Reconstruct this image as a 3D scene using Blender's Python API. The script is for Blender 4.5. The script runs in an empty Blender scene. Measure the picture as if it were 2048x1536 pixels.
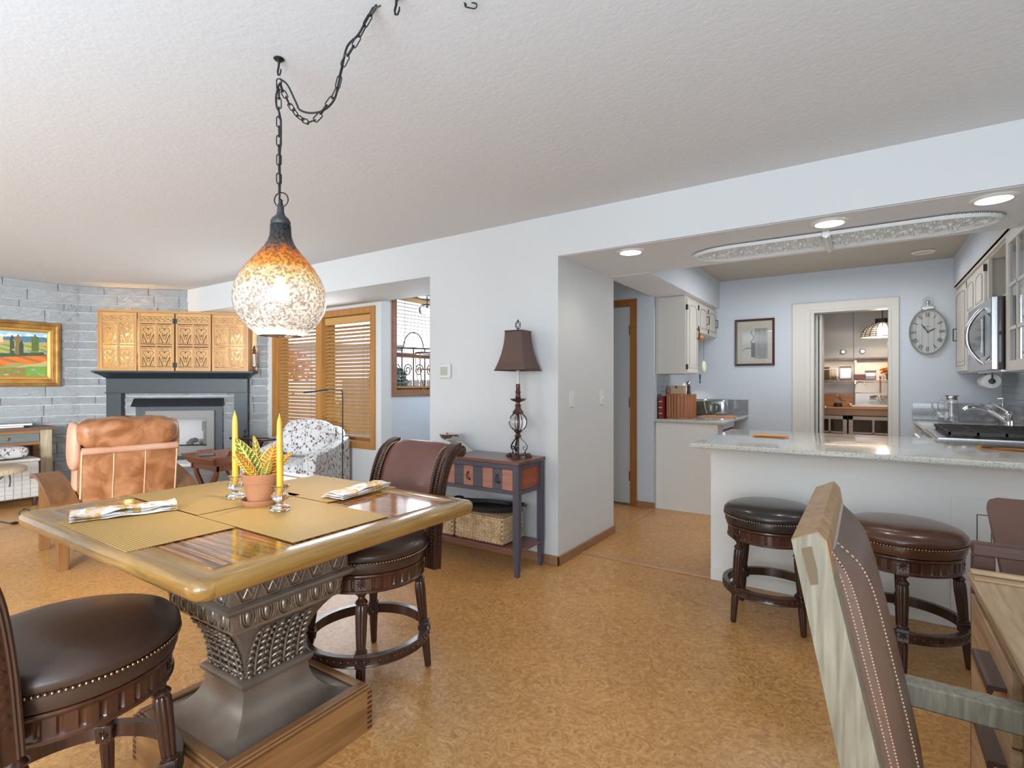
import bpy, math, random
import numpy as np
from mathutils import Vector, Matrix
random.seed(7)
PI = math.pi
SC = bpy.context.scene
COL = SC.collection
R = math.radians

# ---------------------------------------------------------------- camera, world, lights, exposure
CH = 1.262
cam_d = bpy.data.cameras.new('camera'); cam = bpy.data.objects.new('camera', cam_d); COL.objects.link(cam)
cam.location = (0, 0, CH); cam.rotation_euler = (R(90), 0, R(33.89))
cam_d.sensor_width = 36; cam_d.lens = 36 * 1051 / 2048; cam_d.clip_start = .05; cam_d.clip_end = 200
SC.camera = cam
SC.view_settings.view_transform = 'Standard'; SC.view_settings.look = 'None'
SC.view_settings.gamma = 1; SC.view_settings.use_curve_mapping = False
SC.view_settings.exposure = .42
w = bpy.data.worlds.new('world'); SC.world = w; w.use_nodes = True
nt = w.node_tree; nt.nodes.clear()
wo = nt.nodes.new('ShaderNodeOutputWorld'); bg = nt.nodes.new('ShaderNodeBackground')
tc = nt.nodes.new('ShaderNodeTexCoord'); sx = nt.nodes.new('ShaderNodeSeparateXYZ'); rp = nt.nodes.new('ShaderNodeValToRGB')
rp.color_ramp.elements[0].position = .0; rp.color_ramp.elements[0].color = (.93, .95, 1, 1)
rp.color_ramp.elements[1].position = .8; rp.color_ramp.elements[1].color = (.62, .76, 1, 1)
nt.links.new(tc.outputs['Generated'], sx.inputs[0]); nt.links.new(sx.outputs[2], rp.inputs[0])
nt.links.new(rp.outputs[0], bg.inputs[0]); bg.inputs[1].default_value = 2.0
nt.links.new(bg.outputs[0], wo.inputs[0])

def area(name, loc, rot, size, power, color=(1, 1, 1), spread=None):
    d = bpy.data.lights.new(name, 'AREA'); d.shape = 'RECTANGLE'; d.size = size[0]; d.size_y = size[1]
    d.energy = power; d.color = color
    if spread: d.spread = R(spread)
    o = bpy.data.objects.new(name, d); COL.objects.link(o); o.location = loc; o.rotation_euler = rot
    return o
def point(name, loc, power, color, rad=.03):
    d = bpy.data.lights.new(name, 'POINT'); d.energy = power; d.color = color; d.shadow_soft_size = rad
    o = bpy.data.objects.new(name, d); COL.objects.link(o); o.location = loc
    return o
def spot(name, loc, power, color, ang=130, rad=.05, rot=(0, 0, 0)):
    d = bpy.data.lights.new(name, 'SPOT'); d.energy = power; d.color = color; d.shadow_soft_size = rad
    d.spot_size = R(ang); d.spot_blend = .6
    o = bpy.data.objects.new(name, d); COL.objects.link(o); o.location = loc; o.rotation_euler = rot
    return o
DAY = (.81, .92, 1.0)
area('daylight_front_windows', (-5.5, -3.9, 1.45), (R(90), 0, 0), (2.0, 1.7), 36, DAY)
area('daylight_front_door', (.4, -3.9, 1.35), (R(90), 0, 0), (2.6, 2.0), 92, DAY)
area('right_side_fill', (2.5, -2.3, 1.5), (R(90), 0, R(90)), (2.2, 1.5), 34, DAY)  # added fill from the right for the brick; that wall has no window
area('ceiling_fill', (-.2, -1.9, .8), (R(180), 0, 0), (4.4, 2.6), 200, (.43, .71, 1))  # added fill aimed up at the ceiling, no real fixture
area('ceiling_fill_living', (-5.0, -1.8, .6), (R(180), 0, 0), (4.4, 2.6), 12, (.43, .71, 1))  # same added upward fill, for the living side
fl = area('living_room_fill', (.3, -3.5, 1.5), (0, 0, 0), (2.4, 1.6), 105, DAY, 62)  # added fill aimed at the brick walls, not a window
fl.rotation_euler = (Vector((-7.8, 2.2, .7)) - fl.location).to_track_quat('-Z', 'Y').to_euler()
area('daylight_nook_window', (-5.35, 3.80, 1.35), (R(-90), 0, 0), (1.6, 1.3), 22, DAY)
area('daylight_breakfast_window', (-4.25, 4.9, 1.75), (R(90), 0, R(-90)), (1.3, 1.0), 22, DAY)
for (dx, dy) in ((-1.305, 3.37), (-.162, 3.37), (.511, 3.37)):
    spot('downlight_beam', (dx, dy, 2.135), 6, (1, .96, .9), 140, .06)
spot('kitchen_tray_beam', (.44, 6.0, 2.45), 3, (1, .96, .9), 150, .06)
area('kitchen_up_fill', (-.4, 5.25, 1.0), (R(180), 0, 0), (1.0, .9), 6, (.90, .95, 1))  # added upward fill inside the kitchen, no lamp stands here
area('kitchen_down_fill', (-.4, 5.3, 2.4), (0, 0, 0), (1.2, 1.0), 17, (.92, .96, 1))  # added fill below the kitchen ceiling, not daylight
spot('under_cabinet_light', (-1.66, 6.28, 1.36), 2.2, (1, .95, .85), 110, .02)

# ---------------------------------------------------------------- materials
def _n(nt, t, **kw):
    n = nt.nodes.new(t)
    for k, v in kw.items(): setattr(n, k, v)
    return n
def M(name, col, rough=.5, metal=0., var=None, bump=None, coat=0., emis=None, trans=0., alpha=None, attr=False, spec=.5, ior=1.45, sheen=0.):
    """var = (colour2, scale, (sx,sy,sz), detail, lo, hi); bump = (scale, strength, distance, (sx,sy,sz))"""
    m = bpy.data.materials.new(name); m.use_nodes = True; nt = m.node_tree; L = nt.links
    b = nt.nodes['Principled BSDF']
    b.inputs['Roughness'].default_value = rough; b.inputs['Metallic'].default_value = metal
    b.inputs['Specular IOR Level'].default_value = spec; b.inputs['IOR'].default_value = ior
    b.inputs['Base Color'].default_value = (*col, 1)
    if coat: b.inputs['Coat Weight'].default_value = coat; b.inputs['Coat Roughness'].default_value = .08
    if trans: b.inputs['Transmission Weight'].default_value = trans
    if sheen: b.inputs['Sheen Weight'].default_value = sheen
    if alpha is not None: b.inputs['Alpha'].default_value = alpha
    if emis: b.inputs['Emission Color'].default_value = (*emis[0], 1); b.inputs['Emission Strength'].default_value = emis[1]
    base = None
    tc = _n(nt, 'ShaderNodeTexCoord')
    if attr:
        a = _n(nt, 'ShaderNodeAttribute'); a.attribute_name = 'Col'; base = a.outputs['Color']
        L.new(base, b.inputs['Base Color'])
    if var:
        mp = _n(nt, 'ShaderNodeMapping'); mp.inputs['Scale'].default_value = var[2]
        L.new(tc.outputs['Object'], mp.inputs[0])
        nz = _n(nt, 'ShaderNodeTexNoise'); nz.inputs['Scale'].default_value = var[1]
        nz.inputs['Detail'].default_value = var[3] if len(var) > 3 else 4
        if len(var) > 6: nz.inputs['Distortion'].default_value = var[6]
        L.new(mp.outputs[0], nz.inputs[0])
        r = _n(nt, 'ShaderNodeValToRGB')
        r.color_ramp.elements[0].position = var[4] if len(var) > 4 else .35
        r.color_ramp.elements[1].position = var[5] if len(var) > 5 else .65
        if attr:
            r.color_ramp.elements[0].color = (1, 1, 1, 1); r.color_ramp.elements[1].color = (*var[0], 1)
            mx = _n(nt, 'ShaderNodeMixRGB', blend_type='MULTIPLY'); mx.inputs[0].default_value = 1
            L.new(base, mx.inputs[1]); L.new(r.outputs[0], mx.inputs[2]); L.new(nz.outputs[0], r.inputs[0])
            L.new(mx.outputs[0], b.inputs['Base Color'])
        else:
            r.color_ramp.elements[0].color = (*col, 1); r.color_ramp.elements[1].color = (*var[0], 1)
            L.new(nz.outputs[0], r.inputs[0]); L.new(r.outputs[0], b.inputs['Base Color'])
    if bump:
        mp = _n(nt, 'ShaderNodeMapping')
        if len(bump) > 3: mp.inputs['Scale'].default_value = bump[3]
        L.new(tc.outputs['Object'], mp.inputs[0])
        nz = _n(nt, 'ShaderNodeTexNoise'); nz.inputs['Scale'].default_value = bump[0]; nz.inputs['Detail'].default_value = 4
        bp = _n(nt, 'ShaderNodeBump'); bp.inputs['Strength'].default_value = bump[1]
        bp.inputs['Distance'].default_value = bump[2] if len(bump) > 2 else .01
        L.new(mp.outputs[0], nz.inputs[0]); L.new(nz.outputs[0], bp.inputs['Height']); L.new(bp.outputs[0], b.inputs['Normal'])
    return m
def wood(name, a, c, axis=0, rough=.35, scale=6, coat=0., lo=.35, hi=.68, metal=0., stretch=.08, bumpy=.15, dist=.6):
    s = [1., 1., 1.]; s[axis] = stretch
    return M(name, a, rough, metal, var=(c, scale * 6, tuple(s), 6, lo, hi, dist), bump=(scale * 14, bumpy, .004, tuple(s)), coat=coat)

m_wall = M('white_wall_paint', (.61, .61, .60), .7, bump=(220, .06, .004))
m_ceil = M('ceiling_knockdown_paint', (.70, .70, .70), .8, bump=(42, .22, .006))
m_kwall = M('blue_grey_wall_paint', (.53, .56, .60), .7, bump=(220, .05, .004))
m_tray = M('taupe_ceiling_paint', (.40, .36, .30), .8)
m_white = M('white_enamel_paint', (.68, .665, .63), .4)
m_cream = M('cream_cabinet_paint', (.57, .53, .47), .45)
m_glaze = M('dark_glaze_line', (.10, .075, .055), .6)
m_brick = M('painted_white_stone_block', (.86, .86, .86), .7, bump=(16, 1.0, .06, (1, 1, 2.0)))
m_mortar = M('white_mortar', (.74, .74, .74), .9)
m_casing = wood('honey_wood_casing', (.36, .155, .035), (.44, .21, .06), 2, .35, 4)
m_casing_x = wood('honey_wood_casing_flat', (.36, .155, .035), (.44, .21, .06), 0, .35, 4)
m_slat = wood('honey_blind_slat', (.47, .24, .075), (.56, .31, .11), 0, .4, 3)
m_doorcase = wood('orange_door_casing', (.27, .095, .018), (.34, .13, .03), 2, .4, 4)
m_base = wood('brown_baseboard_wood', (.26, .125, .06), (.33, .17, .085), 0, .4, 4)
m_thresh = wood('pale_threshold_wood', (.47, .25, .12), (.55, .32, .17), 0, .35, 4)
m_dark = wood('espresso_stained_wood', (.030, .012, .008), (.060, .022, .012), 2, .25, 4, coat=.35)
m_dark_c = wood('reddish_brown_carved_wood', (.045, .016, .009), (.085, .030, .015), 2, .3, 5, coat=.3)
m_seat = M('brown_bonded_leather', (.052, .028, .019), .34, bump=(260, .12, .003), coat=.18)
m_back = M('oxblood_leather', (.115, .045, .035), .34, var=((.15, .062, .048), 3, (1, 1, 1)), bump=(240, .12, .003), coat=.12)
m_nail = M('antique_brass_nail', (.36, .24, .15), .3, 1.)
m_iron = M('blackened_iron', (.035, .033, .032), .45, .8)
m_black = M('matte_black_paint', (.018, .018, .02), .5)
m_blackgloss = M('black_glass_panel', (.012, .010, .009), .08, coat=.5)
m_steel = M('brushed_stainless_steel', (.55, .56, .58), .26, 1., bump=(90, .1, .002, (.03, 1, 1)))
m_chrome = M('polished_chrome', (.8, .8, .8), .06, 1.)
m_pane = M('thin_window_pane', (1, 1, 1), .02, trans=1., ior=1.12)
m_glass = M('clear_glass', (1, 1, 1), .02, trans=1., ior=1.45)
m_bronze = M('dark_bronze_pull', (.055, .042, .032), .4, .7)
m_leaf = M('printed_leaf_colours', (1, 1, 1), .45, attr=True)
m_print = M('flat_printed_colours', (1, 1, 1), .6, attr=True)
m_gloss_print = M('glossy_printed_colours', (1, 1, 1), .25, attr=True)

def floor_mat():
    m = bpy.data.materials.new('cork_floor'); m.use_nodes = True; nt = m.node_tree; L = nt.links; b = nt.nodes['Principled BSDF']
    tc = _n(nt, 'ShaderNodeTexCoord')
    n1 = _n(nt, 'ShaderNodeTexNoise'); n1.inputs['Scale'].default_value = 17; n1.inputs['Detail'].default_value = 7; n1.inputs['Distortion'].default_value = 2.8; n1.inputs['Roughness'].default_value = .72
    n2 = _n(nt, 'ShaderNodeTexNoise'); n2.inputs['Scale'].default_value = 90; n2.inputs['Detail'].default_value = 4; n2.inputs['Distortion'].default_value = 1
    n3 = _n(nt, 'ShaderNodeTexNoise'); n3.inputs['Scale'].default_value = 1.3; n3.inputs['Detail'].default_value = 3
    for n in (n1, n2, n3): L.new(tc.outputs['Object'], n.inputs[0])
    r1 = _n(nt, 'ShaderNodeValToRGB'); e = r1.color_ramp.elements
    e[0].position = .34; e[0].color = (.42, .185, .052, 1); e[1].position = .66; e[1].color = (.73, .41, .155, 1)
    x = e.new(.49); x.color = (.57, .285, .09, 1)
    L.new(n1.outputs[0], r1.inputs[0])
    r2 = _n(nt, 'ShaderNodeValToRGB'); e = r2.color_ramp.elements
    e[0].position = .33; e[0].color = (.55, .46, .38, 1); e[1].position = .42; e[1].color = (1, 1, 1, 1)
    L.new(n2.outputs[0], r2.inputs[0])
    mx = _n(nt, 'ShaderNodeMixRGB', blend_type='MULTIPLY'); mx.inputs[0].default_value = .8
    L.new(r1.outputs[0], mx.inputs[1]); L.new(r2.outputs[0], mx.inputs[2])
    r3 = _n(nt, 'ShaderNodeValToRGB'); e = r3.color_ramp.elements
    e[0].position = .3; e[0].color = (.86, .86, .86, 1); e[1].position = .7; e[1].color = (1.08, 1.06, 1.04, 1)
    L.new(n3.outputs[0], r3.inputs[0])
    m2 = _n(nt, 'ShaderNodeMixRGB', blend_type='MULTIPLY'); m2.inputs[0].default_value = 1
    L.new(mx.outputs[0], m2.inputs[1]); L.new(r3.outputs[0], m2.inputs[2]); L.new(m2.outputs[0], b.inputs['Base Color'])
    b.inputs['Roughness'].default_value = .30; b.inputs['Specular IOR Level'].default_value = .45
    bp = _n(nt, 'ShaderNodeBump'); bp.inputs['Strength'].default_value = .12; bp.inputs['Distance'].default_value = .004
    L.new(n2.outputs[0], bp.inputs['Height']); L.new(bp.outputs[0], b.inputs['Normal'])
    return m
m_floor = floor_mat()

def speck_mat(name, base, specks):
    m = bpy.data.materials.new(name); m.use_nodes = True; nt = m.node_tree; L = nt.links; b = nt.nodes['Principled BSDF']
    tc = _n(nt, 'ShaderNodeTexCoord'); prev = None
    rgb = _n(nt, 'ShaderNodeRGB'); rgb.outputs[0].default_value = (*base, 1); prev = rgb.outputs[0]
    for k, (c, sc, th) in enumerate(specks):
        mp = _n(nt, 'ShaderNodeMapping'); mp.inputs['Location'].default_value = (k * 3.1, k * 1.7, k)
        v = _n(nt, 'ShaderNodeTexNoise'); v.inputs['Scale'].default_value = sc; v.inputs['Detail'].default_value = 1.5
        L.new(tc.outputs['Object'], mp.inputs[0]); L.new(mp.outputs[0], v.inputs[0])
        r = _n(nt, 'ShaderNodeValToRGB'); r.color_ramp.interpolation = 'LINEAR'
        r.color_ramp.elements[0].position = th; r.color_ramp.elements[0].color = (0, 0, 0, 1)
        r.color_ramp.elements[1].position = th + .03; r.color_ramp.elements[1].color = (1, 1, 1, 1)
        L.new(v.outputs[0], r.inputs[0])
        mx = _n(nt, 'ShaderNodeMixRGB'); mx.inputs[2].default_value = (*c, 1)
        L.new(r.outputs[0], mx.inputs[0]); L.new(prev, mx.inputs[1]); prev = mx.outputs[0]
    L.new(prev, b.inputs['Base Color']); b.inputs['Roughness'].default_value = .12; b.inputs['Coat Weight'].default_value = .3
    return m
m_quartz = speck_mat('speckled_quartz', (.50, .485, .43), [((.30, .27, .23), 160, .60), ((.10, .085, .07), 120, .685), ((.75, .75, .70), 140, .67)])

# ---------------------------------------------------------------- mesh builder
class MB:
    def __init__(s): s.v = []; s.f = []; s.c = []; s.cur = None; s.X = None; s.mi = []; s.m = 0
    def add(s, vs, fs):
        o = len(s.v)
        if s.X is not None: vs = [tuple(s.X @ Vector(p)) for p in vs]
        s.v += [tuple(p) for p in vs]; s.f += [tuple(i + o for i in f) for f in fs]
        s.c += [s.cur] * len(fs); s.mi += [s.m] * len(fs)
        return s
    def box(s, x0, x1, y0, y1, z0, z1, b=0):
        if x0 > x1: x0, x1 = x1, x0
        if y0 > y1: y0, y1 = y1, y0
        if z0 > z1: z0, z1 = z1, z0
        if b <= 0:
            v = [(x, y, z) for z in (z0, z1) for y in (y0, y1) for x in (x0, x1)]
            return s.add(v, [(0, 2, 3, 1), (4, 5, 7, 6), (0, 1, 5, 4), (2, 6, 7, 3), (0, 4, 6, 2), (1, 3, 7, 5)])
        b = min(b, (x1 - x0) / 2.01, (y1 - y0) / 2.01, (z1 - z0) / 2.01)
        def ring(z, i):
            return [(x0 + i, y0 + b, z), (x0 + b, y0 + i, z), (x1 - b, y0 + i, z), (x1 - i, y0 + b, z), (x1 - i, y1 - b, z), (x1 - b, y1 - i, z), (x0 + b, y1 - i, z), (x0 + i, y1 - b, z)]
        v = ring(z0, b) + ring(z0 + b, 0) + ring(z1 - b, 0) + ring(z1, b)
        f = [tuple(range(7, -1, -1)), tuple(range(24, 32))]
        for k in range(3):
            for i in range(8):
                j = (i + 1) % 8; f.append((k * 8 + i, k * 8 + j, k * 8 + 8 + j, k * 8 + 8 + i))
        return s.add(v, f)
    def cbox(s, c, d, b=0): return s.box(c[0] - d[0] / 2, c[0] + d[0] / 2, c[1] - d[1] / 2, c[1] + d[1] / 2, c[2] - d[2] / 2, c[2] + d[2] / 2, b)
    def lathe(s, prof, n=32, cx=0, cy=0, cz=0, fn=None, cap=True, ax='z'):
        v = []; f = []; m = len(prof)
        for (r, z) in prof:
            for i in range(n):
                a = 2 * PI * i / n; rr = fn(r, a, z) if fn else r
                p = (rr * math.cos(a), rr * math.sin(a), z)
                if ax == 'x': p = (p[2], p[0], p[1])
                if ax == 'y': p = (p[0], p[2], p[1])
                v.append((p[0] + cx, p[1] + cy, p[2] + cz))
        for k in range(m - 1):
            for i in range(n):
                j = (i + 1) % n; q = (k * n + i, k * n + j, k * n + n + j, k * n + n + i)
                f.append(q)
        if cap:
            f.append(tuple(range(n - 1, -1, -1))); f.append(tuple(range((m - 1) * n, m * n)))
        return s.add(v, f)
    def tube(s, pts, r, n=8, closed=False, cap=True, flat=None):
        pts = [Vector(p) for p in pts]; N = len(pts); rs = r if isinstance(r, (list, tuple)) else [r] * N
        v = []; f = []; up = None
        for i, p in enumerate(pts):
            if closed: t = pts[(i + 1) % N] - pts[i - 1]
            else: t = pts[min(i + 1, N - 1)] - pts[max(i - 1, 0)]
            if t.length < 1e-9: t = Vector((0, 0, 1))
            t.normalize()
            if up is None:
                up = Vector((0, 0, 1)) if abs(t.z) < .9 else Vector((1, 0, 0))
                if flat is not None: up = Vector(flat)
            if flat is not None: up = Vector(flat)
            u = up - t * up.dot(t)
            if u.length < 1e-6: u = t.orthogonal()
            u.normalize(); w2 = t.cross(u); up = u
            for k in range(n):
                a = 2 * PI * k / n
                q = p + u * math.cos(a) * rs[i] * (s.fl if hasattr(s, 'fl') else 1) + w2 * math.sin(a) * rs[i]
                v.append(tuple(q))
        rng = N if closed else N - 1
        for i in range(rng):
            for k in range(n):
                a = i * n + k; b = i * n + (k + 1) % n; c = ((i + 1) % N) * n + (k + 1) % n; d = ((i + 1) % N) * n + k
                f.append((a, b, c, d))
        if cap and not closed:
            f.append(tuple(range(n - 1, -1, -1))); f.append(tuple(range((N - 1) * n, N * n)))
        return s.add(v, f)
    def strip(s, pts, w, t, up=(0, 0, 1), closed=False):
        """rectangular bar (w across, t along up-normal) swept along pts; up = direction of t roughly"""
        pts = [Vector(p) for p in pts]; N = len(pts); v = []; f = []
        for i, p in enumerate(pts):
            tt = (pts[(i + 1) % N] - pts[i - 1]) if closed else (pts[min(i + 1, N - 1)] - pts[max(i - 1, 0)])
            tt.normalize(); U = Vector(up); side = tt.cross(U).normalized(); nn = side.cross(tt).normalized()
            ww = w[i] if isinstance(w, (list, tuple)) else w
            th = t[i] if isinstance(t, (list, tuple)) else t
            for (a, b) in ((-1, -1), (1, -1), (1, 1), (-1, 1)): v.append(tuple(p + side * a * ww / 2 + nn * b * th / 2))
        for i in range(N if closed else N - 1):
            for k in range(4):
                j = (i + 1) % N; f.append((i * 4 + k, i * 4 + (k + 1) % 4, j * 4 + (k + 1) % 4, j * 4 + k))
        if not closed: f += [(3, 2, 1, 0), tuple((N - 1) * 4 + k for k in range(4))]
        return s.add(v, f)
    def prism(s, poly, a, b, plane='xy'):
        """extrude polygon from a to b along the axis normal to plane"""
        def P3(p, h): return (p[0], p[1], h) if plane == 'xy' else ((p[0], h, p[1]) if plane == 'xz' else (h, p[0], p[1]))
        n = len(poly); v = [P3(p, a) for p in poly] + [P3(p, b) for p in poly]
        f = [tuple(range(n - 1, -1, -1)), tuple(range(n, 2 * n))] + [(i, (i + 1) % n, n + (i + 1) % n, n + i) for i in range(n)]
        return s.add(v, f)
    def ell(s, c, r, n=12, m=8, rot=None):
        v = []; f = []
        Rm = rot if rot is not None else Matrix.Identity(3)
        for k in range(1, m):
            ph = PI * k / m
            for i in range(n):
                a = 2 * PI * i / n
                q = Rm @ Vector((r[0] * math.sin(ph) * math.cos(a), r[1] * math.sin(ph) * math.sin(a), r[2] * math.cos(ph)))
                v.append((c[0] + q.x, c[1] + q.y, c[2] + q.z))
        t = Rm @ Vector((0, 0, r[2])); o = len(v)
        v += [(c[0] + t.x, c[1] + t.y, c[2] + t.z), (c[0] - t.x, c[1] - t.y, c[2] - t.z)]
        for k in range(m - 2):
            for i in range(n):
                j = (i + 1) % n; f.append((k * n + i, (k + 1) * n + i, (k + 1) * n + j, k * n + j))
        for i in range(n):
            j = (i + 1) % n; f.append((o, i, j)); f.append((o + 1, (m - 2) * n + j, (m - 2) * n + i))
        return s.add(v, f)
    def sbox(s, c, d, p=4., n=20, m=12, rot=None, fn=None):
        """soft superellipsoid cushion"""
        v = []; f = []
        def sp(x, e): return math.copysign(abs(x) ** e, x)
        Rm = rot if rot is not None else Matrix.Identity(3); e = 2 / p
        for k in range(1, m):
            ph = PI * k / m - PI / 2
            for i in range(n):
                a = 2 * PI * i / n
                q = Vector((d[0] / 2 * sp(math.cos(ph), e) * sp(math.cos(a), e), d[1] / 2 * sp(math.cos(ph), e) * sp(math.sin(a), e), d[2] / 2 * sp(math.sin(ph), e)))
                if fn: q = fn(q)
                q = Rm @ q; v.append((c[0] + q.x, c[1] + q.y, c[2] + q.z))
        f.append(tuple(range(n - 1, -1, -1))); f.append(tuple(range((m - 2) * n, (m - 1) * n)))
        for k in range(m - 2):
            for i in range(n):
                j = (i + 1) % n; f.append((k * n + i, k * n + j, (k + 1) * n + j, (k + 1) * n + i))
        return s.add(v, f)
    def grid(s, nx, ny, fn, closed_x=False):
        v = [fn(i, j) for j in range(ny) for i in range(nx)]; f = []
        for j in range(ny - 1):
            for i in range(nx if closed_x else nx - 1):
                k = (i + 1) % nx; f.append((j * nx + i, j * nx + k, (j + 1) * nx + k, (j + 1) * nx + i))
        return s.add(v, f)
    def mesh(s, name, mats, smooth=None):
        me = bpy.data.meshes.new(name); me.from_pydata(s.v, [], s.f)
        for m in (mats if isinstance(mats, (list, tuple)) else [mats]): me.materials.append(m)
        if any(s.mi): me.polygons.foreach_set('material_index', s.mi)
        if any(c is not None for c in s.c):
            at = me.color_attributes.new('Col', 'FLOAT_COLOR', 'CORNER')
            buf = []
            for f, c in zip(s.f, s.c):
                c = c or (.5, .5, .5); buf += [c[0], c[1], c[2], 1.] * len(f)
            at.data.foreach_set('color', buf)
        me.update()
        if smooth is not None:
            me.polygons.foreach_set('use_smooth', [True] * len(me.polygons))
            try: me.set_sharp_from_angle(angle=R(smooth))
            except Exception: pass
        me.validate()
        return me
def put(name, me, parent=None, loc=(0, 0, 0), rot=(0, 0, 0)):
    o = bpy.data.objects.new(name, me); COL.objects.link(o); o.location = loc; o.rotation_euler = rot
    if parent is not None: o.parent = parent
    return o
def part(name, mb, mat, parent=None, smooth=None, loc=(0, 0, 0), rot=(0, 0, 0), label=None, kind=None):
    o = put(name, mb.mesh(name, mat, smooth), parent, loc, rot)
    if label: o['label'] = label
    if kind: o['kind'] = kind
    return o
def thing(name, label, cat, loc=(0, 0, 0), rz=0, group=None):
    o = bpy.data.objects.new(name, None); COL.objects.link(o); o.location = loc; o.rotation_euler = (0, 0, rz)
    o.empty_display_size = .1; o['label'] = label; o['category'] = cat
    if group: o['group'] = group
    return o
def single(name, mb, mat, label, cat, smooth=None, loc=(0, 0, 0), rot=(0, 0, 0), group=None):
    o = part(name, mb, mat, None, smooth, loc, rot); o['label'] = label; o['category'] = cat
    if group: o['group'] = group
    return o
def struct(name, mb, mat, smooth=None, parent=None):
    o = part(name, mb, mat, parent, smooth); o['kind'] = 'structure'; return o
def dup(root, loc, rz, label=None, group=None):
    r = root.copy(); COL.objects.link(r); r.location = loc; r.rotation_euler = (0, 0, rz)
    if label: r['label'] = label
    if group: r['group'] = group
    for ch in list(root.children):
        c = ch.copy(); COL.objects.link(c); c.parent = r
        for g in list(ch.children):
            d = g.copy(); COL.objects.link(d); d.parent = c
    return r
def B(*a, **k): return MB().box(*a, **k)
# ---------------------------------------------------------------- the room shell
XL, XR, YF, W0, W1, W2, HC, HB = -7.89, 2.6, -4.0, 3.209, 6.5, 3.89, 2.442, 2.152
struct('floor', MB().box(-8.3, 3, -4.3, 9.2, -.12, 0).box(-4.45, -1.9, 9.2, 9.3, -.12, 0), m_floor)
struct('ceiling', B(-8.3, 3, -4.3, W0 + .02, HC, HC + .12), m_ceil)
struct('ceiling_nook', MB().box(-6.6, -4.45, W0 + .02, 4.05, HC, HC + .12).box(-4.45, -1.77, W0 + .02, 9.2, HC, HC + .12), m_ceil)
struct('ceiling_kitchen', B(-1.9, 1.2, 4.0, 6.62, 2.465, 2.6), m_tray)
struct('wall_front', MB().box(-8.2, -6.6, YF - .15, YF, 0, HC).box(-3.2, -1.0, YF - .15, YF, 0, HC).box(1.8, 2.8, YF - .15, YF, 0, HC)
       .box(-6.6, -3.2, YF - .15, YF, 0, .55).box(-6.6, -3.2, YF - .15, YF, 2.3, HC).box(-1.0, 1.8, YF - .15, YF, 2.3, HC), m_wall)
struct('wall_right', B(XR, XR + .15, YF, W0, 0, HC), m_wall)
struct('wall_left', B(XL - .2, XL - .035, YF, 2.5, 0, HC), m_mortar)
# long wall: the pier with the thermostat, its return at the hall, the header over the nook opening and the kitchen beam
struct('wall_long', B(-2.967, -1.77, W0, 4.18, 0, HC), m_wall)
struct('wall_header', B(-7.3, -2.967, W0, W2, 2.147, HC + .02), m_wall)
struct('beam_kitchen', B(-1.77, 2.8, W0 + .0005, 4.08, HB, HC + .02), m_wall)
struct('beam_soffit', B(-1.77, 2.8, W0 + .02, 4.08, HB - .002, HB + .002), m_ceil)
struct('soffit_left', MB().box(-1.79, -1.42, 4.08, W1, HB - .002, 2.47), m_kwall)
struct('soffit_left_underside', B(-1.79, -1.421, 4.07, W1, HB - .004, HB - .001), m_ceil)
struct('soffit_right', B(.70, 1.1, 4.08, W1, 2.18, 2.47), m_kwall)
struct('wall_kitchen_left', B(-1.90, -1.77, 5.31, W1, 0, HC + .05), m_kwall)
struct('wall_kitchen_right', B(1.05, 1.2, W0 + .1, W1, 0, 2.5), m_kwall)
DX0, DX1, DZ = -.474, .209, 2.036
struct('wall_kitchen_back', MB().box(-1.9, DX0, W1, W1 + .12, 0, 2.5).box(DX1, 1.2, W1, W1 + .12, 0, 2.5).box(DX0, DX1, W1, W1 + .12, DZ, 2.5), m_kwall)
struct('wall_right_return', B(1.2, 2.8, W0 + .001, W0 + .15, 0, HB), m_wall)
# hall behind the pier, with the closet door
struct('wall_hall', MB().box(-2.01, -1.77, 5.2, 5.3, 0, HC + .02).box(-3.6, -2.77, 5.2, 5.3, 0, HC + .02).box(-2.77, -2.01, 5.2, 5.3, 2.07, HC + .02), m_kwall)
struct('wall_hall_side', B(-3.7, -3.6, 4.18, 5.3, 0, HC + .02), m_kwall)
d = struct('door_1', B(-2.765, -2.015, 5.215, 5.25, .025, 2.065), M('pale_grey_door_paint', (.52, .535, .55), .45))
dc = part('door_casing', MB().box(-2.015, -1.945, 5.185, 5.2, 0, 2.14).box(-2.835, -2.765, 5.185, 5.2, 0, 2.14).box(-2.765, -2.015, 5.185, 5.2, 2.07, 2.14), m_doorcase, d)
for z in (.26, 1.02, 1.77): part('hinge', MB().box(-2.03, -2.014, 5.196, 5.214, z, z + .1).lathe([(.006, 0), (.006, .1)], 8, -2.022, 5.194, z), m_bronze, d)
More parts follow.
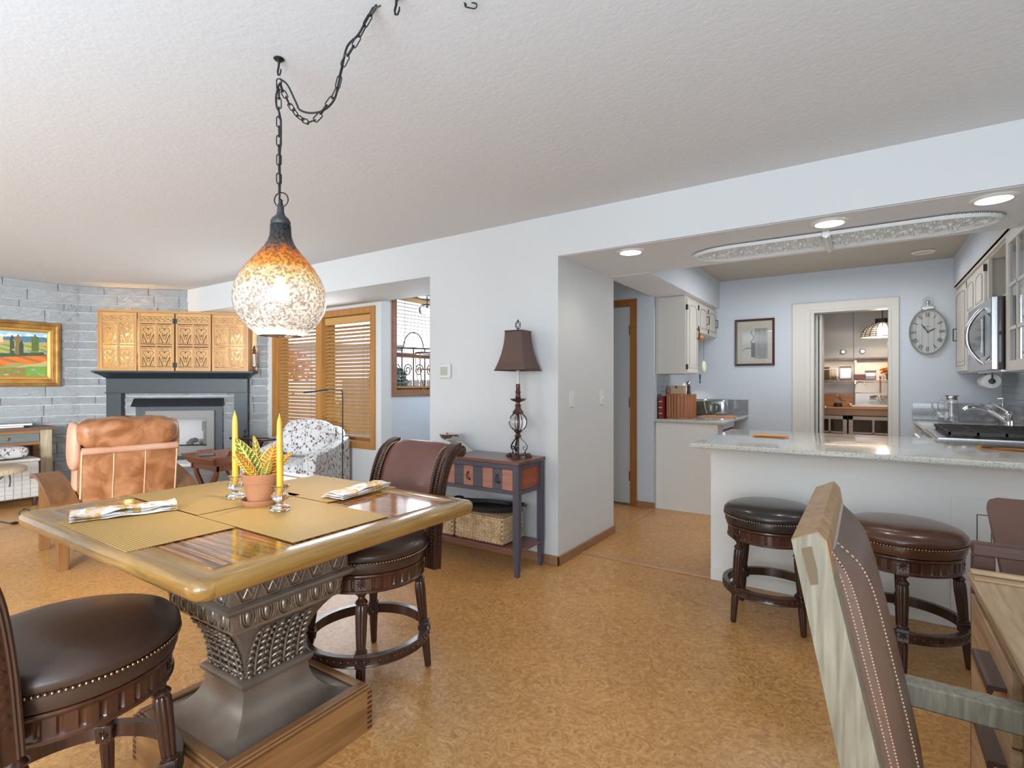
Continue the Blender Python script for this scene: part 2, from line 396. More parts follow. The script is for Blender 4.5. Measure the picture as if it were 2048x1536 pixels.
# brick walls: white stone-faced blocks laid in alternating thick and thin courses
def block_mesh(seed):
    rnd = random.Random(seed); mb = MB(); nx, nz = 11, 5
    def f(i, j):
        e = i in (0, nx - 1) or j in (0, nz - 1)
        return (i / (nx - 1), -(0.55 if e else (.52 + .30 * rnd.random() + .18 * math.sin(i * 1.3 + j * 1.9 + seed))), j / (nz - 1))
    mb.grid(nx, nz, f)
    mb.add([(0, -.55, 0), (1, -.55, 0), (1, -.55, 1), (0, -.55, 1), (0, 0, 0), (1, 0, 0), (1, 0, 1), (0, 0, 1)],
           [(0, 4, 5, 1), (1, 5, 6, 2), (2, 6, 7, 3), (3, 7, 4, 0)])
    return mb.mesh('stone_block', m_brick)
BLK = [block_mesh(k) for k in range(8)]
def courses(parent, s0, s1, z0, z1, seed, skip=(), flip=False, name='brick'):
    rnd = random.Random(seed); z = z0; k = 0
    while z < z1 - .02:
        h = (.128, .094)[k % 2]; h = min(h, z1 - z)
        s = s0 - (0, .21, .1, .31)[k % 4] - rnd.uniform(0, .06)
        while s < s1:
            ln = rnd.choice((.40, .44, .44, .28, .48)); 
            if s1 - (s + ln) < .13: ln = s1 - s + .001
            if s < s0 and s + ln - s0 < .12: ln += .12
            a, b = max(s, s0), min(s + ln, s1)
            if b - a > .03 and not any(a >= q[0] - .001 and b <= q[1] + .001 and z >= q[2] - .001 and z + h <= q[3] + .001 for q in skip):
                o = put(name, BLK[rnd.randrange(8)], parent, (a + .0035, 0, z + .0035)); o.scale = (b - a - .007, .052, h - .007)
            s += ln
        z += h; k += 1
P0 = (-7.877, 2.35); AW = 46.77
wl = bpy.data.objects['wall_left']
rl = bpy.data.objects.new('block_facing', None); COL.objects.link(rl); rl.parent = wl; rl.location = (XL - .035, -.25, 0); rl.rotation_euler = (0, 0, R(90)); rl['label'] = 'white painted stone block facing'
courses(rl, 0, 2.645, 0, HC, 3)
# angled chimney wall core (solid corner behind the blocks)
dv = (math.cos(R(AW)), math.sin(R(AW))); nv = (dv[1], -dv[0])
def aw(s, off=0): return (P0[0] + dv[0] * s + nv[0] * off, P0[1] + dv[1] * s + nv[1] * off)
core = MB().prism([aw(-.02, -.03), aw(2.14, -.03), (-6.43, 4.05), (-8.4, 4.05), (-8.4, 2.30)], 0, HC, 'xy')
wa = struct('wall_angled', core, m_mortar)
ra = bpy.data.objects.new('block_facing', None); COL.objects.link(ra); ra.parent = wa; ra.location = (*aw(0, -.03), 0); ra.rotation_euler = (0, 0, R(AW)); ra['label'] = 'white painted stone block facing'
courses(ra, .0, 2.2, 0, HC, 5, skip=((.62, 1.60, .25, 1.0), (.35, 1.9, 1.12, 1.36), (.25, 1.95, 0, .3)))
# window wall of the nook and window 1
def opening(x0, x1, z0, z1, X0, X1, y0, y1, ax='x', Z1=HC):
    mb = MB()
    for (a, b, c, e) in ((X0, x0, 0, Z1), (x1, X1, 0, Z1), (x0, x1, 0, z0), (x0, x1, z1, Z1)):
        if ax == 'x': mb.box(a, b, y0, y1, c, e)
        else: mb.box(y0, y1, a, b, c, e)
    return mb
struct('wall_nook', opening(-6.24, -4.46, .61, 2.05, -6.6, -4.3, W2, W2 + .15), m_wall)
struct('wall_breakfast', opening(4.10, 5.7, 1.18, 2.28, W2 + .15, 9.2, -4.45, -4.3, 'y'), m_kwall)
struct('wall_breakfast_end', B(-4.45, -1.77, 9.05, 9.2, 0, HC), m_kwall)
struct('wall_breakfast_side', B(-1.9, -1.77, 6.5, 9.2, 0, HC), m_kwall)
w1 = struct('window_1', MB().box(-6.30, -6.235, W2 - .02, W2, .55, 2.11).box(-4.455, -4.385, W2 - .02, W2, .55, 2.11)
            .box(-6.235, -4.455, W2 - .02, W2, 2.04, 2.11).box(-6.235, -4.455, W2 - .02, W2, .55, .62)
            .box(-5.40, -5.29, W2 - .018, W2 + .12, .62, 2.04).box(-6.24, -6.225, W2, W2 + .14, .61, 2.05).box(-4.47, -4.455, W2, W2 + .14, .61, 2.05)
            .box(-6.24, -4.455, W2, W2 + .14, 2.035, 2.05).box(-6.24, -4.455, W2, W2 + .14, .605, .625), m_casing)
part('pane', MB().box(-6.23, -5.4, W2 + .125, W2 + .13, .62, 2.04), m_pane, w1)
part('pane', MB().box(-5.29, -4.46, W2 + .125, W2 + .13, .62, 2.04), m_pane, w1)
part('sash_frame', MB().box(-6.23, -6.19, W2 + .11, W2 + .14, .62, 2.04).box(-5.44, -5.4, W2 + .11, W2 + .14, .62, 2.04).box(-5.29, -5.25, W2 + .11, W2 + .14, .62, 2.04)
     .box(-4.5, -4.46, W2 + .11, W2 + .14, .62, 2.04).box(-6.19, -5.44, W2 + .11, W2 + .14, .62, .66).box(-5.25, -4.5, W2 + .11, W2 + .14, .62, .66)
     .box(-6.19, -5.44, W2 + .11, W2 + .14, 2.0, 2.04).box(-5.25, -4.5, W2 + .11, W2 + .14, 2.0, 2.04), m_casing, w1)
m_brc = wood('red_brown_window_wood', (.20, .075, .03), (.26, .11, .05), 1, .35, 4)
w2 = struct('window_2', MB().box(-4.3, -4.28, 4.037, 4.10, 1.12, 2.34).box(-4.3, -4.28, 5.7, 5.77, 1.12, 2.34).box(-4.3, -4.28, 4.10, 5.7, 1.12, 1.19)
            .box(-4.3, -4.28, 4.10, 5.7, 2.27, 2.34).box(-4.44, -4.3, 4.10, 4.115, 1.18, 2.28).box(-4.44, -4.3, 5.685, 5.7, 1.18, 2.28)
            .box(-4.44, -4.3, 4.1, 5.7, 1.18, 1.2).box(-4.44, -4.3, 4.1, 5.7, 2.26, 2.28), m_brc)
part('sash_rail', B(-4.42, -4.385, 4.115, 5.685, 1.57, 1.62), m_brc, w2)
part('sash_frame', MB().box(-4.42, -4.385, 4.115, 4.155, 1.2, 2.26).box(-4.42, -4.385, 5.645, 5.685, 1.2, 2.26).box(-4.42, -4.385, 4.115, 5.685, 1.2, 1.24), m_brc, w2)
part('pane', B(-4.41, -4.405, 4.15, 5.65, 1.24, 1.57), m_pane, w2)
part('pane', B(-4.41, -4.405, 4.15, 5.65, 1.62, 2.26), m_pane, w2)
# blinds
def blind(label, along, x0, x1, yc, z0, z1, pitch, width, tilt, valance, mat, rail_label=None):
    t = thing('wooden_blind', label, 'blind', (x0, yc, z0) if along == 'x' else (yc, x0, z0), 0 if along == 'x' else R(90), 'wooden blinds in the nook windows')
    ln = x1 - x0; H = z1 - z0
    if valance: part('valance', MB().box(0, ln, -.035, -.015, H - .085, H, .004).box(0, .012, -.035, .02, H - .085, H), m_slat, t)
    part('head_rail', B(.005, ln - .005, -.012, .03, H - .045, H), m_slat, t)
    part('bottom_rail', B(.006, ln - .006, -.024, .024, .0, .022, .004), m_casing_x, t)
    me = MB().box(0, ln - .012, -width / 2, width / 2, -.0015, .0015).mesh('slat', mat)
    z = .06
    while z < H - (.1 if valance else .05):
        put('slat', me, t, (.006, 0, z), (R(tilt), 0, 0)); z += pitch
    c = MB()
    for q in (.14, .5, .86) if ln > 1 else (.16, .84):
        for yy in (-.027, .027): c.box(ln * q - .0012, ln * q + .0012, yy - .0012, yy + .0012, .01, H - .04)
    part('ladder_cord', c, M('tan_cord', (.35, .22, .1), .8) if 'tan_cord' not in bpy.data.materials else bpy.data.materials['tan_cord'], t)
    return t
blind('honey wooden blind in the tall nook window, the one next to the brick', 'x', -6.215, -5.41, W2 + .045, .635, 2.03, 0.0425, .05, 37, True, m_slat)
blind('honey wooden blind in the tall nook window, the one next to the wall corner', 'x', -5.28, -4.475, W2 + .045, .66, 2.03, 0.0425, .05, 39, True, m_slat)
m_greyslat = M('grey_brown_blind_slat', (.20, .15, .12), .5)
tb = blind('dark thin-slatted blind in the small side window, raised above the lower sash', 'y', 4.125, 5.675, -4.335, 1.215, 2.255, .041, .047, 4, False, m_greyslat)
part('tilt_wand', MB().tube([(.12, -.03, 1.0), (.12, -.03, .42)], .004, 6), m_greyslat, tb)
# baseboards and thresholds
struct('baseboard_long', MB().box(-2.967, -1.757, W0 - .013, W0, 0, .065, .003), m_base)
struct('baseboard_return', MB().box(-1.77, -1.757, W0 - .013, 4.193, 0, .065, .003), m_base)
struct('baseboard_hall', MB().box(-1.945, -1.757, 5.187, 5.2, 0, .065, .003), m_base)
struct('baseboard_nook', B(-6.4, -4.3, W2 - .012, W2, 0, .065), m_base)
struct('trim_1', MB().box(-1.757, -.829, 3.535, 3.60, 0, .008, .003), m_thresh)
struct('trim_2', MB().box(-1.80, -1.755, 4.193, 5.187, 0, .007, .003), m_thresh)
# cased doorway into the pantry (door_2 stands open inside)
CX0, CX1, CZ = -.662, .287, 2.132
tr = struct('trim_3', MB().box(CX0, DX0 - .015, W1 - .02, W1, 0, CZ, .004).box(DX1 + .01, CX1 - .005, W1 - .02, W1, 0, CZ, .004).box(CX0, CX1 - .005, W1 - .021, W1, DZ + .01, CZ, .004)
            .box(CX0 + .12, CX0 + .128, W1 - .026, W1 - .02, 0, DZ + .04).box(DX0 - .014, DX0 + .02, W1 - .016, W1 + .13, 0, DZ - .013).box(DX1 - .015, DX1 + .009, W1 - .016, W1 + .13, 0, DZ - .013)
            .box(DX0 - .016, DX1 + .011, W1 - .016, W1 + .13, DZ - .012, DZ + .012), M('cream_door_trim_paint', (.60, .565, .51), .45))
# pantry shell
struct('wall_pantry', MB().box(-1.5, 1.2, 8.62, 8.75, 0, 2.5).box(-1.6, -1.5, 6.62, 8.75, 0, 2.5).box(1.0, 1.1, 6.62, 8.75, 0, 2.5), m_kwall)
struct('ceiling_pantry', B(-1.6, 1.2, 6.62, 8.75, 2.42, 2.5), m_wall)
# window frames behind the viewer, so daylight comes through real openings
for (a, b, z0, z1, n) in ((-6.6, -3.2, .55, 2.3, 'window_3'), (-1.0, 1.8, 0, 2.3, 'window_4')):
    mb = MB().box(a, a + .06, YF - .12, YF + .01, z0, z1).box(b - .06, b, YF - .12, YF + .01, z0, z1).box(a, b, YF - .12, YF + .01, z1 - .06, z1).box(a, b, YF - .12, YF + .01, z0, z0 + .06)
    for q in (1 / 3, 2 / 3): mb.box(a + (b - a) * q - .03, a + (b - a) * q + .03, YF - .1, YF - .05, z0, z1)
    struct(n, mb, m_casing)
# electrical plates on the walls
def switch(label, x, y, z, w_, kind):
    t = thing('light_switch', label, 'switch', (x, y, z), 0)
    part('wall_plate', MB().box(0, .006, -w_ / 2, w_ / 2, -.058, .058, .002), m_white, t)
    if kind == 'rocker': part('rocker', MB().box(.006, .009, -.015, .015, -.032, .032, .001), m_white, t)
    else: part('dimmer_lever', MB().box(.006, .009, -.02, .02, -.034, .034).box(.009, .02, -.004, .004, -.01, .012), m_white, t)
switch('white rocker light switch on the return wall, nearer the lamp table', -1.77, 3.41, 1.153, .072, 'rocker')
switch('white toggle light switch on the return wall, nearer the hall', -1.77, 3.934, 1.153, .08, 'lever')
t = thing('thermostat', 'square white thermostat with a grey screen on the wall above the console', 'thermostat', (-2.794, W0, 1.366))
part('housing', MB().box(-.06, .06, -.022, 0, -.058, .058, .008), m_white, t, 40)
part('screen', MB().box(-.042, .035, -.0235, -.021, -.035, .035), M('grey_green_lcd', (.42, .45, .38), .15), t)
# ---------------------------------------------------------------- dining table
m_oak = wood('golden_oak_edge', (.23, .115, .028), (.38, .215, .062), 0, .2, 5, coat=.45, dist=1.4, bumpy=.03)
m_oak_y = wood('golden_oak_edge_cross', (.23, .115, .028), (.38, .215, .062), 1, .2, 5, coat=.45, dist=1.4, bumpy=.03)
m_plinth = wood('figured_ash_plinth', (.20, .085, .03), (.33, .165, .062), 0, .35, 2.2, dist=2.2)
m_plinth_y = wood('figured_ash_plinth_cross', (.20, .085, .03), (.33, .165, .062), 1, .35, 2.2, dist=2.2)
m_inlay = M('striped_rosewood_inlay', (.045, .018, .010), .10, var=((.50, .19, .05), 24, (.13, 5.5, 1), 6, .40, .60, .7), coat=.55)
m_pew = M('antiqued_bronze_metal', (.20, .155, .12), .34, .6, var=((.30, .245, .20), 5, (1, 1, 1)), bump=(60, .05, .003))
TX, TY, TH = -1.772, 1.035, .835
tb = thing('dining_table', 'counter-height dining table with a striped glossy wood top on a carved metal pedestal', 'table', (TX, TY, 0), R(.8))
def rrect(hx, hy, r, n=6):
    p = []
    for (sx_, sy_, a0) in ((1, 1, 0), (-1, 1, 90), (-1, -1, 180), (1, -1, 270)):
        for k in range(n + 1):
            a = R(a0 + 90 * k / n); p.append((sx_ * (hx - r) + r * math.cos(a), sy_ * (hy - r) + r * math.sin(a)))
    return p
HX, HY = .592, .497
mb = MB(); rings = []
prof = [(-.085, TH - .002), (-.080, TH), (-.02, TH), (-.008, TH - .003), (-.001, TH - .012), (0, TH - .022), (-.002, TH - .034), (-.012, TH - .046), (-.028, TH - .052), (-.10, TH - .052)]
n0 = None
for (o, z) in prof:
    rr = max(.045 + o, .004); p = rrect(HX + o, HY + o, rr); n0 = len(p); rings.append([(x, y, z) for x, y in p])
vs = [q for r_ in rings for q in r_]; fs = []
for k in range(len(rings) - 1):
    for i in range(n0):
        j = (i + 1) % n0; fs.append((k * n0 + i, (k + 1) * n0 + i, (k + 1) * n0 + j, k * n0 + j))
mb.add(vs, fs)
mi = []
for f in mb.f:   # grain runs along each rail
    c = [sum(mb.v[i][k] for i in f) / len(f) for k in (0, 1)]
    mi.append(1 if abs(c[0]) / HX * .82 > abs(c[1]) / HY - (.1 if abs(c[0]) > HX - .09 and abs(c[1]) < HY - .09 else 0) else 0)
mb.mi = mi
part('tabletop_rail', mb, [m_oak, m_oak_y], tb, 50)
part('tabletop_underside', B(-HX + .09, HX - .09, -HY + .09, HY - .09, TH - .05, TH - .03), m_plinth, tb)
mb = MB()
mb.box(-HX + .084, HX - .084, -HY + .084, HY - .084, TH - .03, TH - .002)
part('inlay_panel', mb, m_inlay, tb, label='glossy striped dark wood panel')
# pedestal: wooden plinth box
PH = .275; px0 = .012
def sidebox(mb, k, a0, a1, d0, d1, z0, z1, b=0):  # box on side k; a along the side, d outwards
    c, s_ = ((1, 0), (0, 1), (-1, 0), (0, -1))[k]
    xs = (c * d0 - s_ * a0, c * d1 - s_ * a1); ys = (s_ * d0 + c * a0, s_ * d1 + c * a1)
    mb.box(min(xs), max(xs), min(ys), max(ys), z0, z1, b)
for k in range(4):
    q0, q1, q2 = (PH, PH - .006, PH - .012) if k % 2 == 0 else (PH - .0302, PH - .0362, PH - .0452)
    mb = MB(); sidebox(mb, k, -q0, q0, PH - .03, PH, 0, .148)
    sidebox(mb, k, -q1, q1, PH - .036, PH - .006, .148, .158, .003); sidebox(mb, k, -q2, q2, PH - .045, PH - .012, .158, .167, .003)
    part('plinth_board', mb, m_plinth if k % 2 else m_plinth_y, tb)
JT = MB().box(-.0012, .0012, -.010, .010, 0, .008).mesh('plinth_joint', m_dark_c)
for (sx_, sy_) in ((1, 1), (1, -1), (-1, -1)):
    for q in range(8):
        put('plinth_joint', JT, tb, (sx_ * PH, sy_ * (PH - .012), .008 + q * .018)); put('plinth_joint', JT, tb, (sx_ * (PH - .012), sy_ * PH, .008 + q * .018), (0, 0, PI / 2))
def sqlathe(mb, prof, sub=6, pinch=0.):
    """square loft: prof = (half width, z)"""
    v = []; n = sub * 4
    for (h, z) in prof:
        for i in range(n):
            k, t = divmod(i, sub); a = -1 + 2 * t / sub
            c, s_ = ((1, 0), (0, 1), (-1, 0), (0, -1))[k]
            d = h * (1 - pinch * (1 - a * a)) if pinch else h
            v.append((c * d - s_ * a * h, s_ * d + c * a * h, z))
    f = []
    for k in range(len(prof) - 1):
        for i in range(n):
            j = (i + 1) % n; f.append((k * n + i, k * n + j, (k + 1) * n + j, (k + 1) * n + i))
    f.append(tuple(range(n - 1, -1, -1))); f.append(tuple(range((len(prof) - 1) * n, len(prof) * n)))
    return mb.add(v, f)
sk = [(.232, .150), (.232, .156)] + [(.118 + .114 * (1 - math.sin(t * PI / 2)) ** 1.1, .158 + .122 * t ** 1.9 + .006 * t) for t in [k / 12 for k in range(13)]]
part('metal_skirt', sqlathe(MB(), sk), m_pew, tb, 30)
part('lower_moulding', sqlathe(MB(), [(.112, .276), (.126, .280), (.131, .288), (.131, .296), (.124, .304), (.110, .308)]), m_pew, tb, 40)
def drumw(z):
    t = (z - .30) / (.50 - .30); t = max(0, min(1, t)); return .106 + .004 * t + .072 * t ** 2.6
part('drum', sqlathe(MB(), [(drumw(.30 + .2 * k / 12), .30 + .2 * k / 12) for k in range(13)] + [(.186, .503), (.196, .506), (.198, .515)]), m_pew, tb, 30)
part('ovolo_band', sqlathe(MB(), [(.196, .504), (.197, .53), (.202, .562), (.205, .568)]), m_pew, tb, 40)
part('cap_moulding', sqlathe(MB(), [(.20, .566), (.218, .570), (.226, .577), (.231, .584), (.229, .592), (.222, .597), (.215, .600)]), m_pew, tb, 40)
part('frieze_block', sqlathe(MB(), [(.213, .596), (.214, .66), (.220, .745), (.226, .784)]), m_pew, tb, 40)
# acanthus plumes: one mesh, placed on the four faces
def plume():
    mb = MB(); W_ = .053
    def S(u, z, o): return (u, -(drumw(z) + o), z)
    z0, z1 = .312, .478
    mb.tube([S(0, z0 + (z1 - z0) * k / 10, .006 + .004 * math.sin(k / 10 * PI)) for k in range(11)], [.004] * 8 + [.0035, .003, .002], 6)
    for k in range(7):
        t = k / 6; zc = z0 + .016 + (z1 - z0 - .028) * t; wv = W_ * (.5 - .17 * t)
        for sg in (-1, 1):
            pts = []; rad = []
            for q in range(8):
                s_ = q / 7; a = s_ * PI * .95
                pts.append(S(sg * (wv * math.sin(a * .62) + .001), zc - .012 + .021 * math.sin(a * .8) - .014 * s_ * s_, .003 + .009 * math.sin(s_ * PI * .9)))
                rad.append(.0025 + .0034 * math.sin(PI * min(1, s_ * 1.15)) + (.0012 if q == 7 else 0))
            mb.tube(pts, rad, 6)
    for sg in (-1, 1): mb.ell(S(sg * W_ * .33, z0 - .002, .007), (.007, .006, .007), 8, 6)
    for sg in (-1, 0, 1): mb.tube([S(sg * .004, z1 - .01, .006), S(sg * .011, z1 + .012 - abs(sg) * .004, .012)], [.004, .0022], 6)
    return mb.mesh('acanthus_plume', m_pew, 60)
PM = plume()
def egg():
    mb = MB(); 
    def U(wd, dp, r, zt): 
        return [(-wd, -.002, zt)] + [(-wd * math.cos(a), -.004, zt - dp * .45 - dp * .55 * math.sin(a)) for a in [PI * k / 10 for k in range(11)]] + [(wd, -.002, zt)]
    mb.tube(U(.0245, .048, 0, .564), .0032, 6); mb.tube(U(.016, .036, 0, .562), .0022, 6)
    mb.ell((0, -.001, .545), (.0105, .008, .02), 10, 8)
    mb.tube([(.0305, -.001, .566), (.0305, -.004, .54), (.0305, -.001, .516)], [.003, .0025, .001], 6)
    for q in (-1, 0, 1): mb.ell((q * .011, -.003, .5685), (.0045, .0045, .004), 8, 6)
    return mb.mesh('egg_and_dart', m_pew, 60)
EG = egg()
def hexx():
    mb = MB(); h = .052; r = .0032
    P_ = [(h * .62 * math.cos(R(60 * k + 0)), -.004, .05 * math.sin(R(60 * k + 0))) for k in range(6)]
    P_ = [(-.036, -.003, 0), (-.02, -.004, .038), (.02, -.004, .038), (.036, -.003, 0), (.02, -.004, -.038), (-.02, -.004, -.038)]
    mb.tube(P_, r, 6, closed=True)
    mb.tube([(-.013, -.003, .024), (.013, -.006, -.024)], .0022, 5); mb.tube([(.013, -.003, .024), (-.013, -.006, -.024)], .0022, 5)
    mb.tube([(-.024, -.002, 0), (-.013, -.003, .024)], .0018, 5); mb.tube([(.024, -.002, 0), (.013, -.003, .024)], .0018, 5)
    mb.tube([(-.024, -.002, 0), (-.013, -.003, -.024)], .0018, 5); mb.tube([(.024, -.002, 0), (.013, -.003, -.024)], .0018, 5)
    return mb.mesh('hexagon_relief', m_pew, 60)
HX_ = hexx()
for k in range(4):
    rz = PI / 2 * k; c, s_ = math.cos(rz), math.sin(rz)
    for q in range(4):
        u = (-.0795 + .053 * q) * .98; put('acanthus_plume', PM, tb, (u * c, u * s_, 0), (0, 0, rz))
    for q in range(6):
        u = -.1525 + .061 * q; d_ = -.200; put('egg_and_dart', EG, tb, (u * c - d_ * s_, u * s_ + d_ * c, 0), (0, 0, rz))
    for q in range(5):
        u = -.164 + .082 * q; d_ = -.2145; put('hexagon_relief', HX_, tb, (u * c - d_ * s_, u * s_ + d_ * c, .642), (R(2), 0, rz))
# ---------------------------------------------------------------- swivel stools
def fluted(n, depth):
    return lambda r, a, z: r * (1 - depth * (.5 + .5 * math.cos(n * a)) ** 2)
def leg_mesh(zt):
    mb = MB()
    # block with rosette at the top
    mb.cbox((0, 0, .47), (.05, .05, .082), .003)
    mb.lathe([(.024, .43), (.022, .424), (.015, .418), (.014, .408), (.022, .400), (.025, .394), (.023, .388), (.019, .384)], 20, cap=False)
    mb.lathe([(.0195, .386), (.0235, .376), (.024, .34), (.0215, .27), (.019, .222), (.018, .214)], 40, fn=fluted(8, .18), cap=False)
    mb.lathe([(.018, .214), (.022, .210), (.022, .205), (.02, .202)], 20, cap=False)
    mb.cbox((0, 0, .176), (.046, .046, .056), .003)
    mb.lathe([(.019, .15), (.021, .144), (.019, .138)], 20, cap=False)
    mb.lathe([(.0185, .14), (.0195, .125), (.015, .02), (.0145, .003), (.012, 0)], 40, fn=fluted(8, .15))
    for (zc, rr) in ((.47, .021), (.176, .015)):
        for sx_ in (1, -1):
            for ax in (0, 1):
                d_ = .0255 if zc > .3 else .0235
                def PT(a, b, o): return ((sx_ * (d_ + o), a, zc + b) if ax == 0 else (a, sx_ * (d_ + o), zc + b))
                for k in range(8):
                    a = PI / 4 * k
                    mb.tube([PT(.004 * math.cos(a), .004 * math.sin(a), .0005), PT(rr * .6 * math.cos(a), rr * .6 * math.sin(a), .002), PT(rr * math.cos(a), rr * math.sin(a), -.001)], [.0014, .0028, .0008], 5)
                mb.ell(PT(0, 0, 0), (.004, .004, .004), 8, 6)
    return mb.mesh('leg', m_dark, 40)
LEG = leg_mesh(.51)
def stool(name, label, cat, loc, rz, k=1.0, back=False, group=None, seatmat=None):
    t = thing(name, label, cat, loc, rz, group); seatmat = seatmat or m_seat
    rt, rf = .208 * k, .252 * k; tilt = math.atan2(rf - rt, .45)
    for q in range(4):
        a = R(45 + 90 * q); rm = rt - (rf - rt) * 0
        o = put('leg', LEG, t, (rf * math.cos(a), rf * math.sin(a), .002))
        o.rotation_euler = (Matrix.Rotation(a, 3, 'Z') @ Matrix.Rotation(-tilt, 3, 'Y')).to_euler()
    # apron ring with routed slots
    ns = 38; ra_ = .236 * k
    def fa(i, j):
        th = 2 * PI * i / (ns * 8); ph = (i % 8) / 8.
        z = (.428, .432, .436, .442, .446, .452, .484, .490, .494, .500, .506, .510)[j]
        r = (ra_ - .03, ra_ - .004, ra_, ra_, ra_ - .004, ra_ - .004, ra_ - .004, ra_ - .004, ra_, ra_ + .003, ra_ + .002, ra_ - .03)[j]
        if j in (5, 6) and ph in (3 / 8, 4 / 8) : r -= .007
        return (r * math.cos(th), r * math.sin(th), z)
    part('apron', MB().grid(ns * 8, 12, fa, True), m_dark_c, t, 35)
    part('swivel_plate', MB().lathe([(.13 * k, .43), (.2 * k, .436), (.2 * k, .52), (.1, .522)], 32), m_black, t)
    part('seat_band', MB().lathe([(ra_ - .03, .511), (ra_ + .006, .512), (ra_ + .010, .52), (ra_ + .011, .548), (ra_ + .009, .556), (ra_ - .03, .557)], 64), seatmat, t, 40, label='leather-wrapped band under the cushion')
    rs = ra_ + .013
    part('seat_cushion', MB().lathe([(rs - .02, .553), (rs - .003, .556), (rs + .004, .566), (rs + .001, .584), (rs - .016, .602), (rs - .05, .614), (rs - .10, .620), (rs - .17, .623), (.01, .624)], 64), seatmat, t, 60)
    nb = MB()
    nn = int(2 * PI * rs / .0122)
    for q in range(nn):
        a = 2 * PI * q / nn; nb.ell(((rs + .001) * math.cos(a), (rs + .001) * math.sin(a), .5545), (.0052, .0052, .0052), 6, 4)
    part('nailhead_trim', nb, m_nail, t, 80, kind='stuff')
    # foot ring
    rr = .245 * k
    def fr(r0, r1, z0, z1): return MB().lathe([(r0, z0), (r1, z0), (r1 + .003, z0 + .004), (r1, z0 + .01), (r1, z1 - .01), (r1 + .003, z1 - .004), (r1, z1), (r0, z1), (r0, z0)], 72, cap=False)
    fm = fr(rr - .012, rr + .012, .152, .196)
    for q in range(56):
        a = 2 * PI * (q + .5) / 56; fm.ell(((rr + .0125) * math.cos(a), (rr + .0125) * math.sin(a), .174), (.004, .004, .0075), 6, 4)
    part('foot_ring', fm, m_dark, t, 40)
    if back:
        path = [(-.195, .44), (-.20, .52), (-.207, .62), (-.218, .72), (-.232, .80), (-.255, .868), (-.285, .922), (-.322, .953), (-.358, .962)]
        def crv(s_):
            f_ = s_ * (len(path) - 1); i = min(int(f_), len(path) - 2); u = f_ - i
            p0 = path[max(i - 1, 0)]; p1 = path[i]; p2 = path[i + 1]; p3 = path[min(i + 2, len(path) - 1)]
            return tuple(.5 * (2 * p1[c] + (p2[c] - p0[c]) * u + (2 * p0[c] - 5 * p1[c] + 4 * p2[c] - p3[c]) * u * u + (3 * p1[c] - p0[c] - 3 * p2[c] + p3[c]) * u ** 3) for c in (0, 1))
        for sg in (-1, 1):
            mb = MB(); X_ = .208 * sg
            pts = [crv(q / 24) for q in range(25)]
            # S-shaped board with raised edge beads and a carved rope down its face
            mb.strip([(X_, y, z) for y, z in pts], .052, [.036 + .016 * max(0, (q - 14) / 10) for q in range(25)], (0, 1, 0))
            for e in (-.024, 0.024): mb.tube([(X_ + e, y + .02 + .004, z + .006) for y, z in pts], .006, 6)
            for e in (-1, 1): mb.tube([(X_ + sg * .026, y + e * .016, z + e * .004) for y, z in pts], .0042, 6)
            for q in range(44):
                y, z = crv(.12 + .86 * q / 44); mb.ell((X_, y + .0215, z + .004), (.0095, .006, .0068), 6, 4, Matrix.Rotation(.6 * sg, 3, 'Y'))
                if q % 2 == 0: mb.ell((X_ + sg * .027, y, z), (.003, .008, .009), 6, 4)
            y, z = crv(1.); mb.lathe([(.008, -.028), (.026, -.026), (.029, -.015), (.029, .015), (.026, .026), (.008, .028)], 20, X_, y - .004, z - .016, ax='x')
            part('back_post', mb, m_dark, t, 40)
        mb = MB(); nx, ns2 = 13, 26
        def fb(off):
            def g(i, j):
                u = -1 + 2 * i / (nx - 1); s_ = .20 + .80 * j / (ns2 - 1); y, z = crv(s_); y2, z2 = crv(min(1, s_ + .01)); y1, z1 = crv(s_ - .01)
                ty, tz = y2 - y1, z2 - z1; l = math.hypot(ty, tz) or 1; ny_, nz_ = tz / l, -ty / l
                edge = (1 - abs(u) ** 5) * (1 - abs(2 * j / (ns2 - 1) - 1) ** 9)
                o = off * (.35 + .65 * edge) if off > 0 else off
                return (u * .183, y + ny_ * o, z + nz_ * o)
            return g
        mb.grid(nx, ns2, fb(.030)); mb.grid(nx, ns2, fb(-.012))
        for i in range(nx - 1):
            for j in (0, ns2 - 1):
                a, b, c, d_ = fb(.030)(i, j), fb(.030)(i + 1, j), fb(-.012)(i + 1, j), fb(-.012)(i, j); mb.add([a, b, c, d_], [(0, 1, 2, 3)])
        y, z = crv(1.); mb.lathe([(.024, -.183), (.024, .183)], 16, 0, y - .004, z - .018, ax='x')
        part('back_upholstery', mb, m_back, t, 60)
        nb = MB()
        for sg in (-1, 1):
            for q in range(40):
                y, z = crv(.22 + .76 * q / 40); nb.ell((sg * .174, y + .026, z + .009), (.0045, .0045, .0045), 6, 4)
        part('back_nailhead_trim', nb, m_nail, t, 80, kind='stuff')
        part('lower_back_rail', MB().box(-.2, .2, -.215, -.185, .50, .535, .004), m_dark, t)
    return t
stool('swivel_stool', 'dark swivel counter stool with scrolled leather back tucked behind the table by the console', 'stool', (-1.815, 1.565, 0), R(178), 1.04, True)
stool('swivel_stool', 'dark swivel counter stool with brown seat in the near left corner, before the table', 'stool', (-1.785, .505, 0), R(6), 1.04, True)
m_seatg = M('black_brown_leather', (.028, .022, .020), .26, bump=(260, .1, .003), coat=.2)
stool('backless_stool', 'round backless counter stool with near-black seat at the open end of the kitchen counter', 'stool', (-.425, 3.14, 0), R(3), .92, False, 'backless stools at the kitchen counter', m_seatg)
m_seatc = M('copper_brown_leather', (.085, .032, .016), .25, bump=(260, .1, .003), coat=.25)
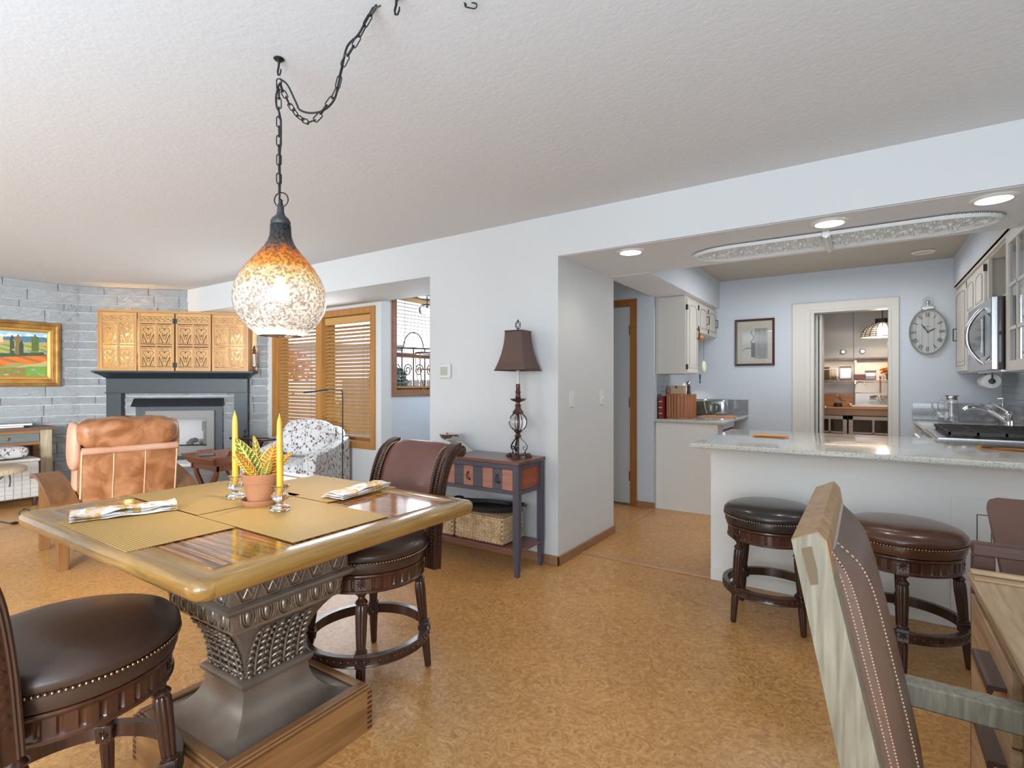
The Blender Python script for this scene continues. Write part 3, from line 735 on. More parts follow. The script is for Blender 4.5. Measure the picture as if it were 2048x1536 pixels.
stool('backless_stool', 'round backless counter stool with reddish brown seat between the leather chair and the counter', 'stool', (.14, 3.06, 0), R(44), .97, False, 'backless stools at the kitchen counter', m_seatc)
# ---------------------------------------------------------------- things on the table
m_mat = M('woven_straw_vinyl', (.60, .40, .15), .55)
def weave(m, c1, c2, sx_, sy_):
    nt = m.node_tree; L = nt.links; b = nt.nodes['Principled BSDF']; tc = _n(nt, 'ShaderNodeTexCoord')
    w1_ = _n(nt, 'ShaderNodeTexWave'); w1_.inputs['Scale'].default_value = sx_; w1_.bands_direction = 'X'
    w2_ = _n(nt, 'ShaderNodeTexWave'); w2_.inputs['Scale'].default_value = sy_; w2_.bands_direction = 'Y'
    L.new(tc.outputs['Object'], w1_.inputs[0]); L.new(tc.outputs['Object'], w2_.inputs[0])
    mt = _n(nt, 'ShaderNodeMath', operation='MULTIPLY'); L.new(w1_.outputs[1], mt.inputs[0]); L.new(w2_.outputs[1], mt.inputs[1])
    r = _n(nt, 'ShaderNodeValToRGB'); r.color_ramp.elements[0].color = (*c1, 1); r.color_ramp.elements[1].color = (*c2, 1)
    r.color_ramp.elements[0].position = .0; r.color_ramp.elements[1].position = .35
    L.new(mt.outputs[0], r.inputs[0]); L.new(r.outputs[0], b.inputs['Base Color'])
    bp = _n(nt, 'ShaderNodeBump'); bp.inputs['Strength'].default_value = .35; bp.inputs['Distance'].default_value = .002
    L.new(mt.outputs[0], bp.inputs['Height']); L.new(bp.outputs[0], b.inputs['Normal'])
weave(m_mat, (.26, .13, .03), (.68, .44, .14), 34, 40)
z = TH + .0006
for (x0, x1, y0, y1, lb) in ((-2.072, -1.552, .560, .838, 'straw yellow placemat under the folded napkin at the near left of the table'),
                             (-2.338, -1.80, .846, 1.222, 'straw yellow placemat under the left candle, toward the fireplace side'),
                             (-1.792, -1.272, .842, 1.188, 'straw yellow placemat under the right candle, toward the kitchen'),
                             (-2.126, -1.604, 1.196, 1.532, 'straw yellow placemat at the far side, before the stool with the back')):
    single('placemat', MB().box(-(x1 - x0) / 2, (x1 - x0) / 2, -(y1 - y0) / 2, (y1 - y0) / 2, 0, .0013), m_mat, lb, 'placemat', loc=((x0 + x1) / 2, (y0 + y1) / 2, z), group='placemats on the dining table')
def napkin(label, loc, rz, L_, W_, crumple, seed):
    rnd = random.Random(seed); t = MB(); pal = [(.75, .70, .66), (.75, .72, .68), (.62, .38, .10), (.70, .50, .42), (.72, .66, .60), (.55, .33, .10), (.45, .28, .2)]
    cent = [(rnd.uniform(0, L_), rnd.uniform(-W_ / 2, W_ / 2), rnd.choice(pal[2:4] + [pal[5], pal[3]]), rnd.uniform(.008, .020)) for _ in range(38)]
    for lay in range(4):
        nx, ny = 90, 34; z0 = .001 + lay * .0055
        off = rnd.uniform(-.006, .006)
        def g(i, j, z0=z0, off=off, lay=lay):
            x = L_ * i / (nx - 1); v = -1 + 2 * j / (ny - 1)
            y = v * W_ / 2 * (1 - .06 * lay) + off + .004 * math.sin(x * 30 + lay)
            zz = z0 + crumple * (.006 * math.sin(x * 22 + lay * 2 + v * 2) + .005 * math.sin(x * 51 + v * 5)) * (.5 + .5 * lay / 3)
            zz += .0035 * (1 - v ** 4)
            return (x, y, max(zz, .0008 + lay * .001))
        o = len(t.f); t.grid(nx, ny, g)
        for k in range(o, len(t.f)):
            c = [sum(t.v[q][a] for q in t.f[k]) / 4 for a in (0, 1)]
            col = (.74, .70, .66)
            for (cx, cy, cc, r_) in cent:
                dd = math.hypot(c[0] - cx, (c[1] - cy) * 1.3)
                if dd < r_: col = cc
                if dd < r_ * .35: col = (.66, .55, .30)
            t.c[k] = col
    o = single('folded_napkin', t, m_print, label, 'napkin', 60, loc, (0, 0, rz), 'folded napkins')
    md = o.modifiers.new('thick', 'SOLIDIFY'); md.thickness = .0022; md.offset = 1
    return o
napkin('crumpled folded napkin printed with tan flowers at the left corner of the table', (-2.052, .590, TH + .004), R(62) * 0 + R(71), .28, .105, .75, 4)
napkin('neatly folded napkin printed with mustard flowers at the far edge of the table', (-1.622, 1.235, TH + .004), R(100), .275, .105, .35, 9)
for (nm, x, y, lb) in (('a', -1.945, 1.05, 'left'), ('b', -1.632, 1.032, 'right')):
    h = single('candle_holder', MB().lathe([(.004, .004), (.030, .004), (.034, .008), (.030, .014), (.014, .022), (.011, .028), (.020, .036), (.027, .046), (.027, .054), (.018, .064), (.017, .068), (.023, .076), (.028, .084), (.026, .085), (.0135, .074), (.0125, .052), (.005, .05)], 32, fn=lambda r, a, z: r * (1 + (.06 * math.cos(8 * a) if z > .074 or .03 < z < .06 else 0))),
               m_glass, 'fluted clear glass candle holder, the one %s of the potted plant' % lb, 'candle holder', 50, (x, y, TH + .001), group='glass candle holders')
    tilt = R(-1.2) if nm == 'a' else R(-1.0)
    t = thing('taper_candle', 'tall yellow taper candle standing %s of the potted plant' % lb, 'candle', (x, y, TH + .0515), 0, 'yellow taper candles')
    m_wax = bpy.data.materials.get('yellow_wax') or M('yellow_wax', (.74, .42, .03), .32, coat=.2)
    part('wax_body', MB().lathe([(.0108, 0), (.0112, .02), (.0105, .15), (.0088, .235), (.0070, .252), (.003, .266), (.0018, .270)], 20), m_wax, t, 40, rot=(0, tilt, 0))
    part('wick', MB().tube([(0, 0, .266), (.0005, 0, .276)], .0012, 6), M('white_wick', (.7, .66, .55), .8) if 'white_wick' not in bpy.data.materials else bpy.data.materials['white_wick'], t, rot=(0, tilt, 0))
m_terra = M('terracotta', (.38, .150, .062), .75, var=((.46, .20, .095), 9, (1, 1, 1)), bump=(60, .1, .003))
PX, PY = -1.785, 1.055
t = thing('croton_plant', 'croton with yellow-veined leaves in a terracotta pot and saucer between the candles', 'plant', (PX, PY, TH + .001))
part('saucer', MB().lathe([(.045, 0), (.056, 0), (.064, .014), (.066, .020), (.061, .020), (.056, .007), (.01, .006)], 40), m_terra, t, 40)
part('pot', MB().lathe([(.02, .008), (.042, .008), (.056, .078), (.060, .079), (.064, .108), (.060, .110), (.055, .104), (.051, .09), (.01, .088)], 48), m_terra, t, 40)
part('soil', MB().lathe([(.052, .094), (.03, .097), (.005, .096)], 24), M('dark_potting_soil', (.03, .018, .012), .95, bump=(90, 1, .01)), t)
def croton_leaf(length, width, roll, az, lean, red, base=(0, 0)):
    """blade with yellow midrib and side veins: faces direction az, tilted sideways by roll, leaning by lean"""
    mb = MB(); nx, ny = 17, 40
    Rm = Matrix.Rotation(az, 3, 'Z') @ Matrix.Rotation(roll, 3, 'X') @ Matrix.Rotation(lean, 3, 'Y')
    def g(i, j):
        u = -1 + 2 * i / (nx - 1); s_ = j / (ny - 1)
        wv = width / 2 * max(0, math.sin(PI * min(1, s_ ** .75 * .97 + .03))) ** .75 + .0012
        q = Vector((.22 * length * (s_ - .5) ** 2 - abs(u) * wv * .18, u * wv, s_ * length))
        q.x += .0012 * math.cos(2 * PI * (s_ * 10 - abs(u) * 1.2)) + (.0012 if abs(u) < .1 else 0)
        q = Rm @ q; return (base[0] + q.x, base[1] + q.y, .096 + q.z)
    mb.grid(nx, ny, g); rnd = random.Random(int(az * 100 + roll * 77))
    for k in range(len(mb.f)):
        j, i = divmod(k, nx - 1); u = -1 + 2 * (i + .5) / (nx - 1); s_ = (j + .5) / (ny - 1)
        vein = ((s_ * 10 - abs(u) * 1.2) % 1); q = red * min(1, .55 + .6 * (s_ - .3) + .3 * (u > 0))
        grn = (.085 + rnd.uniform(0, .03), .15 + rnd.uniform(0, .04), .02); rd = (.55, .16, .02)
        c = tuple(grn[t_] * (1 - q) + rd[t_] * q for t_ in range(3))
        if abs(u) < .10: c = (.85, .60, .12) if red < .6 else (.88, .36, .06)
        elif vein < .22 and abs(u) < .9: c = (.74, .66, .16) if red < .6 else (.85, .55, .10)
        elif abs(u) > .9: c = (.80, .42, .07)
        mb.c[k] = c
    return mb
CAMZ = R(-32)
for (ln, wd, roll, az, lean, red, bs) in ((.165, .056, R(27), CAMZ, .12, .12, (.012, -.012)), (.118, .066, R(-15), CAMZ + .15, .10, .85, (.016, .004)), (.145, .024, R(38), CAMZ + .3, .3, .75, (.018, -.022)),
                                          (.150, .036, R(14), CAMZ - .5, -.25, .3, (-.010, -.004)), (.120, .030, R(-46), CAMZ + .2, .1, .6, (.004, .018)), (.10, .03, R(-35), CAMZ - .4, -.3, .7, (-.012, .016)), (.115, .032, R(52), CAMZ - .5, -.15, .5, (-.01, -.016)), (.09, .03, R(-8), CAMZ + .2, .65, .5, (.02, 0))):
    o = part('leaf', croton_leaf(ln, wd, roll, az, lean, red, bs), m_leaf, t, 60)
    md = o.modifiers.new('thick', 'SOLIDIFY'); md.thickness = .0009
part('stem', MB().tube([(0, 0, .09), (.002, .001, .13)], [.006, .004], 8).tube([(-.008, 0, .09), (-.014, .004, .12)], .003, 6).tube([(.012, -.01, .09), (.016, -.01, .12)], .003, 6), M('reddish_stem', (.25, .10, .04), .6), t)
# ---------------------------------------------------------------- pendant lamp on a swagged chain
PLX, PLY = -1.763, 1.110
def pendant_glass():
    m = bpy.data.materials.new('crackled_amber_glass'); m.use_nodes = True; nt = m.node_tree; L = nt.links; nt.nodes.clear()
    out = _n(nt, 'ShaderNodeOutputMaterial'); tc = _n(nt, 'ShaderNodeTexCoord'); sp_ = _n(nt, 'ShaderNodeSeparateXYZ'); L.new(tc.outputs['Object'], sp_.inputs[0])
    vo = _n(nt, 'ShaderNodeTexVoronoi'); vo.inputs['Scale'].default_value = 150; L.new(tc.outputs['Object'], vo.inputs[0])
    nz = _n(nt, 'ShaderNodeTexNoise'); nz.inputs['Scale'].default_value = 26; nz.inputs['Detail'].default_value = 5; L.new(tc.outputs['Object'], nz.inputs[0])
    n2 = _n(nt, 'ShaderNodeTexNoise'); n2.inputs['Scale'].default_value = 95; n2.inputs['Detail'].default_value = 4; L.new(tc.outputs['Object'], n2.inputs[0])
    ad = _n(nt, 'ShaderNodeMath', operation='MULTIPLY_ADD'); L.new(nz.outputs[0], ad.inputs[0]); ad.inputs[1].default_value = .10; L.new(sp_.outputs[2], ad.inputs[2])
    mr = _n(nt, 'ShaderNodeMapRange'); mr.inputs[1].default_value = 0.05; mr.inputs[2].default_value = .42; L.new(ad.outputs[0], mr.inputs[0])
    r = _n(nt, 'ShaderNodeValToRGB'); e = r.color_ramp.elements
    e[0].position = 0; e[0].color = (.93, .93, .95, 1); e[1].position = 1; e[1].color = (.055, .06, .065, 1)
    for (p, c) in ((.40, (.92, .88, .82)), (.55, (.86, .70, .42)), (.66, (.80, .36, .06)), (.80, (.62, .16, .025)), (.86, (.14, .11, .10))):
        x = e.new(p); x.color = (*c, 1)
    L.new(mr.outputs[0], r.inputs[0])
    rs = _n(nt, 'ShaderNodeValToRGB'); rs.color_ramp.elements[0].position = .40; rs.color_ramp.elements[0].color = (.34, .27, .22, 1); rs.color_ramp.elements[1].position = .58; rs.color_ramp.elements[1].color = (1, 1, 1, 1)
    L.new(n2.outputs[0], rs.inputs[0])
    mx = _n(nt, 'ShaderNodeMixRGB', blend_type='MULTIPLY'); mx.inputs[0].default_value = .85; L.new(r.outputs[0], mx.inputs[1]); L.new(rs.outputs[0], mx.inputs[2])
    tr_ = _n(nt, 'ShaderNodeBsdfTranslucent'); L.new(mx.outputs[0], tr_.inputs[0])
    df = _n(nt, 'ShaderNodeBsdfDiffuse'); L.new(mx.outputs[0], df.inputs[0])
    tp = _n(nt, 'ShaderNodeBsdfTransparent'); L.new(mx.outputs[0], tp.inputs[0])
    gl = _n(nt, 'ShaderNodeBsdfGlossy'); gl.inputs['Roughness'].default_value = .12
    m1 = _n(nt, 'ShaderNodeMixShader'); m1.inputs[0].default_value = .35; L.new(tr_.outputs[0], m1.inputs[1]); L.new(df.outputs[0], m1.inputs[2])
    # clearer towards the open bottom and between the crackle
    r2 = _n(nt, 'ShaderNodeMapRange'); r2.inputs[1].default_value = .0; r2.inputs[2].default_value = .30; r2.inputs[3].default_value = .50; r2.inputs[4].default_value = .02; L.new(sp_.outputs[2], r2.inputs[0])
    mm = _n(nt, 'ShaderNodeMath', operation='MULTIPLY'); L.new(r2.outputs[0], mm.inputs[0]); L.new(vo.outputs['Distance'], mm.inputs[1])
    m2 = _n(nt, 'ShaderNodeMath', operation='MULTIPLY'); L.new(mm.outputs[0], m2.inputs[0]); m2.inputs[1].default_value = 1.6; m2.use_clamp = True
    mt = _n(nt, 'ShaderNodeMixShader'); L.new(m2.outputs[0], mt.inputs[0]); L.new(m1.outputs[0], mt.inputs[1]); L.new(tp.outputs[0], mt.inputs[2])
    fr_ = _n(nt, 'ShaderNodeFresnel'); fr_.inputs[0].default_value = 1.4
    m3 = _n(nt, 'ShaderNodeMixShader'); L.new(fr_.outputs[0], m3.inputs[0]); L.new(mt.outputs[0], m3.inputs[1]); L.new(gl.outputs[0], m3.inputs[2])
    bp = _n(nt, 'ShaderNodeBump'); bp.inputs['Strength'].default_value = .4; bp.inputs['Distance'].default_value = .003; L.new(n2.outputs[0], bp.inputs['Height'])
    L.new(bp.outputs[0], gl.inputs['Normal']); L.new(m3.outputs[0], out.inputs[0])
    return m
t = thing('pendant_lamp', 'teardrop pendant lamp of amber crackled glass hanging over the table from a dark chain', 'lamp', (PLX + .004, PLY + .004, 1.436))
gp = [(.073, 0), (.078, .004), (.108, .028), (.132, .056), (.150, .088), (.157, .120), (.1575, .150), (.150, .182), (.136, .214), (.116, .246), (.094, .274), (.074, .298), (.057, .320), (.045, .340), (.038, .360), (.036, .380), (.036, .398), (.034, .402)]
part('glass_shade', MB().lathe(gp, 72, cap=False), pendant_glass(), t, 80)
m_cap = M('oxidised_dark_metal', (.06, .062, .06), .55, .5, bump=(80, .3, .004))
part('socket_cap', MB().lathe([(.030, .400), (.034, .404), (.034, .414), (.028, .426), (.016, .436), (.012, .450), (.011, .472), (.006, .476)], 32), m_cap, t, 50)
part('loop_ring', MB().tube([(.026 * math.cos(a) * .9 + .004, .012 * math.cos(a), .493 + .026 * math.sin(a)) for a in [2 * PI * k / 24 for k in range(24)]], .0022, 6, closed=True), m_iron, t, 60)
part('finial_stem', MB().lathe([(.007, .472), (.009, .478), (.006, .484), (.008, .490), (.004, .496)], 16), m_iron, t, 50)
part('bulb', MB().ell((0, 0, .158), (.030, .030, .036), 20, 12).lathe([(.013, .18), (.012, .215)], 12), M('lit_bulb', (1, .9, .75), .4, emis=((1, .9, .74), 7)), t, 80)
part('bulb_socket', MB().lathe([(.016, .21), (.018, .25), (.014, .40)], 16), m_iron, t)
point('pendant_glow', (PLX, PLY, 1.436 + .158 - .045), .55, (1, .93, .82), .03)
spot('pendant_downlight', (PLX, PLY, 1.55), 9, (1, .86, .66), 95, .03)
point('pendant_glow_inner', (PLX, PLY, 1.436 + .23), .42, (1, .90, .74), .02)
def link_mesh():
    pts = []
    for k in range(8):
        a = -PI / 2 + PI * k / 7; pts.append((.0075 * math.cos(a) * 1 - 0, 0, 0)) if False else None
    pts = [(.0078 * math.cos(a), 0, .0125 + .0078 * math.sin(a)) for a in [PI * k / 6 for k in range(7)]] + [(.0078 * math.cos(a), 0, -.0125 + .0078 * math.sin(a)) for a in [PI + PI * k / 6 for k in range(7)]]
    return MB().tube(pts, .0021, 6, closed=True).mesh('chain_link', m_iron, 60)
LK = link_mesh()
def chain(root, pts, pitch=.0335):
    P_ = [Vector(p) for p in pts]; seg = [0]
    for a, b in zip(P_, P_[1:]): seg.append(seg[-1] + (b - a).length)
    n = max(2, int(seg[-1] / pitch)); 
    def at(s):
        for i in range(len(P_) - 1):
            if s <= seg[i + 1] or i == len(P_) - 2: return P_[i].lerp(P_[i + 1], (s - seg[i]) / max(1e-6, seg[i + 1] - seg[i]))
    for k in range(n):
        s = (k + .5) * seg[-1] / n; c = at(s); d_ = (at(min(s + .01, seg[-1])) - at(max(s - .01, 0))).normalized()
        q = Vector((0, 0, 1)).rotation_difference(d_).to_matrix()
        M3 = q @ Matrix.Rotation(R(35) + (PI / 2 if k % 2 else 0) + .2 * math.sin(k), 3, 'Z')
        o = put('chain_link', LK, root, tuple(c - root.location)); o.rotation_euler = M3.to_euler()
def smooth(pts, n=6):
    P_ = [Vector(p) for p in pts]; out = []
    for i in range(len(P_) - 1):
        p0, p1, p2, p3 = P_[max(i - 1, 0)], P_[i], P_[i + 1], P_[min(i + 2, len(P_) - 1)]
        for k in range(n):
            u = k / n; out.append(.5 * (2 * p1 + (p2 - p0) * u + (2 * p0 - 5 * p1 + 4 * p2 - p3) * u * u + (3 * p1 - p0 - 3 * p2 + p3) * u ** 3))
    out.append(P_[-1]); return out
HKZ = 2.385
chain(t, [(PLX, PLY, HKZ - .02), (PLX, PLY, 1.955)])
# swag from the hook to a second hook, and on along the ceiling
dx, dy = .83, .557
SW = [(0, 2.352), (.03, 2.27), (.075, 2.205), (.112, 2.19), (.15, 2.21), (.20, 2.29), (.232, 2.37), (.262, 2.41), (.31, 2.425)]
def sw(l): return smooth([(PLX + a * dx * 1.0, PLY + a * dy, z) for a, z in l])
# the photograph's curve, laid in the vertical plane through both hooks
pxs = [(560, 168), (572, 195), (590, 225), (612, 243), (632, 238), (650, 215), (672, 182), (686, 130), (712, 84), (738, 36), (760, 2), (784, -20)]
f_ = 1051.; A_ = R(33.89)
def onpl(u, v):
    a = (u - 1024) / f_; dxx = -math.sin(A_) + a * math.cos(A_); dyy = math.cos(A_) + a * math.sin(A_)
    nx_, ny_ = -.03, 1.0   # plane y ~ const through the hook
    tt = (nx_ * PLX + ny_ * PLY) / (nx_ * dxx + ny_ * dyy)
    return (tt * dxx, tt * dyy, CH + tt * (768 - v) / f_)
swp = smooth([onpl(u, v) for u, v in pxs], 5)
chain(t, swp)
co = [onpl(u, v) for u, v in ((560, 158), (575, 170), (592, 205), (600, 220), (622, 226), (648, 220), (668, 200), (676, 172), (685, 130), (695, 92), (716, 70), (733, 40), (752, 6), (775, -18))]
part('power_cord', MB().tube([p - t.location for p in smooth(co, 4)], .0035, 6).tube([Vector(p) - t.location for p in smooth([(PLX, PLY, 2.35), (PLX - .018, PLY, 2.31), (PLX - .014, PLY, 2.27), (PLX + .002, PLY, 2.245), (PLX + .012, PLY, 2.2), (PLX + .010, PLY, 2.13), (PLX + .004, PLY, 2.08), (PLX + .006, PLY, 2.0), (PLX + .003, PLY, 1.93)], 4)], .0035, 6), M('black_cord', (.02, .02, .02), .6), t, 60)
end = swp[-1]
hk = [(PLX, PLY, HC), (end.x + .02, end.y + .0, HC)]
for k, (hx, hy, hz) in enumerate(hk):
    mb = MB().lathe([(.016, 0), (.019, -.003), (.014, -.008), (.006, -.012), (.004, -.018)], 20, hx, hy, hz)
    mb.tube([(hx, hy, hz - .014), (hx - .002, hy, hz - .03), (hx - .008, hy, hz - .045), (hx - .006, hy, hz - .058), (hx + .004, hy, hz - .062), (hx + .011, hy, hz - .052), (hx + .012, hy, hz - .042)], [.004, .0038, .0035, .0032, .003, .0028, .002], 8)
    single('ceiling_hook', mb, m_iron, ['dark iron ceiling hook holding up the pendant lamp chain above the table', 'dark iron ceiling hook at the far end of the swagged chain'][k], 'hook', 50)
chain(t, [tuple(p) for p in smooth([(end.x + .02, end.y, end.z + .01), (end.x + .06, end.y + .07, end.z - .005), (end.x + .11, end.y + .12, end.z - .003), (end.x + .2, end.y + .16, 2.43)], 4)])
# ---------------------------------------------------------------- console table by the long wall
m_con = wood('plum_brown_table_top', (.13, .045, .035), (.18, .07, .055), 0, .3, 3, coat=.25)
m_slate = wood('slate_blue_stain', (.060, .058, .078), (.085, .080, .10), 0, .42, 4)
m_slate_z = wood('slate_blue_stain_leg', (.060, .055, .075), (.085, .075, .095), 2, .42, 4)
m_rose = wood('rosy_red_stain', (.34, .13, .095), (.44, .20, .15), 0, .42, 4)
m_redp = wood('red_end_panel', (.26, .06, .025), (.33, .09, .04), 1, .4, 3)
KX0, KX1, KY0, KY1 = -2.99, -1.862, 2.847, 3.185
t = thing('console_table', 'narrow plum brown console table with striped rose and slate drawers against the wall', 'table', (0, 0, 0), 0)
t.location = (KX1, KY0, 0)
LX = KX0 - KX1; DY = KY1 - KY0
part('tabletop', MB().box(LX - .005, .005, -.006, DY, .732, .755, .003), m_con, t)
part('apron', MB().box(LX + .03, -.045, .004, .02, .700, .732).box(LX + .03, -.045, .004, .02, .535, .562).box(LX, LX + .03, .004, .02, .535, .732).box(LX + .03, -.03, DY - .03, DY - .01, .54, .732)
     .box(-.04, -.008, .04, DY - .03, .70, .732).box(-.04, -.008, .04, DY - .03, .535, .562).box(LX + .03, -.045, .03, DY - .04, .535, .55), m_slate, t)
part('end_panel', B(-.035, -.018, .04, DY - .035, .562, .70), m_redp, t, label='glossy red end panel')
part('drawer_divider', MB().box(-.0475, -.045, .004, .03, .562, .70), m_black, t)
dw = (KX1 - .045) ; wd = .2455
for k in range(4):
    x1 = -.046 - k * wd; x0 = x1 - wd + .0025
    base = m_rose if k % 2 == 0 else m_slate; mid = m_slate if k % 2 == 0 else m_rose
    mb = MB(); third = (x1 - x0) / 3
    mb.m = 0; mb.box(x0, x0 + third, -.001, .018, .565, .698); mb.box(x1 - third, x1, -.001, .018, .565, .698)
    mb.m = 1; mb.box(x0 + third, x1 - third, -.001, .018, .565, .698)
    d = part('drawer', mb, [base, mid], t, label='rose drawer front with slate middle stripe' if k % 2 == 0 else 'slate drawer front with rose middle stripe')
    xc = (x0 + x1) / 2
    part('pull', MB().tube([(xc + .004 * q, -.012 - (.004 if 0 < q < 3 else 0), .653 - .014 * q) for q in range(4)], .0028, 6).ell((xc, -.006, .655), (.009, .006, .007), 10, 6).ell((xc + .012, -.006, .609), (.008, .006, .008), 10, 6)
         .tube([(xc - .006, -.008, .655), (xc - .01, -.014, .63), (xc - .002, -.012, .606)], .0025, 6), m_bronze, d, 50)
    if k: part('drawer_divider', B(x1, x1 + .003, .0, .018, .562, .70), m_black, t)
def kleg(x0, x1, y0, y1, flare):
    mb = MB(); v = []; zs = [.732, .2, .12, .06, .02, 0]
    for i, z in enumerate(zs):
        f_ = (0, 0, .006, .018, .030, .036)[i] * flare; tp = (0, 0, .002, .004, .007, .008)[i]
        v += [(x0 + tp, y0 + f_ + tp, z), (x1 - tp, y0 + f_ + tp, z), (x1 - tp, y1 + f_ - tp * (flare == 0), z), (x0 + tp, y1 + f_ - tp * (flare == 0), z)]
    fs = [(0, 1, 2, 3), tuple(range(len(v) - 1, len(v) - 5, -1))]
    for i in range(len(zs) - 1):
        for q in range(4): fs.append((i * 4 + q, i * 4 + 4 + q, i * 4 + 4 + (q + 1) % 4, i * 4 + (q + 1) % 4))
    return mb.add(v, fs)
part('leg', kleg(-.045, 0, 0, .036, 0), m_slate_z, t); part('leg', kleg(LX, LX + .045, 0, .036, 0), m_slate_z, t)
part('leg', kleg(-.036, 0, DY - .05, DY - .008, -.0 + .0), m_slate_z, t); part('leg', kleg(LX, LX + .036, DY - .05, DY - .008, 0), m_slate_z, t)
part('lower_shelf', MB().box(LX + .004, -.004, .012, DY - .02, .158, .176, .002), m_con, t)
# woven baskets on the shelf
m_wick = M('water_hyacinth_weave', (.40, .26, .13), .75, var=((.58, .42, .25), 18, (1, 1, 1)))
m_wick2 = M('brown_braided_lid', (.20, .12, .07), .8, var=((.30, .20, .12), 30, (1, 1, 1)))
def basket(label, x0, x1, y0, y1, z0, z1):
    t = thing('woven_basket', label, 'basket', ((x0 + x1) / 2, (y0 + y1) / 2, z0), 0, 'lidded baskets on the console shelf')
    hx, hy, h = (x1 - x0) / 2, (y1 - y0) / 2, z1 - z0
    part('liner', MB().box(-hx + .012, hx - .012, -hy + .012, hy - .012, .003, h - .02), m_wick2, t)
    seg = MB(); rows = 11
    # plaited strands: slanted bulges, alternating direction per row
    for side in range(4):
        Lh = hx if side % 2 == 0 else hy; Dh = hy if side % 2 == 0 else hx; n = int(2 * Lh / .0245)
        c, s_ = ((1, 0), (0, 1), (-1, 0), (0, -1))[side]
        for r_ in range(rows):
            for q in range(n):
                a = -Lh + (q + .5 + (.5 if r_ % 2 else 0) * .6) * 2 * Lh / n; zz = .012 + (r_ + .5) * (h - .035) / rows
                if abs(a) > Lh - .008: continue
                sl = .32 if r_ % 2 else -.32
                px = a * c + (Dh - .007) * s_; py = a * s_ - (Dh - .007) * c
                seg.ell((px, py, zz), (.0155, .0085, .0105), 6, 4, Matrix.Rotation(math.atan2(s_, c), 3, 'Z') @ Matrix.Rotation(sl, 3, 'Y'))
    part('woven_strand', seg, m_wick, t, 80, kind='stuff')
    lid = MB().box(-hx, hx, -hy, hy, h - .022, h - .006, .004)
    nx, ny = int(2 * hx / .017), int(2 * hy / .017)
    for i in range(nx):
        for j in range(ny):
            lid.ell((-hx + (i + .5) * 2 * hx / nx, -hy + (j + .5) * 2 * hy / ny, h - .006), (.0085, .006, .004), 5, 4, Matrix.Rotation((i + j) % 2 * 1.57 + .3, 3, 'Z'))
    part('braided_lid', lid, m_wick2, t, 80)
    part('handle_hole', MB().tube([(hx + .001, -.03, h * .62), (hx + .001, -.03, h * .48), (hx + .001, .03, h * .48), (hx + .001, .03, h * .62)], .006, 6, closed=True), m_wick, t)
basket('lidded water hyacinth basket on the console shelf, nearest the lamp end', -2.415, -2.00, 2.868, 3.12, .177, .385)
basket('lidded water hyacinth basket on the console shelf, behind the stool', -2.86, -2.435, 2.868, 3.12, .177, .385)
t = thing('serving_tray', 'oval black wooden serving tray with cut handles lying on the basket lid', 'tray', (-2.21, 2.985, .386), R(8))
def ovb(r0, r1, z0, z1, q=1.0):
    return MB().lathe([(r0, z0), (r1, z0), (r1 + .006, z1), (r0 + .012, z1), (r0, z0 + .004)], 48, fn=lambda r, a, z: r, cap=False)
tm = MB()
def oval(r, z, ex=1.75): return [(r * ex * math.cos(2 * PI * k / 48), r * math.sin(2 * PI * k / 48), z + .014 * abs(math.cos(2 * PI * k / 48)) ** 6 * (z > .02)) for k in range(48)]
rg = [oval(.105, 0), oval(.125, .004), oval(.135, .034), oval(.127, .036), oval(.118, .010), oval(.02, .008)]
vv = [p for r_ in rg for p in r_]
tm.add(vv, [(k * 48 + i, k * 48 + (i + 1) % 48, (k + 1) * 48 + (i + 1) % 48, (k + 1) * 48 + i) for k in range(5) for i in range(48)] + [tuple(range(47, -1, -1)), tuple(range(240, 288))])
part('tray_body', tm, m_black, t, 50)
for sg in (-1, 1): part('handle', MB().tube([(sg * .228, -.05, .045), (sg * .258, -.035, .052), (sg * .268, 0, .055), (sg * .258, .035, .052), (sg * .228, .05, .045)], .008, 8), m_black, t, 60)
mb = MB()
for k in range(6):
    a = R(60 * k); mb.tube([(0, 0, .002), (.03 * math.cos(a), .03 * math.sin(a), .02), (.06 * math.cos(a), .06 * math.sin(a), .03), (.075 * math.cos(a), .075 * math.sin(a), .016)], .0022, 5)
    mb.ell((.045 * math.cos(a + .5), .045 * math.sin(a + .5), .024), (.016, .008, .003), 6, 4, Matrix.Rotation(a + .5, 3, 'Z'))
single('wire_ornament', mb, m_iron, 'small dark wire flower ornament lying behind the black oval tray', 'ornament', 60, loc=(-2.02, 3.08, .386 + .001))
# kitchen scale with steel bowl
t = thing('kitchen_scale', 'cream wedge-shaped kitchen scale with a steel bowl at the far end of the console', 'scale', (-2.62, 3.06, .7555), 0)
m_scale = M('cream_enamel', (.56, .53, .46), .35)
part('scale_body', MB().add([(-.16, -.075, 0), (.16, -.075, 0), (.16, .08, 0), (-.16, .08, 0), (-.13, -.05, .02), (-.02, -.045, .075), (.02, -.045, .075), (.13, -.05, .02), (.13, .07, .02), (.05, .07, .07), (-.05, .07, .07), (-.13, .07, .02)],
     [(3, 2, 1, 0), (0, 1, 7, 6, 5, 4), (2, 3, 11, 10, 9, 8), (1, 2, 8, 7), (3, 0, 4, 11), (5, 6, 9, 10), (4, 5, 10, 11), (6, 7, 8, 9)]), m_scale, t)
part('display', MB().add([(-.10, -.068, .022), (-.02, -.068, .022), (-.02, -.053, .058), (-.06, -.053, .055)], [(0, 1, 2, 3)]), m_blackgloss, t)
part('dial_knob', MB().lathe([(.008, -.064), (.008, -.058)], 12, .035, 0, .04, ax='y'), m_steel, t)
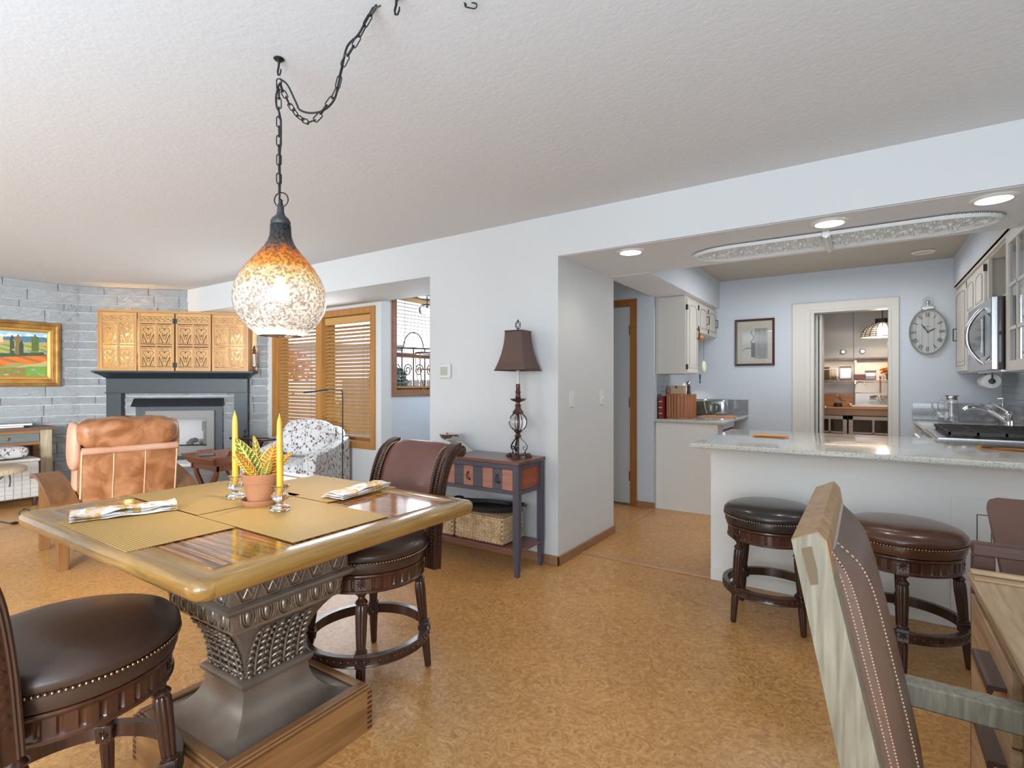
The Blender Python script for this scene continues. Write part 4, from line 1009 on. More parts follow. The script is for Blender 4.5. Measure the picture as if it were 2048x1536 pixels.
part('bowl', MB().lathe([(.03, .078), (.055, .082), (.078, .105), (.086, .128), (.084, .128), (.075, .106), (.05, .086), (.01, .084)], 40), m_chrome, t, 50)
# table lamp
m_cop = M('aged_copper_finish', (.15, .055, .035), .42, .55, var=((.09, .05, .045), 12, (1, 1, 1)), bump=(120, .2, .003))
m_shade = M('dark_rust_parchment_shade', (.080, .052, .047), .62, var=((.125, .066, .045), 5, (1, 1, 1)), bump=(180, .15, .003))
t = thing('table_lamp', 'tall table lamp with dark square bell shade and ribbed glass ball on the console', 'lamp', (-1.995, 3.045, .7555), R(3))
mb = MB(); v = []; nz = 14; sub = 8
def shw(s_): return .067 + .053 * s_ ** 2.0 + .0 * s_
for k in range(nz + 1):
    s_ = k / nz; h_ = shw(s_)
    for i in range(4 * sub):
        q, tt = divmod(i, sub); a = -1 + 2 * tt / sub; c, s2 = ((1, 0), (0, 1), (-1, 0), (0, -1))[q]
        v.append((c * h_ - s2 * a * h_, s2 * h_ + c * a * h_, .872 - .272 * s_))
mb.add(v, [(k * 32 + i, (k + 1) * 32 + i, (k + 1) * 32 + (i + 1) % 32, k * 32 + (i + 1) % 32) for k in range(nz) for i in range(32)])
o = part('lamp_shade', mb, m_shade, t, 30); md = o.modifiers.new('thick', 'SOLIDIFY'); md.thickness = .003
part('shade_rim', MB().tube([(c * shw(0), s2 * shw(0), .872) for c, s2 in ((1, 1), (-1, 1), (-1, -1), (1, -1))], .003, 4, closed=True).tube([(c * shw(1), s2 * shw(1), .600) for c, s2 in ((1, 1), (-1, 1), (-1, -1), (1, -1))], .003, 4, closed=True)
     .box(-.067, .067, -.002, .002, .868, .871).box(-.002, .002, -.067, .067, .868, .871), m_cop, t)
fb_ = MB()
for k in range(4):
    a0 = PI / 2 * k
    fb_.tube([(0.02 * math.sin(PI * q / 12) ** .8 * math.cos(a0 + q * .22), .02 * math.sin(PI * q / 12) ** .8 * math.sin(a0 + q * .22), .884 + .062 * q / 12) for q in range(13)], .0025, 6)
fb_.lathe([(.005, .868), (.007, .876), (.004, .886)], 12).ell((0, 0, .948), (.004, .004, .007), 8, 6)
part('finial', fb_, m_iron, t, 60)
part('candle_sleeve', MB().lathe([(.0125, .505), (.0125, .66)], 20), M('ivory_sleeve', (.62, .60, .55), .4), t, 40)
part('column', MB().lathe([(.010, .13), (.012, .135), (.020, .14), (.026, .146), (.018, .155), (.013, .163), (.020, .172), (.030, .178), (.026, .184), (.012, .19)], 32)
     .lathe([(.012, .298), (.036, .302), (.040, .310), (.034, .318), (.022, .334), (.017, .352), (.022, .357), (.022, .362), (.014, .366), (.014, .38), (.046, .392), (.056, .402), (.050, .405), (.016, .398), (.018, .41), (.022, .414), (.016, .42), (.016, .445), (.020, .449), (.020, .453), (.0145, .458), (.0145, .506), (.012, .508)], 32).lathe([(.006, .185), (.006, .31)], 10), m_cop, t, 50)
part('glass_ball', MB().lathe([(.016, .186), (.038, .196), (.055, .214), (.0635, .238), (.0635, .252), (.056, .274), (.040, .292), (.018, .302)], 48, fn=lambda r, a, z: r * (1 + .035 * abs(math.sin(4 * a)))), m_glass, t, 80)
for k in range(8):
    a = PI / 4 * k + .2; part('glass_ball_rib', MB().tube([((r + .0005) * math.cos(a), (r + .0005) * math.sin(a), z) for r, z in ((.018, .184), (.038, .194), (.056, .212), (.0645, .238), (.0645, .252), (.057, .276), (.041, .294), (.02, .304))], .0028, 6), m_iron, t, 60)
for k in range(3):
    a = R(-75 + 120 * k); ca, sa = math.cos(a), math.sin(a)
    pr = [(.014, .140), (.030, .118), (.050, .100), (.064, .080), (.066, .060), (.054, .046), (.040, .052), (.036, .066), (.045, .074), (.052, .066)]
    part('scroll_leg', MB().strip([(r * ca, r * sa, z) for r, z in pr], .012, .003, (-sa * .001 + ca, sa, .3)).tube([(.056 * ca, .056 * sa, .045), (.05 * ca, .05 * sa, .024)], .003, 6).ell((.05 * ca, .05 * sa, .028), (.007, .007, .007), 8, 6), m_iron, t, 50)
part('centre_post', MB().tube([(0, 0, .02), (0, 0, .15)], .008, 10), m_cop, t)
mb = MB().lathe([(.02, .004), (.045, .012), (.04, .022), (.012, .026)], 24)
for k in range(3):
    a = R(-75 + 120 * k); X_ = Matrix.Rotation(a, 4, 'Z'); mb.X = X_
    mb.box(.0, .085, -.017, .017, .012, .024, .003); mb.box(.055, .095, -.026, .026, .0, .014, .003); mb.X = None
part('foot', mb, m_cop, t, 40)
# ---------------------------------------------------------------- chimney wall: mantel, insert, carved screen
MZ = R(AW); CHX = aw(0, 0)
def frame_thing(name, label, cat, s, off, z=0, group=None): return thing(name, label, cat, (*aw(s, off), z), MZ, group)
m_mant = M('black_green_mantel_paint', (.020, .026, .029), .42, bump=(60, .05, .003))
S0 = .337
t = frame_thing('mantelpiece', 'black painted fireplace mantel with a deep moulded shelf on the white stone wall', 'mantel', S0, 0)
Wm = 1.897 - S0
part('mantel_shelf', MB().box(-.085, Wm + .10, -.26, -.001, 1.400, 1.420, .003), m_mant, t)
cm = MB()
pr = [(-.235, 1.400), (-.225, 1.388), (-.20, 1.380), (-.165, 1.362), (-.135, 1.345), (-.120, 1.336), (-.112, 1.325)]
for i in range(len(pr) - 1):
    (a, za), (b_, zb) = pr[i], pr[i + 1]
    ea, eb = max(0, -a - .112), max(0, -b_ - .112)
    v = [(-ea * .6, a, za), (Wm + ea * .6, a, za), (Wm + eb * .6, b_, zb), (-eb * .6, b_, zb), (-ea * .6, 0, za), (Wm + ea * .6, 0, za), (Wm + eb * .6, 0, zb), (-eb * .6, 0, zb)]
    cm.add(v, [(3, 2, 1, 0), (1, 2, 6, 5), (0, 4, 7, 3), (0, 1, 5, 4)])
part('crown_moulding', cm, m_mant, t)
part('frieze_board', MB().box(0, Wm, -.11, -.001, 1.15, 1.33).box(-.012, Wm + .012, -.122, -.001, 1.15, 1.162, .002), m_mant, t)
for a in (0, Wm - .155): part('pilaster', MB().box(a, a + .155, -.105, -.001, .322, 1.15).box(a - .006, a + .161, -.115, -.001, .322, .42), m_mant, t)
# hearth of stone blocks
hs = frame_thing('hearth', 'raised white painted stone hearth ledge under the gas fireplace', 'hearth', .25, -.03)
part('hearth_core', B(.01, 1.70, -.46, -.001, 0, .285), m_mortar, hs); part('hearth_cap', MB().box(-.01, 1.72, -.50, -.001, .285, .318, .006), m_brick, hs)
for row, (z, h_) in enumerate(((0, .10), (.10, .10), (.20, .085))):
    s_ = -.02 - .2 * (row % 2)
    while s_ < 1.70:
        a, b_ = max(s_, 0), min(s_ + .40, 1.71); s_ += .40
        if b_ - a < .04: continue
        o = put('brick', BLK[(row + int(a * 10)) % 8], hs, (a + .003, -.455, z + .003)); o.scale = (b_ - a - .006, .03, h_ - .006)
# gas insert
m_grey_s = M('graphite_grey_surround', (.045, .047, .055), .45)
m_tau = M('taupe_metal_trim', (.17, .158, .145), .5, .3)
ins = frame_thing('gas_fireplace', 'gas fireplace insert with taupe frame, dark surround and burning flame', 'fireplace', .62, 0)
part('surround', MB().box(0, .12, -.035, 0.02, .32, 1.0).box(.88, .97, -.035, .02, .32, 1.0).box(.12, .88, -.035, .02, .93, 1.0).box(.12, .88, -.035, .02, .32, .34), m_grey_s, ins)
part('hood', MB().prism([(-.035, 1.0), (-.11, .985), (-.12, .995), (-.035, 1.085)], -.02, .985, 'yz'), m_black, ins)
part('trim_frame', MB().box(.12, .24, -.075, -.035, .37, .93).box(.80, .885, -.075, -.035, .37, .93).box(.24, .80, -.075, -.035, .83, .93).box(.24, .80, -.075, -.035, .37, .49), m_tau, ins)
part('base_grille', B(.10, .90, -.07, -.03, .325, .372), m_black, ins)
part('firebox', MB().box(.2, .84, .20, .22, .40, .9).box(.2, .22, -.03, .2, .40, .9).box(.82, .84, -.03, .2, .4, .9).box(.2, .84, -.03, .2, .88, .9).box(.2, .84, -.03, .2, .44, .50), m_black, ins)
rnd = random.Random(3); st = M('river_stone', (.13, .12, .12), .8, var=((.26, .25, .24), 10, (1, 1, 1)))
for q in range(16):
    part('stone', MB().ell((rnd.uniform(.27, .78), rnd.uniform(-.0, .12), .515 + rnd.uniform(0, .04)), (rnd.uniform(.025, .045), rnd.uniform(.025, .04), rnd.uniform(.02, .034)), 10, 7), st, ins, 80)
m_fl = M('gas_flame', (1, .45, .08), .5, emis=((1, .36, .06), 7))
m_fl2 = M('gas_flame_core', (1, .8, .3), .5, emis=((1, .66, .22), 9))
for (fx, h_, w_, mm) in ((.36, .22, .034, m_fl), (.32, .13, .026, m_fl), (.415, .15, .026, m_fl), (.365, .15, .020, m_fl2), (.52, .13, .018, m_fl), (.49, .08, .018, m_fl)):
    f2 = MB().lathe([(w_ * .5, 0), (w_, h_ * .18), (w_ * .85, h_ * .42), (w_ * .45, h_ * .7), (.002, h_)], 12, cap=False)
    f2.v = [(x + .02 * math.sin(z * 22 + fx * 30) * (z / h_), y * .5, z) for x, y, z in f2.v]
    part('flame', f2, mm, ins, 80, loc=(fx, .03 + (.012 if mm is m_fl else -.01), .53))
part('glass_pane', B(.22, .82, -.034, -.031, .48, .84), m_pane, ins)
fp = aw(.62 + .40, -.02); point('fire_glow', (fp[0] + nv[0] * .0, fp[1] + nv[1] * .0, .66), .12, (1, .45, .12), .05)
# carved folding screen on the mantel
m_scr = wood('carved_honey_wood', (.36, .17, .045), (.50, .27, .09), 2, .45, 4)
m_scr_x = wood('carved_honey_wood_rail', (.36, .17, .045), (.50, .27, .09), 0, .45, 4)
def fret(wd, ht, holes, nx, nz, th=.008):
    cell = np.zeros((nz, nx), bool); xs = (np.arange(nx) + .5) / nx * wd - wd / 2; zs = (np.arange(nz) + .5) / nz * ht
    X_, Z_ = np.meshgrid(xs, zs)
    for (hx, hz, a, b_, ang) in holes:
        c, s_ = math.cos(ang), math.sin(ang); u = (X_ - hx) * c + (Z_ - hz) * s_; w_ = -(X_ - hx) * s_ + (Z_ - hz) * c
        cell |= (np.abs(u / a) ** 1.5 + np.abs(w_ / b_) ** 1.5) < 1
    solid = ~cell; mb = MB(); idx = {}
    def V(i, j, k):
        key = (i, j, k)
        if key not in idx: idx[key] = len(mb.v); mb.v.append((i / nx * wd - wd / 2, -th if k else 0, j / nz * ht))
        return idx[key]
    F = []
    for j in range(nz):
        i = 0
        while i < nx:
            if not solid[j, i]: i += 1; continue
            F.append((V(i, j, 1), V(i + 1, j, 1), V(i + 1, j + 1, 1), V(i, j + 1, 1))); F.append((V(i, j, 0), V(i, j + 1, 0), V(i + 1, j + 1, 0), V(i + 1, j, 0)))
            for (di, dj, a, b2) in ((-1, 0, (i, j), (i, j + 1)), (1, 0, (i + 1, j + 1), (i + 1, j)), (0, -1, (i + 1, j), (i, j)), (0, 1, (i, j + 1), (i + 1, j + 1))):
                ii, jj = i + di, j + dj
                if not (0 <= ii < nx and 0 <= jj < nz) or not solid[jj, ii]:
                    F.append((V(*a, 0), V(*a, 1), V(*b2, 1), V(*b2, 0)))
            i += 1
    mb.f = F; mb.c = [None] * len(F); mb.mi = [0] * len(F)
    return mb.mesh('fretwork', m_scr)
PWd, PHt = .155, .232
H_ = []
for k in range(18):   # heart outline of slots
    a = 2 * PI * k / 18 + .1; hx = .052 * math.sin(a) ** 3; hz = .150 + .052 * (.8125 * math.cos(a) - .3125 * math.cos(2 * a) - .125 * math.cos(3 * a) - .06 * math.cos(4 * a))
    H_.append((hx * 1.05, hz, .0085, .0045, a * 1.0 + .4))
rnd = random.Random(11)
for sg in (-1, 1):
    for k in range(6): H_.append((sg * (.022 + .006 * k), .020 + .016 * k, .011, .0045, sg * (.75 - .05 * k)))
    for k in range(5): H_.append((sg * (.058), .030 + .020 * k, .0055, .0075, sg * .5))
    for k in range(3): H_.append((sg * (.016 + .02 * k), .215, .007, .0045, sg * .5))
    for k in range(4): H_.append((sg * (.010 + .004 * k), .058 + .016 * k, .0085, .004, sg * 1.1))
for k in range(5): H_.append((-.05 + .025 * k, .012, .009, .004, 0))
FR = fret(PWd, PHt, H_, 52, 78)
Tp = []
for k in range(11):
    u = -.15 + .03 * k; Tp += [(u, .016 + .012 * (k % 2), .010, .004, (-1) ** k * .7), (u + .012, .044 - .012 * (k % 2), .009, .004, -(-1) ** k * .6)]
FT = fret(.325, .058, Tp, 104, 20)
def screen_panel(label, s, off, rz):
    t = thing('carved_screen', label, 'screen', (*aw(s, off), 1.4205), MZ + rz, 'carved screen panels on the mantel')
    Wp = .385; Hp = .695
    part('stile', B(-Wp / 2, -Wp / 2 + .028, -.02, 0, 0, Hp), m_scr, t); part('stile', B(Wp / 2 - .028, Wp / 2, -.02, 0, 0, Hp), m_scr, t)
    part('rail', B(-Wp / 2 + .028, Wp / 2 - .028, -.019, -.001, 0, .045), m_scr_x, t); part('rail', B(-Wp / 2 + .028, Wp / 2 - .028, -.019, -.001, .295, .318), m_scr_x, t)
    part('rail', B(-Wp / 2 + .028, Wp / 2 - .028, -.019, -.001, .568, .592), m_scr_x, t); part('rail', B(-Wp / 2 + .028, Wp / 2 - .028, -.019, -.001, .655, Hp), m_scr_x, t)
    part('mullion', B(-.009, .009, -.0185, -.0015, .045, .568), m_scr, t)
    for sx_ in (-1, 1):
        for zz in (.052, .327): put('fretwork', FR, t, (sx_ * .0865, -.006, zz))
    put('fretwork', FT, t, (0, -.006, .594))
    return t
sp_ = [(.525, .225, 0, 'leftmost'), (.925, .225, 0, 'second from the left'), (1.325, .225, 0, 'third from the left'), (1.725, .225, 0, 'rightmost')]
for (s_, of, rz, nm) in sp_:
    t = screen_panel('carved honey wood lattice screen panel on the mantel, %s of the four' % nm, s_, of, rz)
    if 1 < s_ < 1.5:
        for z in (.07, .60): part('hinge_leaf', MB().box(-.224, -.176, -.0235, -.0205, z - .03, z + .03).lathe([(.005, z - .032), (.005, z + .032)], 8, -.2, -.025, 0), m_iron, t)
# end returns of the screen and the top rail along it
t = frame_thing('screen_case', 'brown wooden case boards closing the ends and top of the carved mantel screen', 'case', .325, .225, 1.4205)
part('end_board', B(-.012, .006, -.022, .19, 0, .722), m_casing, t); part('end_board', B(1.594, 1.615, -.022, .19, 0, .722), m_casing, t); part('top_rail', B(.006, 1.594, -.026, .0, .697, .722), m_casing_x, t)
part('shade_board', B(.40, 1.20, .03, .04, 0, .69), M('dark_shade_board', (.06, .035, .02), .8), t)  # added dark board, stands in for the shadow seen through the middle holes
for kb, (s_, zz, pw) in enumerate(((.45, 1.62, 4.5), (.56, 1.82, 3.2), (1.80, 1.62, 4.5), (1.80, 1.82, 3))):
    q = aw(s_, .10); point('screen_lamp_glow', (q[0], q[1], zz), pw, (1, .62, .22), .025)
    single('string_bulb', MB().ell((0, 0, 0), (.016, .016, .022), 12, 8).lathe([(.009, .015), (.009, .035)], 8), M('warm_bulb', (1, .7, .3), .4, emis=((1, .62, .22), 22)) if 'warm_bulb' not in bpy.data.materials else bpy.data.materials['warm_bulb'],
           'small warm bulb glowing behind the carved mantel screen, the %s one' % ('lower left', 'upper left', 'lower right', 'upper right')[kb], 'bulb', 60, loc=(*aw(s_, .12), zz + .045), group='warm bulbs behind the carved screen')
# tall glass candle stand at the mantel's right end
t = frame_thing('mantel_sconce', 'slim dark metal and glass candle lantern at the right end of the mantel', 'lantern', 1.988, .15, 1.4205)
part('base', MB().lathe([(.034, 0), (.036, .008), (.016, .016), (.012, .05), (.028, .056), (.03, .062), (.006, .064)], 20), m_cop, t, 40)
part('glass_tube', MB().lathe([(.018, .064), (.019, .22)], 20, cap=False), m_glass, t, 60)
part('cap', MB().lathe([(.03, .222), (.032, .232), (.014, .244), (.018, .26), (.022, .272), (.010, .29), (.016, .305), (.004, .325)], 20), m_cop, t, 40)
for k in range(4): part('side_rod', MB().tube([(.026 * math.cos(k * PI / 2 + .6), .026 * math.sin(k * PI / 2 + .6), .06), (.026 * math.cos(k * PI / 2 + .6), .026 * math.sin(k * PI / 2 + .6), .226)], .0022, 6), m_cop, t)
# ---------------------------------------------------------------- painting on the left wall
PY0, PY1, PZ0, PZ1 = 1.02, 2.175, 1.232, 1.972
t = thing('landscape_painting', 'oil landscape with cypresses and a red poppy field in a wide gilt frame', 'painting', (XL, PY0, PZ0), R(90))
Wf, Hf = PY1 - PY0, PZ1 - PZ0
m_gilt = M('antique_gold_leaf', (.50, .26, .065), .36, .55, var=((.32, .15, .04), 8, (1, 1, 1)), bump=(60, .2, .003))
m_gilt2 = M('bright_gold_leaf', (.72, .42, .12), .28, .6)
def framemesh(Wf, Hf, prof):
    mb = MB(); v = []
    for (i_, y) in prof: v += [(i_, y, i_), (Wf - i_, y, i_), (Wf - i_, y, Hf - i_), (i_, y, Hf - i_)]
    fs = []
    for k in range(len(prof) - 1):
        for q in range(4): fs.append((k * 4 + q, k * 4 + (q + 1) % 4, k * 4 + 4 + (q + 1) % 4, k * 4 + 4 + q))
    return mb.add(v, fs)
part('outer_frame', framemesh(Wf, Hf, [(0, -.002), (0, -.03), (.012, -.052), (.03, -.058), (.04, -.045), (.055, -.040), (.075, -.040), (.085, -.030)]), m_gilt, t, 20)
part('inner_liner', framemesh(Wf, Hf, [(.083, -.03), (.09, -.036), (.10, -.034), (.118, -.018), (.122, -.012)]), m_gilt2, t, 20, label='bright gold inner lip')
mb = MB(); i0 = .12; cw, chh = Wf - 2 * i0, Hf - 2 * i0
def pc(u, v_, d_): return (i0 + u * cw, -.008 - d_, i0 + v_ * chh)
rnd = random.Random(5); nu, nv_ = 200, 130
def pig(u, v_):   # u right, v up: sky, hills, village, fields, poppies, shrubs
    rx_ = u; n_ = .02 * math.sin(u * 40 + v_ * 13) + .015 * math.sin(u * 71)
    def jit(c, a=.05): q = rnd.uniform(-a, a); return tuple(max(.01, x * (1 + 3 * q) + q * .3) for x in c)
    if v_ > .885 + .02 * math.sin(u * 9): c = (.30, .47, .66) if v_ > .93 + n_ else (.60, .68, .68)
    elif v_ > .78 + .01 * math.sin(u * 14) - .04 * (u - .8): c = (.075, .16, .21)
    elif v_ > .70: c = (.28, .33, .12) if math.sin(u * 50) > -.3 else (.50, .25, .12)
    elif v_ > .50 + .15 * (u - .6): c = (.36, .33, .09) if math.sin(u * 33 + v_ * 60) > 0 else (.20, .24, .06)
    elif v_ > .42 + .15 * (u - .6): c = (.05, .075, .04)
    elif v_ > .22 + .22 * (u - .5) + .03 * math.sin(u * 20): c = (.62, .15, .015) if math.sin(u * 25 + v_ * 40) > -.35 else (.36, .12, .03)
    elif v_ > .12 + .1 * u: c = (.45, .33, .16) if math.sin(u * 17 - v_ * 30) > -.2 else (.28, .26, .08)
    else: c = (.14, .22, .045) if math.sin(u * 31 + v_ * 50) > -.2 else (.32, .13, .04)
    if u > .80 and v_ < .22: c = (.15, .28, .04)
    for (tx, tw, t0, t1, cc) in ((.67, .022, .50, .93, (.06, .07, .03)), (.725, .026, .48, .95, (.20, .12, .04)), (.755, .02, .48, .82, (.04, .06, .035)), (.885, .034, .56, .96, (.09, .13, .03))):
        if t0 < v_ < t1 and abs(u - tx) < tw * min(1, (t1 - v_) * 9): c = cc
    if abs(u - .575) < .014 and .74 < v_ < .88: c = (.60, .47, .24)
    if abs(u - .53) < .03 and .74 < v_ < .81: c = (.62, .42, .24)
    return jit(c, .03)
mb.grid(nu + 1, nv_ + 1, lambda i, j: pc(i / nu, j / nv_, 0))
for k in range(len(mb.f)):
    j, i = divmod(k, nu); mb.c[k] = pig((i + .5) / nu, (j + .5) / nv_)
part('canvas', mb, m_print, t)
# ---------------------------------------------------------------- left console with weathered posts, books, storage bench
m_wea = wood('weathered_grey_wood', (.30, .22, .13), (.45, .36, .25), 2, .8, 5)
m_brn = wood('warm_brown_plank', (.20, .085, .035), (.29, .14, .06), 1, .5, 4)
m_teal = wood('worn_teal_drawer_paint', (.11, .13, .12), (.16, .17, .15), 1, .6, 5)
t = thing('side_console', 'rustic brown console with a worn teal drawer and weathered posts under the painting', 'console', (-7.50, 2.0, 0), 0)
part('top', MB().box(-.36, .03, -1.35, .03, .762, .79, .003), wood('dark_brown_plank', (.10, .055, .035), (.16, .09, .055), 1, .45, 4), t)
for (x, y) in ((-.07, -.10), (-.07, -1.31), (-.34, -.10), (-.34, -1.31)): part('post', MB().box(x, x + .07, y, y + .10, 0, .762, .004), m_wea if x > -.2 else m_brn, t)
part('drawer_rail', MB().box(-.06, -.005, -1.21, -.10, .725, .762).box(-.06, -.005, -1.21, -.10, .60, .635).box(-.33, -.06, -1.25, -.05, .60, .61).box(-.34, -.32, -1.25, -.05, .60, .762), m_brn, t)
for k in range(2):
    d = part('drawer', B(-.05, -.010, -.108 - .545 * k - .535, -.108 - .545 * k, .638, .722), m_teal, t)
    part('knob', MB().lathe([(.008, 0), (.008, .012), (.018, .018), (.019, .026), (.012, .032)], 16, -.010, -.108 - .545 * k - .27, .68, ax='x'), m_brn, d, 40)
part('lower_shelf', B(-.33, -.01, -1.22, -.09, .08, .11), m_brn, t)
for k, (y0, y1, z, cc, lb) in enumerate(((1.45, 1.78, .791, (.34, .22, .17), 'lower of the two flat books with a rust cover on the rustic console'), (1.50, 1.86, .812, (.40, .41, .42), 'upper of the two flat books with a grey cover on the rustic console'))):
    b = thing('book', lb, 'book', (-7.70, (y0 + y1) / 2, z), R(4 - 8 * k), 'books on the rustic console')
    hy = (y1 - y0) / 2
    m_b = M('book_cover_%d' % k, cc, .5)
    part('cover', MB().box(-.12, .12, -hy, hy, 0, .003).box(-.12, .12, -hy, hy, .017, .020).box(-.12, -.117, -hy, hy, 0, .02), m_b, b)
    part('pages', B(-.116, .115, -hy + .004, hy - .004, .003, .017), m_white, b)
def leafprint(name, base, ink, scale=9., dark=False):
    m = bpy.data.materials.new(name); m.use_nodes = True; nt = m.node_tree; L = nt.links; b = nt.nodes['Principled BSDF']; b.inputs['Roughness'].default_value = .85
    tc = _n(nt, 'ShaderNodeTexCoord')
    def mth(op, *ins):
        n = _n(nt, 'ShaderNodeMath', operation=op)
        for i, v in enumerate(ins):
            if isinstance(v, (int, float)): n.inputs[i].default_value = v
            else: L.new(v, n.inputs[i])
        return n.outputs[0]
    # vines: rings around large cells; leaves: small elongated cells masked to lie beside the vine
    v1 = _n(nt, 'ShaderNodeTexVoronoi'); v1.inputs['Scale'].default_value = scale; v1.feature = 'DISTANCE_TO_EDGE'
    nz = _n(nt, 'ShaderNodeTexNoise'); nz.inputs['Scale'].default_value = 6
    mixv = _n(nt, 'ShaderNodeMixRGB'); mixv.inputs[0].default_value = .06; L.new(tc.outputs['Object'], mixv.inputs[1]); L.new(nz.outputs['Color'], mixv.inputs[2]); L.new(tc.outputs['Object'], nz.inputs[0])
    L.new(mixv.outputs[0], v1.inputs[0])
    mp = _n(nt, 'ShaderNodeMapping'); mp.inputs['Scale'].default_value = (1, 1, .62); mp.inputs['Rotation'].default_value = (.5, .5, .6); L.new(mixv.outputs[0], mp.inputs[0])
    v2 = _n(nt, 'ShaderNodeTexVoronoi'); v2.inputs['Scale'].default_value = scale * 3.6; L.new(mp.outputs[0], v2.inputs[0])
    vine = mth('LESS_THAN', v1.outputs['Distance'], .016)
    near = mth('LESS_THAN', v1.outputs['Distance'], .24)
    lf = mth('LESS_THAN', v2.outputs['Distance'], .33)
    mask = mth('MAXIMUM', vine, mth('MULTIPLY', near, lf))
    mx = _n(nt, 'ShaderNodeMixRGB'); mx.inputs[1].default_value = (*base, 1); mx.inputs[2].default_value = (*ink, 1); L.new(mask, mx.inputs[0]); L.new(mx.outputs[0], b.inputs['Base Color'])
    return m
m_flor = leafprint('leaf_vine_print_fabric', (.56, .55, .54), (.17, .095, .07), 10)
m_bench = M('white_woven_leather', (.50, .46, .42), .5)
t = thing('storage_bench', 'white woven-panel storage bench with dark feet standing below the rustic console', 'bench', (-7.15, 1.80, 0), 0)
part('box', MB().box(-.30, 0, -1.05, 0, .09, .46, .01), m_bench, t)
mb = MB()
for i in range(16):
    for j in range(6): mb.box(-.001, .006 + .003 * ((i + j) % 2), -1.04 + i * .065, -1.04 + i * .065 + .058, .10 + j * .045, .10 + j * .045 + .040, .002)
part('woven_panel', mb, m_bench, t, kind='stuff'); part('lid', MB().box(-.31, .01, -1.06, .01, .46, .49, .008), m_bench, t)
for y in (-.03, -1.0): part('foot', MB().lathe([(.018, 0), (.026, .09)], 10, -.03, y, 0), m_dark, t)
single('bench_cushion', MB().sbox((-.15, -.55, .555), (.28, .98, .13), 5, 32, 12), m_flor, 'leaf-patterned seat cushion lying on the white storage bench', 'cushion', 60, loc=(-7.15, 1.80, .005))
# round mosaic side table with scrolled iron base
t = thing('round_table', 'low round stone-topped side table on a scrolled black iron base at the left edge', 'table', (-6.42, 1.17, 0), 0)
m_trav = M('travertine_mosaic', (.56, .44, .31), .5, var=((.40, .29, .17), 6, (1, 1, 1), 5, .35, .65, 1.5))
part('tabletop', MB().lathe([(.30, .47), (.345, .475), (.35, .485), (.35, .515), (.342, .52), (.01, .52)], 64), m_trav, t, 40)
mb = MB()
for k in range(56):
    a = 2 * PI * k / 56; mb.X = Matrix.Rotation(a, 4, 'Z'); mb.box(.346, .354, -.0165, .0165, .479, .513, .001); mb.X = None
part('edge_mosaic_tile', mb, m_trav, t, kind='stuff')
for k in range(3):
    a = R(-45 + 120 * k); ca, sa = math.cos(a), math.sin(a)
    pr = [(.10, .30), (.13, .36), (.19, .38), (.235, .34), (.24, .40), (.225, .46), (.16, .40), (.10, .28), (.085, .18), (.12, .08), (.22, .02), (.31, .012), (.37, .05), (.375, .10), (.335, .125), (.30, .10), (.305, .08)]
    part('scroll_leg', MB().strip([tuple(p) for p in smooth([(r * ca, r * sa, z) for r, z in pr[3:]], 4)], .012, .012, (ca, sa, .2)).ell((.27 * ca, .27 * sa, .012), (.03, .03, .012), 12, 6), m_iron, t, 60)
part('iron_ring', MB().tube([(.24 * math.cos(q), .24 * math.sin(q), .462) for q in [2 * PI * k / 40 for k in range(40)]], .007, 6, closed=True).tube([(.09 * math.cos(q), .09 * math.sin(q), .19) for q in [2 * PI * k / 24 for k in range(24)]], .005, 6, closed=True), m_iron, t, 60)
mb = MB(); rnd = random.Random(2)
for k in range(9):
    a = 2 * PI * k / 9 + rnd.uniform(-.2, .2); l = rnd.uniform(.16, .24); mb.grid(3, 8, lambda i, j: ((j / 7) * l * math.cos(a) + (i - 1) * .02 * math.sin(PI * j / 7.5) * -math.sin(a), (j / 7) * l * math.sin(a) + (i - 1) * .02 * math.sin(PI * j / 7.5) * math.cos(a), .12 + .20 * (j / 7) - .12 * (j / 7) ** 2 + abs(i - 1) * .006))
t = thing('potted_succulent', 'green strap-leaved plant whose tip shows at the left edge above the round table', 'plant', (-6.46, 1.02, .521))
part('leaf', mb, M('fresh_green_leaf', (.13, .28, .06), .4), t, 60); part('pot', MB().lathe([(.05, 0), (.07, .1), (.074, .12), (.066, .12), (.05, .1)], 24), m_terra, t, 40)
# ---------------------------------------------------------------- leather recliner with bow arms
m_cog = M('distressed_cognac_leather', (.22, .075, .022), .42, var=((.42, .185, .085), 8, (1, 1, 1), 12, .34, .70, 1.1), bump=(160, .2, .004))
m_cog2 = M('faded_pinkish_leather', (.44, .22, .13), .48, var=((.52, .30, .20), 4, (1, 1, 1), 6), bump=(160, .2, .004))
m_seam = M('pale_leather_seam', (.62, .36, .21), .6)
m_mis = wood('mission_oak', (.145, .055, .015), (.22, .092, .028), 0, .35, 3)
m_mis_z = wood('mission_oak_upright', (.145, .055, .015), (.22, .092, .028), 2, .35, 3)
